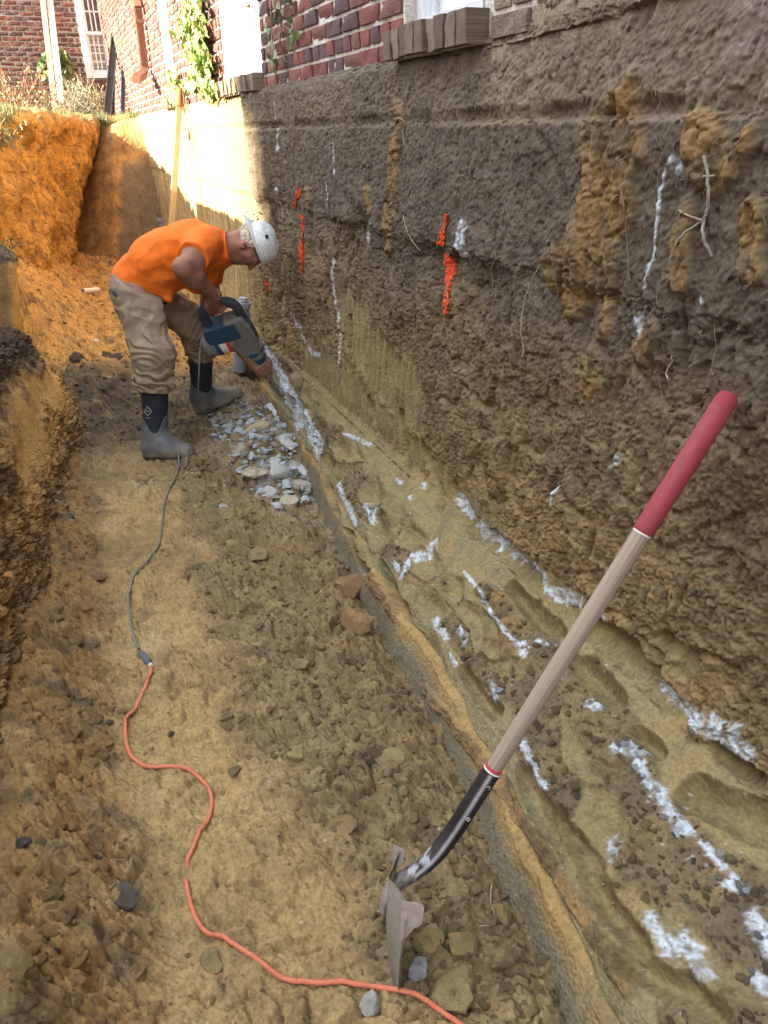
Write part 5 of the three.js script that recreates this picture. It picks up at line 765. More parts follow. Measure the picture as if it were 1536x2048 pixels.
// ---------------------------------------------------------------- the worker
{
  const J = { hipR: Pf(272, 580, 4.32), kneeR: Pf(308, 716, 4.12), ankR: Pf(311, 872, 4.08), hipL: Pf(306, 584, 4.57), kneeL: Pf(400, 662, 4.62), ankL: Pf(403, 790, 4.76), pel: Pf(276, 558, 4.44), waist: Pf(320, 520, 4.43), chest: Pf(376, 500, 4.42), up: Pf(420, 500, 4.42), shR: Pf(408, 494, 4.24), elR: Pf(366, 536, 3.96), wrR: Pf(430, 590, 4.17), shL: Pf(426, 512, 4.6), elL: Pf(412, 640, 4.66), wrL: Pf(484, 702, 4.5), neck: Pf(446, 494, 4.42), head: Pf(501, 490, 4.44) };
  const footR = Py(330, 916, 0), t = thingAt(footR.x, 0, footR.z), rel = (g) => g.translate(-t.position.x, 0, -t.position.z);
  // ---- head frame
  const hc = J.head, Cr = RT.clone().multiplyScalar(0.93).addScaledVector(UP, 0.12).normalize(), Fd = UP.clone().multiplyScalar(-0.97).addScaledVector(RT, 0.2); Fd.addScaledVector(Cr, -Fd.dot(Cr)).normalize(); const Sd = Fd.clone().cross(Cr).normalize(); // his right side, towards the viewer
  const hp = (f, c, s) => hc.clone().addScaledVector(Fd, f).addScaledVector(Cr, c).addScaledVector(Sd, s);
  const ell = (p, c, rf, rc, rs) => { const x = p.x - c.x, y = p.y - c.y, z = p.z - c.z, a = (x * Fd.x + y * Fd.y + z * Fd.z) / rf, b = (x * Cr.x + y * Cr.y + z * Cr.z) / rc, d = (x * Sd.x + y * Sd.y + z * Sd.z) / rs, l = Math.hypot(a, b, d); return (l - 1) * Math.min(rf, rc, rs); };
  const skull = hp(-0.008, 0.03, 0), headF = (p) => {
    let d = ell(p, skull, 0.096, 0.088, 0.076); d = smin(d, ell(p, hp(0.036, -0.03, 0), 0.058, 0.075, 0.056), 0.05); // face
    d = smin(d, cap(p, hp(0.066, -0.098, 0), hp(0.064, -0.094, 0), 0.026, 0.026), 0.03); // chin
    for (const s of [-1, 1]) { d = smin(d, cap(p, hp(0.05, -0.088, s * 0.02), hp(-0.005, -0.055, s * 0.052), 0.02, 0.02), 0.03); d = smin(d, cap(p, hp(0.074, -0.022, s * 0.036), hp(0.045, -0.018, s * 0.06), 0.014, 0.012), 0.03); d = smin(d, cap(p, hp(0.088, 0.022, s * 0.016), hp(0.078, 0.018, s * 0.046), 0.011, 0.009), 0.02); d = smax(d, -(cap(p, hp(0.098, 0.004, s * 0.032), hp(0.096, 0.004, s * 0.034), 0.014, 0.014)), 0.02); d = smin(d, cap(p, hp(0.08, 0.004, s * 0.031), hp(0.08, 0.004, s * 0.032), 0.0118, 0.0118), 0.004);
      // ear
      const ec = hp(-0.014, -0.006, s * 0.077); let e = ell(p, ec, 0.019, 0.033, 0.012); e = smax(e, -ell(p, hp(-0.012, -0.004, s * 0.089), 0.011, 0.02, 0.009), 0.006); e = smin(e, cap(p, hp(-0.006, -0.034, s * 0.074), hp(-0.004, -0.03, s * 0.075), 0.009, 0.009), 0.01); d = smin(d, e, 0.008); }
    d = smin(d, cap(p, hp(0.092, 0.016, 0), hp(0.117, -0.026, 0), 0.008, 0.0135), 0.016); for (const s of [-1, 1]) d = smin(d, cap(p, hp(0.1, -0.032, s * 0.012), hp(0.1, -0.032, s * 0.013), 0.009, 0.009), 0.008);
    d = smin(d, cap(p, hp(0.09, -0.055, -0.018), hp(0.09, -0.055, 0.018), 0.008, 0.008), 0.01); d = smin(d, cap(p, hp(0.088, -0.068, -0.015), hp(0.088, -0.068, 0.015), 0.009, 0.009), 0.01); d = smax(d, -(cap(p, hp(0.1, -0.0615, -0.022), hp(0.1, -0.0615, 0.022), 0.0042, 0.0042)), 0.004);
    return smin(d, cap(p, hp(-0.03, -0.06, 0), J.neck, 0.055, 0.064), 0.045);
  };
  const skin = [0.33, 0.16, 0.105], skinC = (p) => { const m = fbm(p.x * 22, p.y * 22, p.z * 22, 3); let c = mixc(skin, [0.27, 0.115, 0.075], ss(-0.2, 0.4, m)); return c; };
  const headC = (p) => { let c = skinC(p); for (const s of [-1, 1]) { const e = p.distanceTo(hp(0.08, 0.004, s * 0.031)); if (e < 0.0135) c = [0.5, 0.47, 0.44]; if (p.distanceTo(hp(0.091, 0.003, s * 0.031)) < 0.006) c = [0.05, 0.05, 0.06]; if (p.distanceTo(hp(-0.014, -0.006, s * 0.08)) < 0.036) c = mixc(c, [0.5, 0.14, 0.12], 0.5); if (p.distanceTo(hp(-0.008, -0.012, s * 0.084)) < 0.009) c = [0.03, 0.03, 0.035]; } if (p.distanceTo(hp(0.098, -0.061, 0)) < 0.02) c = mixc(c, [0.36, 0.1, 0.085], 0.6); const q = p.distanceTo(hp(0.07, -0.08, 0)); c = mixc(c, [0.24, 0.14, 0.11], 0.45 * ss(0.06, 0.03, q)); return c; };
  const headG = solid(headF, ...boxOf([hp(0.1, 0.1, 0), hp(-0.09, -0.1, 0), hp(0.05, -0.1, 0), hp(0, 0.1, 0.06), hp(0, 0, -0.06), J.neck.clone().lerp(hc, 0.35)], 0.055), 0.0036, headC);
  // ---- hands closed on the handle and the barrel
  function hand(bar, b, wrist, palmDir, br) { // b along the bar from the little finger to the index; palmDir = side of the bar the palm lies on
    const c = palmDir.clone().addScaledVector(b, -palmDir.dot(b)).normalize(); let a = bar.clone().sub(wrist); a.addScaledVector(b, -a.dot(b)).addScaledVector(c, -a.dot(c)).normalize(); const P = (x, y, z) => bar.clone().addScaledVector(a, x).addScaledVector(c, y).addScaledVector(b, z);
    const L = [], R = br + 0.009; [-0.032, -0.011, 0.01, 0.031].forEach((z, i) => { const l = [0.86, 0.98, 1.03, 0.96][i], r = [0.0082, 0.0092, 0.0095, 0.0092][i], k0 = P(-0.012, R + 0.012, z * 1.02), k1 = P(R * 0.95 * l, R * 0.78, z), k2 = P(R * 1.05 * l, -R * 0.5, z * 0.98), k3 = P(R * 0.2, -R * 1.08, z * 0.97); L.push([k0, k1, r * 1.18, r * 1.02], [k1, k2, r * 1.08, r], [k2, k3, r, r * 0.82]); });
    const core = []; core.push([P(-0.016, R + 0.009, -0.03), P(-0.016, R + 0.01, 0.03), 0.014, 0.015], [P(-0.016, R + 0.008, 0.0), wrist, 0.02, 0.029], [P(-0.03, R * 0.7, 0.024), wrist, 0.019, 0.027], [P(-0.03, R * 0.7, -0.022), wrist, 0.017, 0.026]);
    const th = [P(-0.05, R * 0.5, 0.034), P(-0.024, -R * 0.1, 0.052), P(0.0, -R * 0.9, 0.05), P(0.018, -R * 1.1, 0.038)]; core.push([th[0], th[1], 0.0145, 0.012]); L.push([th[1], th[2], 0.012, 0.0105], [th[2], th[3], 0.0105, 0.0085]);
    const fc = prims(core, 0.025); const fn = (p) => { let d = fc(p); for (const q of L) d = smin(d, cap(p, q[0], q[1], q[2], q[3]), 0.005); return d; };
    return { fn, pts: [...L.flatMap((q) => [q[0], q[1]]), ...core.flatMap((q) => [q[0], q[1]])] };
  }
  const hR = hand(HAM.at(-83, 22), HAM.S.clone().negate(), J.wrR, UP.clone().multiplyScalar(0.6).addScaledVector(FWD, -0.8), HAM.k * 8), hL = hand(HAM.at(55, 1), HAM.A, J.wrL, FWD.clone().negate().addScaledVector(UP, -0.5), HAM.k * 13);
  const handC = (p) => mixc(skinC(p), [0.3, 0.16, 0.1], 0.5 + 0.4 * fbm(p.x * 40, p.y * 40, p.z * 40, 2));
  const mid = (a, b, u) => a.clone().lerp(b, u);
  const armL = [[J.shR, mid(J.shR, J.elR, 0.45), 0.062, 0.058], [mid(J.shR, J.elR, 0.45), J.elR, 0.056, 0.044], [J.elR, mid(J.elR, J.wrR, 0.3), 0.046, 0.05], [mid(J.elR, J.wrR, 0.3), J.wrR, 0.05, 0.03], [mv(mid(J.shR, J.elR, 0.55), 0.02, -0.022, 0), mv(mid(J.shR, J.elR, 0.75), 0.018, -0.02, 0), 0.034, 0.03],
    [J.shL, J.elL, 0.058, 0.043], [J.elL, mid(J.elL, J.wrL, 0.3), 0.044, 0.047], [mid(J.elL, J.wrL, 0.3), J.wrL, 0.046, 0.029]];
  const bodyF0 = prims([...armL, [J.pel, J.waist, 0.1, 0.1], [J.waist, J.chest, 0.1, 0.11], [J.chest, J.up, 0.11, 0.08], [J.shR, J.shL, 0.055, 0.055], [J.up, J.neck, 0.075, 0.064], [J.neck, mid(J.neck, hc, 0.45), 0.062, 0.055], [J.hipR, J.kneeR, 0.075, 0.055], [J.kneeR, J.ankR, 0.055, 0.04], [J.hipL, J.kneeL, 0.075, 0.055], [J.kneeL, J.ankL, 0.055, 0.04]], 0.04);
  const bodyG = solid(bodyF0, ...boxOf(Object.values(J), 0.13), 0.011, (p) => mixc(skinC(p), [0.3, 0.17, 0.12], 0.35 * ss(-0.1, 0.3, fbm(p.x * 9, p.y * 9, p.z * 9, 2))));
  const hg = (h) => solid(h.fn, ...boxOf(h.pts, 0.032), 0.003, handC);
  const skinMat = new THREE.MeshPhysicalMaterial({ vertexColors: true, roughness: 0.55, map: fineMap, bumpMap: fineBump, bumpScale: 0.0012, specularIntensity: 0.4 });
  mesh(rel(mergeGeometries([bodyG, headG, hg(hR), hg(hL)])), skinMat, 'body', t);
  // ---- hair
  const hairF = (p) => { const v = p.clone().sub(skull), f = v.dot(Fd), c = v.dot(Cr), s = v.dot(Sd); let d = ell(p, skull, 0.112, 0.1, 0.088) - 0.004 * Math.sin(c * 150 + s * 60 + 3 * n3(s * 40, c * 30, f * 40)) - 0.004 * n3(p.x * 120, p.y * 120, p.z * 120); d = smax(d, f - 0.012 + 0.55 * Math.max(0, 0.02 - c) - 0.02, 0.015); d = smax(d, -c - 0.088, 0.02); return d; };
  mesh(rel(solid(hairF, ...boxOf([hp(0.06, 0.12, 0.07), hp(-0.11, -0.09, -0.07), hp(-0.11, 0.1, 0.07)], 0.03), 0.0034, (p) => mixc([0.5, 0.44, 0.34], [0.26, 0.21, 0.15], ss(-0.1, 0.4, n3(p.x * 90, p.y * 90, p.z * 40))))), new THREE.MeshStandardMaterial({ vertexColors: true, roughness: 0.7 }), 'hair', t);
  // ---- hard hat: ribbed shell, rim, peak at the back, dark band
  const hat = new THREE.Group(); hat.name = 'hard_hat'; t.add(hat);
  const hb = hp(-0.004, 0.05, 0), tilt = 0.12, Ca = Cr.clone().addScaledVector(Fd, -tilt).normalize(), Fa = Fd.clone().addScaledVector(Ca, -Fd.dot(Ca)).normalize(), basis = new THREE.Matrix4().makeBasis(Fa, Ca, Sd); hat.position.copy(hb).sub(t.position); hat.scale.setScalar(0.9); hat.quaternion.setFromRotationMatrix(basis);
  const shell = (off, y0 = 0) => surface(steps(0, 1, 36), steps(0, 1, 72), (u, v, o) => { const a = v * 2 * Math.PI, e = u * Math.PI / 2, cx = Math.cos(a), sx = Math.sin(a), rib = 0.0035 * ss(0.1, 0.35, u) * (Math.exp(-Math.pow(sx / 0.12, 2)) + Math.exp(-Math.pow((Math.abs(sx) - 0.42) / 0.1, 2))) * ss(1.0, 0.9, u), ce = Math.pow(Math.cos(e), 0.85), r = 1; o.p = [(0.128 + off + rib) * cx * ce, y0 + (0.112 + off) * Math.sin(e) + rib, (0.106 + off + rib) * sx * ce]; o.t = [v * 3, u]; o.c = [1, 1, 1]; });
  const hatMat = new THREE.MeshPhysicalMaterial({ color: col(0.7, 0.72, 0.73), roughness: 0.45, clearcoat: 0.2, clearcoatRoughness: 0.4, map: rep(soilMap, 0.35, 0.3), bumpMap: fineBump, bumpScale: 0.0006, side: THREE.DoubleSide });
  mesh(shell(0), hatMat, 'shell', hat);
  const rim = surface(steps(0, 1, 8), steps(0, 1, 72), (u, v, o) => { const a = v * 2 * Math.PI, cx = Math.cos(a), sx = Math.sin(a), pk = Math.pow(Math.max(0, -cx), 3) * 0.035, w = 0.01 + pk; o.p = [(0.127 + w * u) * cx, 0.002 - 0.012 * u * (1 + pk * 60) + 0.003 * Math.sin(u * 3), (0.105 + (0.012 + pk * 0.4) * u) * sx]; o.t = [v * 3, u]; o.c = [1, 1, 1]; });
  mesh(rim, hatMat, 'brim', hat); const lipPts = steps(0, 1, 48).slice(0, 48).map((v) => { const a = v * 2 * Math.PI, cx = Math.cos(a), sx = Math.sin(a), pk = Math.pow(Math.max(0, -cx), 3) * 0.035, w = 0.01 + pk; return V((0.127 + w) * cx, 0.002 - 0.012 * (1 + pk * 60), (0.105 + 0.012 + pk * 0.4) * sx); });
  mesh(new THREE.TubeGeometry(new THREE.CatmullRomCurve3(lipPts, true), 120, 0.0026, 6, true), hatMat, 'rim', hat);
  const band = surface(steps(0, 1, 4), steps(0, 1, 48), (u, v, o) => { const a = v * 2 * Math.PI; o.p = [0.113 * Math.cos(a), 0.012 - 0.04 * u, 0.093 * Math.sin(a)]; o.t = [v, u]; o.c = [1, 1, 1]; }); mesh(band, std([0.02, 0.02, 0.025], { side: THREE.DoubleSide, roughness: 0.8 }), 'headband', hat);
  const clip = mesh(new THREE.BoxGeometry(0.022, 0.02, 0.005), std([0.02, 0.02, 0.02]), 'clip', hat); clip.position.set(-0.028, 0.07, 0.088); clip.rotation.x = -0.6;
  // ---- orange shirt
  const hemA = Pf(224, 545, 4.44), hemB = Pf(340, 606, 4.44), hemN = hemB.clone().sub(hemA).cross(FWD).normalize(); if (hemN.dot(RT) > 0) hemN.negate(); // points out below the hem
  const slO = mid(J.shR, J.elR, 0.55), slN = J.elR.clone().sub(J.shR).normalize(); const slLO = mid(J.shL, J.elL, 0.38), slLN = J.elL.clone().sub(J.shL).normalize(), nkO = Pf(459, 500, 4.42), nkN = hc.clone().sub(J.up).normalize();
  const w2 = (p, f) => mv(p, 0, 0, f);
  const torso = prims([[w2(J.pel, -0.05), w2(J.waist, -0.05), 0.128, 0.122], [w2(J.pel, 0.05), w2(J.waist, 0.05), 0.128, 0.122], [w2(J.waist, -0.05), w2(J.chest, -0.065), 0.122, 0.137], [w2(J.waist, 0.05), w2(J.chest, 0.065), 0.122, 0.137], [w2(J.chest, -0.06), w2(J.up, -0.06), 0.137, 0.1], [w2(J.chest, 0.06), w2(J.up, 0.06), 0.137, 0.1], [J.up, J.neck, 0.09, 0.07], [mv(J.waist, 0.01, -0.1, -0.03), mv(Pf(336, 596, 4.33), 0, 0, 0), 0.09, 0.03], [J.waist, Pf(400, 560, 4.4), 0.11, 0.06], [Pf(400, 555, 4.4), J.up, 0.06, 0.09]], 0.07);
  const shirtF = (p) => { let d = torso(p); d = smin(d, cap(p, J.shR, J.shL, 0.078, 0.078), 0.08);
    // folds that run from the armpit and the belly to the hem
    const q = p.clone().sub(J.waist), a = q.dot(RT), u = q.y, f = q.dot(FWD); const w = 0.012 * n3(a * 7 + u * 5, u * 12 - a * 6, f * 5) + 0.007 * Math.sin((a * 22 - u * 34) + 3 * n3(a * 6, u * 6, f * 4)) * ss(0.05, -0.15, u + 0.2 * a) + 0.003 * n3(p.x * 30, p.y * 30, p.z * 30) - 0.004 * Math.pow(1 - Math.abs(n3(a * 6 + u * 7, u * 7 - a * 5, f * 4)), 5);
    d += w; d = smax(d, plane(p, hemA, hemN) + 0.008 * n3(f * 14, 3, 1), 0.012);
    let s1 = cap(p, mv(J.shR, 0, 0.008, 0), mid(J.shR, J.elR, 0.7), 0.086, 0.084) + 0.004 * n3(p.x * 25, p.y * 25, p.z * 25), s2 = cap(p, J.shL, mid(J.shL, J.elL, 0.6), 0.074, 0.067); s1 = smax(s1, plane(p, slO, slN), 0.006); s2 = smax(s2, plane(p, slLO, slLN), 0.006);
    d = smin(smin(d, s1, 0.04), s2, 0.04); return smax(d, plane(p, nkO, nkN), 0.008); };
  const fab = (o = {}) => new THREE.MeshPhysicalMaterial({ vertexColors: true, roughness: 0.9, map: clothMap, bumpMap: clothBump, bumpScale: 0.001, sheen: 0.15, sheenRoughness: 0.6, ...o });
  mesh(rel(solid(shirtF, ...boxOf([J.pel, J.up, J.shR, J.shL, hemA, hemB, J.neck, slO, slLO], 0.16), 0.0075, (p) => { const m = fbm(p.x * 10, p.y * 10, p.z * 10, 3); return mixc([0.86, 0.165, 0.004], [0.66, 0.13, 0.012], 0.6 * ss(0.05, 0.45, m)); })), fab(), 'tee_shirt', t);
  { const c = []; for (let i = 0; i < 28; i++) { const a = i / 28 * 2 * Math.PI, e1 = V().crossVectors(nkN, UP).normalize(), e2 = V().crossVectors(nkN, e1).normalize(); let r = 0.03, p; for (; r < 0.16; r += 0.002) { p = nkO.clone().addScaledVector(nkN, -0.006).addScaledVector(e1, Math.cos(a) * r).addScaledVector(e2, Math.sin(a) * r); if (shirtF(p) > 0.001) break; } c.push(p); } const g = new THREE.TubeGeometry(new THREE.CatmullRomCurve3(c, true), 90, 0.0045, 6, true); mesh(rel(g), std([0.74, 0.14, 0.006], { roughness: 0.9 }), 'collar', t); }
  // ---- trousers
  const beltO = hemA.clone().lerp(hemB, 0.3).addScaledVector(hemN, -0.04), topN = hemN.clone().negate();
  const botR = mid(J.kneeR, J.ankR, 0.4), botL = mid(J.kneeL, J.ankL, 0.36), dR = J.ankR.clone().sub(J.kneeR).normalize(), dL = J.ankL.clone().sub(J.kneeL).normalize();
  const legs = prims([[w2(J.pel, -0.055), mv(J.hipR, 0, -0.02, 0), 0.122, 0.122], [w2(J.pel, 0.06), J.hipL, 0.12, 0.118], [mv(J.pel, -0.01, -0.06, -0.02), mv(J.pel, -0.015, -0.07, 0.06), 0.108, 0.108], [J.hipR, J.kneeR, 0.122, 0.1], [J.kneeR, mid(J.kneeR, J.ankR, 0.32), 0.1, 0.086], [mid(J.kneeR, J.ankR, 0.32), mid(J.kneeR, J.ankR, 0.5), 0.088, 0.082], [J.hipL, J.kneeL, 0.118, 0.096], [J.kneeL, mid(J.kneeL, J.ankL, 0.5), 0.095, 0.076]], 0.05);
  const pantF = (p) => { const kR = p.clone().sub(botR).dot(dR), kL = p.clone().sub(botL).dot(dL), near = p.distanceTo(mid(J.kneeR, J.ankR, 0.3)) < p.distanceTo(mid(J.kneeL, J.ankL, 0.3)), k = near ? kR : kL; const n = n3(p.x * 14, p.y * 14, p.z * 14); let d = legs(p) - 0.009 * Math.pow(1 - Math.abs(n3(p.x * 6 + p.y * 4, p.y * 9, p.z * 6)), 7) + 0.008 * n3(p.x * 7, p.y * 9, p.z * 7) + 0.006 * n3(p.x * 20, p.y * 26, p.z * 20);
    const bunch = ss(-0.17, -0.05, k) * ss(0.03, 0.0, k); d -= bunch * (0.006 + 0.0095 * Math.sin(k * 165 + 7 * n + 9 * n3(p.x * 9, p.y * 7, p.z * 9))); d += 0.005 * Math.sin(p.y * 60 + 30 * n3(p.x * 4, p.y * 4, p.z * 4)) * ss(-0.1, -0.22, k) * ss(-0.42, -0.25, k);
    d = smax(d, plane(p, beltO, topN) , 0.01); return smax(d, Math.min(near ? kR : 9, near ? 9 : kL), 0.01); };
  mesh(rel(solid(pantF, ...boxOf([J.pel, J.hipR, J.hipL, J.kneeR, J.kneeL, botR, botL, beltO], 0.17), 0.0075, (p) => { const m = fbm(p.x * 8, p.y * 8, p.z * 8, 4); let c = mixc([0.29, 0.215, 0.14], [0.215, 0.155, 0.098], ss(-0.2, 0.3, m)); c = mixc(c, [0.16, 0.11, 0.065], 0.75 * ss(0.1, 0.4, fbm(p.x * 5, p.y * 4, p.z * 5 + 9, 3))); const q = plane(p, beltO, topN); return mixc(c, [0.3, 0.25, 0.2], 0.2 * ss(-0.035, -0.02, q)); })), fab(), 'trousers', t);
  { const band2 = (p) => { let d = legs(p) - 0.004; const q = plane(p, beltO, topN); d = Math.max(d, Math.abs(q + 0.07) - 0.012); return d; }; mesh(rel(solid(band2, ...boxOf([J.pel, beltO, w2(J.pel, 0.1), w2(J.pel, -0.1), mv(J.pel, 0.1, 0, 0), mv(J.pel, -0.1, 0, 0)], 0.15), 0.007, () => [0.03, 0.035, 0.05])), new THREE.MeshStandardMaterial({ vertexColors: true, roughness: 0.7 }), 'belt', t); }
  { // back pocket with a stitched edge, side seam
    const line = (pts, r, nm, c) => { const P = pts.map(([x, y]) => { let p = Pf(x, y, 3.7); const d = rayDir(x, y); for (let i = 0; i < 60; i++) { const v = pantF(p); if (v < 0.0008) break; p.addScaledVector(d, v * 0.6); } return p.addScaledVector(d, -0.001); }); mesh(rel(tube(P, r, P.length * 8, 5)), std(c, { roughness: 0.95 }), nm, t); };
    line([[236, 566], [262, 572], [263, 600], [258, 632]], 0.0022, 'pocket_seam', [0.22, 0.165, 0.11]); line([[288, 590], [296, 640], [306, 690], [313, 730]], 0.002, 'side_seam', [0.24, 0.18, 0.12]); line([[302, 588], [298, 610], [290, 634]], 0.0022, 'front_pocket', [0.22, 0.165, 0.11]);
  }
  // ---- rubber boots
  function boot(ank, top0, heel, toe, logo) {
    const b = new THREE.Group(); b.name = 'boot'; t.add(b); const ax = top0.clone().sub(ank).normalize(), L = top0.distanceTo(ank), fd = toe.clone().sub(heel).normalize(), up2 = UP.clone().addScaledVector(fd, -UP.dot(fd)).normalize(), sd = fd.clone().cross(up2);
    const H2 = heel.clone().addScaledVector(up2, 0.05).addScaledVector(fd, 0.045), T2 = toe.clone().addScaledVector(up2, 0.042).addScaledVector(fd, -0.045), M2 = mid(H2, T2, 0.55).addScaledVector(up2, 0.012);
    const f0 = prims([[ank, top0.clone().addScaledVector(ax, 0.03), 0.064, 0.08], [ank, H2, 0.064, 0.05], [H2, M2, 0.05, 0.052], [M2, T2, 0.052, 0.044], [ank, M2, 0.06, 0.05]], 0.04);
    const base = (p) => smax(f0(p) + 0.0025 * n3(p.x * 18, p.y * 24, p.z * 18), -plane(p, heel.clone().addScaledVector(up2, 0.012), up2), 0.008);
    const hgt = (p) => p.clone().sub(heel).dot(up2), wave = (p) => { const a = Math.atan2(p.clone().sub(ank).dot(sd), p.clone().sub(ank).dot(fd)); return 0.2 + 0.035 * Math.cos(a * 2 + 0.6) + 0.012 * Math.cos(a * 3); };
    const bb = boxOf([ank, top0.clone().addScaledVector(ax, 0.03), heel, toe], 0.1);
    mesh(rel(solid((p) => Math.max(base(p) + 0.003, p.clone().sub(top0).dot(ax)), ...bb, 0.0065, (p) => mixc([0.012, 0.016, 0.03], [0.035, 0.032, 0.035], ss(0, 0.4, fbm(p.x * 15, p.y * 15, p.z * 15, 3))))), new THREE.MeshStandardMaterial({ vertexColors: true, roughness: 0.85, map: clothMap }), 'shaft', b);
    mesh(rel(solid((p) => Math.max(base(p) - 0.001, hgt(p) - wave(p)), ...bb, 0.0065, (p) => { const m = fbm(p.x * 9, p.y * 9, p.z * 9, 4); return mixc(mixc([0.085, 0.09, 0.1], [0.14, 0.135, 0.13], ss(-0.2, 0.3, m)), [0.26, 0.215, 0.15], ss(0.14, 0.02, hgt(p)) * ss(-0.25, 0.25, m + 0.15)); })), new THREE.MeshStandardMaterial({ vertexColors: true, roughness: 0.62, map: fineMap, bumpMap: fineBump, bumpScale: 0.001 }), 'rubber_foot', b);
    mesh(rel(solid((p) => { const h = hgt(p); return Math.max(f0(p) - 0.005, h - 0.03, -h + 0.0); }, ...bb, 0.0065, (p) => mixc([0.06, 0.055, 0.05], [0.2, 0.16, 0.11], ss(-0.1, 0.3, fbm(p.x * 14, p.y * 14, p.z * 14, 2))))), new THREE.MeshStandardMaterial({ vertexColors: true, roughness: 0.9 }), 'sole', b);
    const lp = top0.clone().addScaledVector(fd, -0.078).addScaledVector(ax, -0.012); const lt = mesh(new THREE.TorusGeometry(0.011, 0.003, 6, 14), std([0.02, 0.02, 0.025]), 'pull_loop', b); lt.position.copy(lp).sub(V(t.position.x, 0, t.position.z)); lt.quaternion.setFromUnitVectors(V(0, 0, 1), sd);
    if (logo) { // pale diamond outline with illegible letters
      const pl = (x, y) => { let p = Pf(x, y, 3.8); const d = rayDir(x, y); for (let i = 0; i < 80; i++) { const v = base(p) + 0.003; if (v < 0.0006) break; p.addScaledVector(d, v * 0.7); } return p.addScaledVector(d, -0.0012); };
      const em = new THREE.Group(); em.name = 'emblem'; b.add(em); const D = [[287, 823], [295, 813], [303.5, 823], [295, 831], [287, 823]], gs = []; for (let i = 0; i < 4; i++) gs.push(tube([pl(...D[i]), pl((D[i][0] + D[i + 1][0]) / 2, (D[i][1] + D[i + 1][1]) / 2), pl(...D[i + 1])], 0.0011, 8, 5));
      gs.push(tube([pl(291, 824), pl(292, 820.5), pl(293.5, 824)], 0.0009, 8, 4), tube([pl(294.5, 820.5), pl(294.7, 824), pl(296.6, 824)], 0.0009, 8, 4), tube([pl(297.5, 824), pl(298, 820.5), pl(299.8, 822)], 0.0009, 8, 4), tube([pl(291, 835.5), pl(296, 836), pl(301, 836)], 0.0008, 8, 4));
      mesh(rel(mergeGeometries(gs)), std([0.5, 0.5, 0.38], { roughness: 0.6 }), 'diamond', em); }
  }
  const heelR = Py(292, 915, 0.012), toeR = Py(391, 917, 0.012), heelL = Pf(398, 833, 4.74), toeL = Pf(488, 792, 4.9);
  boot(J.ankR, mid(J.kneeR, J.ankR, 0.41), heelR, toeR, true); boot(J.ankL, mid(J.kneeL, J.ankL, 0.37), heelL, toeL, false);
  top(t, 'person', 'worker in orange tee shirt, khaki trousers and white hard hat bending over a demolition hammer', 'person');
}
// ---------------------------------------------------------------- things by the wall and the yard
{ // wooden stake leaning on the wall, wet brown top
  const topP = Px(361, 176, XW - 0.06), bot = Px(343, 452, XW - 0.28), b2 = topP.clone().lerp(bot, 1.25); const t = thingAt(b2.x, b2.y, b2.z), d = topP.clone().sub(b2), L = d.length(), q = new THREE.Quaternion().setFromUnitVectors(UP, d.clone().normalize());
  const g = new THREE.BoxGeometry(0.045, L - 0.13, 0.045, 1, 1, 1); const m = mesh(g, std([0.5, 0.37, 0.2], { map: woodMap, bumpMap: woodBump, bumpScale: 0.001 }), 'shaft', t); m.quaternion.copy(q); m.position.copy(d).multiplyScalar((L - 0.13) / 2 / L);
  const c = mesh(new THREE.CylinderGeometry(0.035, 0.042, 0.15, 10), std([0.28, 0.15, 0.05], { map: soilMap, bumpMap: soilBump, bumpScale: 0.004 }), 'muddy_top', t); c.quaternion.copy(q); c.position.copy(d).multiplyScalar((L - 0.06) / L);
  top(t, 'wooden_stake', 'tall pale wooden stake with a muddy brown top leaning on the sunlit wall', 'stake');
}
{ const P = [[366, 182], [371, 225], [377, 268], [382, 300], [384, 322]].map(([x, y]) => Px(x, y, XW - 0.07)), g = tube(P, 0.004, 30, 6); g.translate(-P[0].x, -P[0].y, -P[0].z); const k = new THREE.SphereGeometry(0.016, 8, 6); k.scale(1, 2.6, 1); const e = P[2].clone().lerp(P[3], 0.1).sub(P[0]); k.translate(e.x, e.y, e.z); const m = mesh(mergeGeometries([g, k]), std([0.13, 0.1, 0.07])); m.position.copy(P[0]); top(m, 'string', 'dark string hanging from the muddy top of the stake', 'string'); }
function pipe(bx, by, tx, ty, F, r, label, caps) { // upright plastic pipe with sockets
  const b = Pf(bx, by, F), tt = Pf(tx, ty, F), t = thingAt(b.x, b.y, b.z), d = tt.clone().sub(b), L = d.length(), q = new THREE.Quaternion().setFromUnitVectors(UP, d.clone().normalize()), pm = std([0.3, 0.31, 0.36], { roughness: 0.45, map: fineMap });
  const ring = (r0, a, c, nm, m = pm) => { const o = mesh(new THREE.CylinderGeometry(r0, r0, c - a, 24), m, nm, t); o.quaternion.copy(q); o.position.copy(d).multiplyScalar((a + c) / 2 / L); return o; };
  ring(r, 0, L, 'pipe'); for (const [a, c, k] of caps) ring(r * k, a * L, c * L, 'socket');
  if (caps.plug) ring(r * 0.6, L, L + 0.03, 'plug', std([0.34, 0.35, 0.38], { roughness: 0.5 }));
  top(t, 'plastic_pipe', label, 'pipe');
}
{ const caps = [[0.62, 0.86, 1.18], [0.93, 1.0, 1.22]]; caps.plug = true; pipe(478, 742, 486, 604, 5.35, 0.046, 'upright white plastic drain pipe with a capped socket behind the hammer', caps); }
{ const caps = [[0.5, 0.6, 1.1]]; pipe(418, 690, 424, 566, 5.9, 0.06, 'upright white plastic pipe half hidden behind the bent forearm', caps); }
{ const caps = [[0.6, 1, 1.25]]; pipe(327, 452, 326, 436, 10.2, 0.06, 'short white pipe end far off at the foot of the stake', caps); }
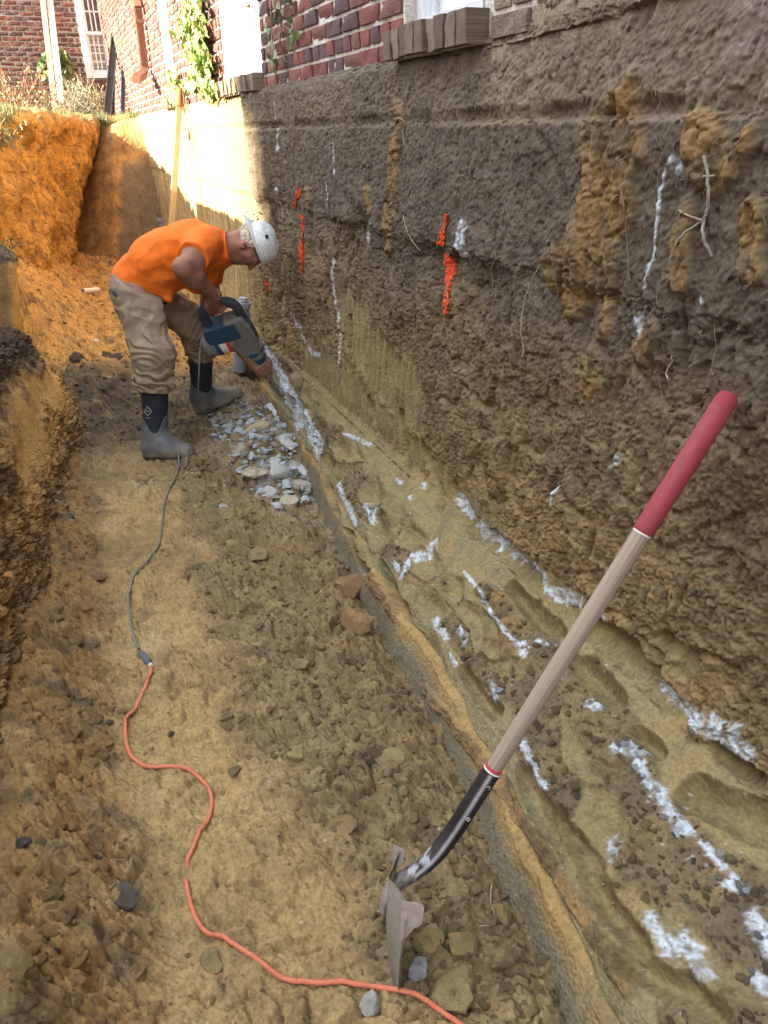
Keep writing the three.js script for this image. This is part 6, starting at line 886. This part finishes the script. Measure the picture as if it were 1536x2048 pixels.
{ const p = Py(183, 588, 0.22), t = thingAt(p.x, floorY(p.x, p.z), p.z); const g = new THREE.CylinderGeometry(0.028, 0.028, 0.17, 14, 1, true); const m = mesh(g, std([0.66, 0.6, 0.52], { side: THREE.DoubleSide, roughness: 0.6, map: fineMap }), 'tube', t); m.rotation.set(0.3, 0.5, 1.35); m.position.y = 0.04; const r = mesh(new THREE.TorusGeometry(0.029, 0.004, 6, 16), std([0.7, 0.66, 0.6]), 'rim', m); r.rotation.x = Math.PI / 2; r.position.y = 0.084; top(t, 'pipe_offcut', 'short pale pipe offcut lying on the orange floor behind the worker', 'pipe offcut'); }
{ const p = Py(160, 553, 0.25), m = mesh(smoothClod(71, 0.6, 0.4, 2, 0.8), std([0.45, 0.05, 0.03])); m.scale.setScalar(0.03); m.position.set(p.x, floorY(p.x, p.z) + 0.015, p.z); top(m, 'brick_chip', 'small bright red chip on the orange floor at the far left', 'brick chip'); }
{ const p = Py(196, 698, 0.04), m = mesh(smoothClod(72, 0.6, 0.4, 2, 0.8), std([0.6, 0.55, 0.45])); m.scale.setScalar(0.035); m.position.set(p.x, floorY(p.x, p.z) + 0.012, p.z); top(m, 'pale_stone', 'pale stone on the orange floor above the dark clods', 'stone'); }
// brown downspout with elbows on the sunlit wall
{
  const x = XW - 0.06, P = [Px(266, -40, XW - 0.02), Px(272, 2, x), Px(276, 18, x), Px(283, 80, x), Px(290, 138, x), Px(287, 149, x - 0.03), Px(272, 158, x - 0.16)], o = P[4], t = thingAt(o.x, o.y, o.z), pm = std([0.27, 0.13, 0.085], { roughness: 0.5, metalness: 0.3, map: fineMap });
  const seg = (a, b, nm) => { const d = b.clone().sub(a), L = d.length() + 0.02, g = new THREE.Group(); g.name = nm; t.add(g); g.position.copy(a.clone().add(b).multiplyScalar(0.5).sub(o)); g.quaternion.setFromUnitVectors(UP, d.normalize()); mesh(new THREE.BoxGeometry(0.07, L, 0.075), pm, 'tube', g); for (let k = 0; k < 4; k++) { const r = mesh(new THREE.BoxGeometry(0.012, L, 0.008), pm, 'ridge', g); r.position.set(-0.026 + k * 0.0175, 0, 0.041); const r2 = mesh(new THREE.BoxGeometry(0.006, L, 0.01), pm, 'ridge', g); r2.position.set(-0.037, 0, -0.028 + k * 0.0185); } };
  seg(P[1], P[0], 'upper_elbow'); seg(P[4], P[2], 'pipe'); seg(P[2], P[1], 'upper_bend'); seg(P[5], P[4], 'lower_bend'); seg(P[6], P[5], 'outlet'); const st = mesh(new THREE.BoxGeometry(0.09, 0.03, 0.1), pm, 'strap', t); st.position.copy(P[2].clone().lerp(P[4], 0.2).sub(o)); top(t, 'downspout', 'brown ribbed metal downspout with a kicked out foot on the sunlit brick wall', 'downspout');
}
// dark steel beams leaning in the corner
function beam(a, b, w, d, c, name, label, cat, map, flange) { const t = thingAt(a.x, a.y, a.z), v = b.clone().sub(a), L = v.length(), q = new THREE.Quaternion().setFromUnitVectors(UP, v.normalize()), m = std(c, { roughness: 0.65, map: map ?? fineMap, bumpMap: fineBump, bumpScale: 0.001 }); const add = (g, nm) => { g.translate(0, L / 2, 0); const o = mesh(g, m, nm, t); o.quaternion.copy(q); }; if (flange) { add(new THREE.BoxGeometry(w, L, 0.012), 'web'); add(new THREE.BoxGeometry(0.012, L, d).translate(-w / 2, 0, 0), 'flange'); add(new THREE.BoxGeometry(0.012, L, d).translate(w / 2, 0, 0), 'flange'); } else add(new THREE.BoxGeometry(w, L, d, 1, 1, 1), 'board'); return top(t, name, label, cat); }
{ const g0 = (x, z) => { const p = Pz(x, 236, z); p.y = GRADE; return p; };
  beam(g0(211, -12.2), Pz(242, -60, -14.4), 0.085, 0.07, [0.022, 0.02, 0.022], 'steel_beam', 'long dark steel channel leaning towards the corner of the walls', 'steel beam', null, true);
  beam(g0(224, -12.6), Pz(228, 90, -13.4), 0.035, 0.03, [0.02, 0.02, 0.022], 'steel_angle', 'short dark steel angle standing beside the leaning channel', 'steel angle', null, true);
  beam(g0(243, -12.3), Pz(250, 20, -12.9), 0.05, 0.04, [0.025, 0.03, 0.045], 'steel_bar', 'thin blue black steel bar leaning right of the channel', 'steel bar', null, true);
  beam(g0(111, -12.9), Pz(82, -30, -14.7), 0.075, 0.05, [0.3, 0.25, 0.19], 'wooden_board', 'left of two weathered boards leaning on the back wall', 'board', woodMap);
  beam(g0(125, -12.85), Pz(96, -30, -14.75), 0.085, 0.04, [0.48, 0.42, 0.35], 'wooden_board', 'right, paler of two weathered boards leaning on the back wall', 'board', woodMap);
}
// ---------------------------------------------------------------- plants
const leafGeo = (() => { // five lobed ivy leaf, slightly folded
  const s = new THREE.Shape(), P = [[0, -0.1], [0.34, -0.22], [0.5, 0.08], [0.3, 0.2], [0.34, 0.5], [0.1, 0.55], [0, 0.95]]; s.moveTo(0, -0.1); for (let i = 1; i < P.length; i++) s.lineTo(...P[i]); for (let i = P.length - 2; i > 0; i--) s.lineTo(-P[i][0], P[i][1]); const g = new THREE.ShapeGeometry(s); const p = g.attributes.position; for (let i = 0; i < p.count; i++) p.setZ(i, Math.abs(p.getX(i)) * 0.3 - 0.12 * p.getY(i) ** 2); g.computeVertexNormals(); return g; })();
const leafMat = (c) => new THREE.MeshPhysicalMaterial({ color: col(...c), roughness: 0.55, transmission: 0.25, thickness: 0, side: THREE.DoubleSide });
const vleaf = new THREE.MeshPhysicalMaterial({ vertexColors: true, roughness: 0.6, transmission: 0.2, thickness: 0, side: THREE.DoubleSide });
const LOC = new THREE.Object3D();
function leafAt(p, s, ry, rx, rz) { LOC.position.copy(p); LOC.rotation.set(rx, ry, rz, 'YXZ'); LOC.scale.setScalar(s); LOC.updateMatrix(); return LOC.matrix.clone(); }
const tinted = (g, c) => { const n = g.attributes.position.count, a = new Float32Array(n * 3); for (let i = 0; i < n; i++) a.set(c, i * 3); g.setAttribute('color', new THREE.BufferAttribute(a, 3)); return g; };
{ // ivy hanging on the shaded bricks; its leaves can be told apart
  const o = Px(560, 90, XW), t = thingAt(o.x, o.y, o.z), greens = [[0.09, 0.17, 0.045], [0.12, 0.2, 0.06], [0.07, 0.13, 0.04], [0.14, 0.2, 0.07]].map(leafMat), browns = [[0.16, 0.09, 0.05], [0.2, 0.12, 0.07]].map(leafMat), stems = [];
  for (const P of [[[545, -20], [543, 40], [546, 90], [552, 140]], [[580, -20], [582, 30], [586, 70], [584, 100]], [[560, -20], [562, 50], [560, 90], [572, 125]], [[548, 10], [560, 40], [578, 60]]]) { const c = new THREE.CatmullRomCurve3(P.map(([x, y]) => Px(x, y, XW - rr(0.012, 0.025)).sub(o))); stems.push(tube(c.getPoints(10), 0.0035, 30, 5)); }
  mesh(mergeGeometries(stems), std([0.13, 0.085, 0.055]), 'stem', t);
  const spots = [[540, 20], [534, 48], [545, 60], [537, 72], [548, 85], [540, 98], [550, 108], [543, 125], [549, 138], [582, 15], [577, 35], [588, 45], [580, 58], [590, 64], [584, 76], [578, 88], [592, 80], [545, 0], [580, 0], [555, 30], [566, 20], [536, 60], [586, 92], [552, 120], [572, 5], [546, 34], [560, 8], [541, 110]];
  for (const [x, y] of spots) { const m = mesh(leafGeo, greens[Math.floor(rnd() * 4)], 'leaf', t); m.applyMatrix4(leafAt(Px(x + rr(-3, 3), y, XW - rr(0.03, 0.06)).sub(o), rr(0.035, 0.06), -Math.PI / 2 + rr(-0.7, 0.7), rr(-0.3, 0.5), Math.PI + rr(-0.6, 0.6))); }
  for (const [x, y] of [[560, 56], [552, 70], [575, 118], [558, 20], [568, 100], [500, 10], [508, 40], [496, 60], [566, 66], [512, 20]]) { const m = mesh(leafGeo, browns[Math.floor(rnd() * 2)], 'leaf', t); m.applyMatrix4(leafAt(Px(x + rr(-3, 3), y, XW - rr(0.03, 0.05)).sub(o), rr(0.03, 0.045), -Math.PI / 2 + rr(-1, 1), rr(-0.5, 0.7), Math.PI + rr(-1, 1))); m.userData.label = 'withered brown leaf'; }
  top(t, 'ivy', 'ivy with green and withered leaves hanging on the shaded bricks', 'ivy');
}
function leafMass(spots, sz, cols, o, geo = leafGeo, ry0 = -Math.PI / 2, spread = 0.8) { const gs = []; for (const p of spots) { const g = geo.clone(); g.applyMatrix4(leafAt(p.clone().sub(o), rr(sz[0], sz[1]), ry0 + rr(-spread, spread), rr(-0.6, 0.6), Math.PI + rr(-0.9, 0.9))); gs.push(tinted(g, cols[Math.floor(rnd() * cols.length)].map((v) => v * rr(0.75, 1.3)))); } return mergeGeometries(gs); }
{ // big sunlit ivy on the far wall
  const o = Px(390, 100, XW), t = thingAt(o.x, o.y, o.z), spots = [], stems = [];
  for (const [pts, w, n] of [[[[385, -30], [392, 30], [398, 80], [404, 120], [412, 160], [418, 190]], 15, 420], [[[352, 60], [368, 50], [384, 60]], 11, 90], [[[344, 140], [352, 160], [350, 180]], 9, 60], [[[372, 0], [380, 60], [378, 110]], 10, 130], [[[340, 160], [346, 200], [356, 205]], 6, 26], [[[395, 150], [380, 170], [362, 165]], 7, 50]]) {
    const c = new THREE.CatmullRomCurve3(pts.map(([x, y]) => V(x, y, 0))); stems.push(tube(c.getPoints(12).map((q) => Px(q.x, q.y, XW - 0.015).sub(o)), 0.006, 30, 5)); for (let i = 0; i < n; i++) { const q = c.getPoint(rnd()); spots.push(Px(q.x + (rnd() + rnd() - 1) * w * 1.2, q.y + rr(-9, 9), XW - rr(0.02, 0.09))); } }
  mesh(mergeGeometries(stems), std([0.16, 0.11, 0.07]), 'stem', t); mesh(leafMass(spots, [0.05, 0.085], [[0.12, 0.19, 0.03], [0.16, 0.22, 0.04], [0.09, 0.15, 0.03], [0.2, 0.22, 0.05]], o), vleaf, 'foliage', t);
  top(t, 'ivy', 'large sunlit yellow green ivy climbing the far brick wall', 'ivy');
}
{ // ivy behind the boards on the back wall
  const o = Pz(112, 130, ZB), t = thingAt(o.x, o.y, o.z), spots = []; for (let i = 0; i < 230; i++) { const u = rnd(), x = 112 + rr(-1, 1) * (12 + 22 * Math.sin(u * 3)), y = 100 + 62 * u; spots.push(Pz(x, y, ZB + rr(0.03, 0.16))); }
  mesh(tube([[112, 170], [110, 140], [118, 115], [132, 108]].map(([x, y]) => Pz(x, y, ZB + 0.03).sub(o)), 0.008, 20, 5), std([0.14, 0.1, 0.07]), 'stem', t); mesh(leafMass(spots, [0.07, 0.12], [[0.08, 0.14, 0.035], [0.11, 0.17, 0.04], [0.06, 0.1, 0.03]], o, leafGeo, 0), vleaf, 'foliage', t); top(t, 'ivy', 'green ivy on the back wall behind the two leaning boards', 'ivy');
}
const blade = (() => { const g = new THREE.BufferGeometry(); g.setAttribute('position', new THREE.Float32BufferAttribute([-0.06, 0, 0, 0.06, 0, 0, -0.04, 0.5, 0.06, 0.04, 0.5, 0.06, 0, 1, 0.25], 3)); g.setAttribute('uv', new THREE.Float32BufferAttribute([0, 0, 1, 0, 0, 0.5, 1, 0.5, 0.5, 1], 2)); g.setIndex([0, 1, 2, 1, 3, 2, 2, 3, 4]); g.computeVertexNormals(); return g; })();
const ovalLeaf = (() => { const s = new THREE.Shape(); s.moveTo(0, 0); s.quadraticCurveTo(0.3, 0.4, 0, 1); s.quadraticCurveTo(-0.3, 0.4, 0, 0); return new THREE.ShapeGeometry(s, 4); })();
function shrub(base, h, r, n, cols, sz, name, label, cat, twig, stemsN = 14) { // upright stems with small leaves spread through the crown
  const t = thingAt(base.x, base.y, base.z), st = [], lv = []; for (let i = 0; i < stemsN; i++) { const a = rr(0, 6.28), L = h * rr(0.5, 1.05), lean = r * rr(0.3, 1.1), P = [V(rr(-0.4, 0.4) * r, 0, rr(-0.3, 0.3) * r)]; for (let k = 1; k <= 4; k++) P.push(V(P[0].x + Math.cos(a) * lean * (k / 4) ** 1.4 + rr(-0.02, 0.02), L * k / 4 * (1 - 0.1 * k / 4), P[0].z + Math.sin(a) * lean * (k / 4) ** 1.4)); const c = new THREE.CatmullRomCurve3(P); st.push(new THREE.TubeGeometry(c, 8, 0.004, 4)); for (let j = 0; j < n / stemsN; j++) { const q = c.getPoint(Math.pow(rr(0.06, 1), 0.8)); lv.push(q.add(V(rr(-0.06, 0.06), rr(-0.05, 0.05), rr(-0.06, 0.06)))); } }
  mesh(mergeGeometries(st), std(twig), 'stem', t); mesh(leafMass(lv, sz, cols, V(), ovalLeaf, 0, 3.1), vleaf, 'foliage', t); return top(t, name, label, cat);
}
{ const gp = (x, z) => { const p = Pz(x, 230, z); p.y = GRADE + 0.01; return p; }, rusty = [[0.252, 0.102, 0.036], [0.300, 0.144, 0.054], [0.204, 0.084, 0.042], [0.240, 0.180, 0.072], [0.144, 0.120, 0.042]], twig = [0.120, 0.072, 0.048];
  shrub(gp(16, -11.6), 0.85, 0.5, 650, rusty, [0.03, 0.055], 'autumn_shrub', 'leftmost russet shrub with sparse orange leaves at the top of the bank', 'shrub', twig);
  shrub(gp(58, -12.4), 0.75, 0.5, 600, rusty, [0.03, 0.055], 'autumn_shrub', 'russet shrub left of the leaning boards', 'shrub', twig);
  shrub(gp(92, -13.0), 0.55, 0.4, 420, [[0.252, 0.120, 0.048], [0.180, 0.150, 0.060], [0.240, 0.180, 0.108]], [0.03, 0.05], 'autumn_shrub', 'low mixed orange and green shrub at the foot of the boards', 'shrub', twig);
  const silver = [[0.252, 0.240, 0.216], [0.192, 0.192, 0.156], [0.300, 0.288, 0.264], [0.132, 0.156, 0.072]];
  shrub(gp(150, -12.6), 0.62, 0.3, 520, silver, [0.025, 0.045], 'dried_weed', 'silvery dried weed right of the boards', 'weed', [0.180, 0.162, 0.132]);
  shrub(gp(172, -12.9), 0.6, 0.26, 420, [[0.072, 0.108, 0.030], [0.120, 0.144, 0.060], [0.240, 0.228, 0.198]], [0.03, 0.055], 'dried_weed', 'green and silver weed below the white sash window', 'weed', [0.150, 0.144, 0.090]);
  shrub(gp(200, -13.1), 0.7, 0.22, 380, [[0.240, 0.180, 0.084], [0.276, 0.228, 0.132], [0.180, 0.156, 0.060]], [0.025, 0.045], 'dried_weed', 'straw coloured weed left of the steel channel', 'weed', [0.210, 0.162, 0.090]);
  shrub(gp(120, -11.9), 0.45, 0.34, 380, [[0.078, 0.102, 0.030], [0.120, 0.132, 0.048], [0.210, 0.198, 0.168]], [0.025, 0.045], 'green_weed', 'low green weed on the bank edge before the boards', 'weed', [0.120, 0.108, 0.060]);
  shrub(Pz(4, 268, -7.7).setY(GRADE - 0.2), 0.22, 0.16, 150, [[0.240, 0.198, 0.072], [0.276, 0.240, 0.120], [0.180, 0.168, 0.060]], [0.03, 0.05], 'dry_grass_tuft', 'dry yellow grass tuft hanging over the left edge of the bank', 'grass tuft', [0.180, 0.132, 0.060], 9);
  shrub(Py(28, 530, 0.82).setY(0.93), 0.07, 0.07, 26, [[0.072, 0.120, 0.030], [0.096, 0.144, 0.042]], [0.03, 0.05], 'seedling', 'small green seedling on the tan block at the left edge', 'seedling', [0.084, 0.096, 0.036], 5);
  const sp = Py(252, 722, 0.02); shrub(V(sp.x, floorY(sp.x, sp.z), sp.z), 0.06, 0.05, 16, [[0.084, 0.144, 0.048], [0.120, 0.180, 0.072]], [0.03, 0.05], 'seedling', 'tiny green sprig on the floor beside the worker\'s calf', 'seedling', [0.084, 0.096, 0.036], 4);
  const s2 = Py(402, 940, 0); shrub(V(s2.x, floorY(s2.x, s2.z), s2.z), 0.04, 0.035, 9, [[0.060, 0.090, 0.036], [0.084, 0.114, 0.048]], [0.022, 0.034], 'seedling', 'tiny dark green leaves beside the looped grey cord', 'seedling', [0.072, 0.084, 0.036], 3);
}
{ // grass along the lip of the trench end
  const N = 16000, g = blade, im = new THREE.InstancedMesh(g, new THREE.MeshPhysicalMaterial({ roughness: 0.75, transmission: 0.15, thickness: 0, side: THREE.DoubleSide }), N), c = new THREE.Color(), edge = [[-5, 226, -7.9], [52, 228, -9.2], [125, 232, -10.5], [184, 241, -11.5], [225, 239, -11.4], [298, 233, -11.3]].map(([x, y, z]) => Pz(x, y, z));
  for (let i = 0; i < N; i++) { const u = rnd() * (edge.length - 1), k = Math.min(Math.floor(u), edge.length - 2), e = edge[k].clone().lerp(edge[k + 1], u - k), back = Math.pow(rnd(), 1.4) * 3.2 - 0.12; const dense = k >= 2 ? 1 : 0.6; if (rnd() > dense) { LOC.scale.setScalar(0.0001); } const p = V(e.x - back * 0.25, GRADE + (back < 0 ? -0.03 : 0), Math.max(e.z - back, ZB + 0.1)); LOC.position.copy(p); const L = rr(0.07, 0.22) * (0.7 + 0.6 * n3(p.x * 3, p.z * 3, 1)); LOC.scale.set(L * 0.5, L, L); LOC.rotation.set(rr(-0.4, 0.5), rr(0, 6.28), 0, 'YXZ'); LOC.updateMatrix(); im.setMatrixAt(i, LOC.matrix); const q = rnd(); c.setRGB(...(q < 0.6 ? [0.07, 0.1, 0.03] : q < 0.85 ? [0.14, 0.12, 0.045] : [0.2, 0.18, 0.1]).map((v) => v * rr(0.7, 1.3))); im.setColorAt(i, c); }
  top(im, 'grass', 'rough grass along the lip of the trench', 'grass', null, 'stuff');
}
{ const pts = [[270, 226], [274, 218], [280, 216], [288, 226], [296, 229]].map(([x, y]) => Pz(x, y, -11.35)); const g = tube(pts, 0.008, 24, 5); g.translate(-pts[0].x, -pts[0].y, -pts[0].z); const m = mesh(g, std([0.5, 0.42, 0.28])); m.position.copy(pts[0]); top(m, 'dry_stalk', 'bent pale dry stalk at the corner of trench lip and wall', 'stalk'); }
renderer.render(scene, camera);
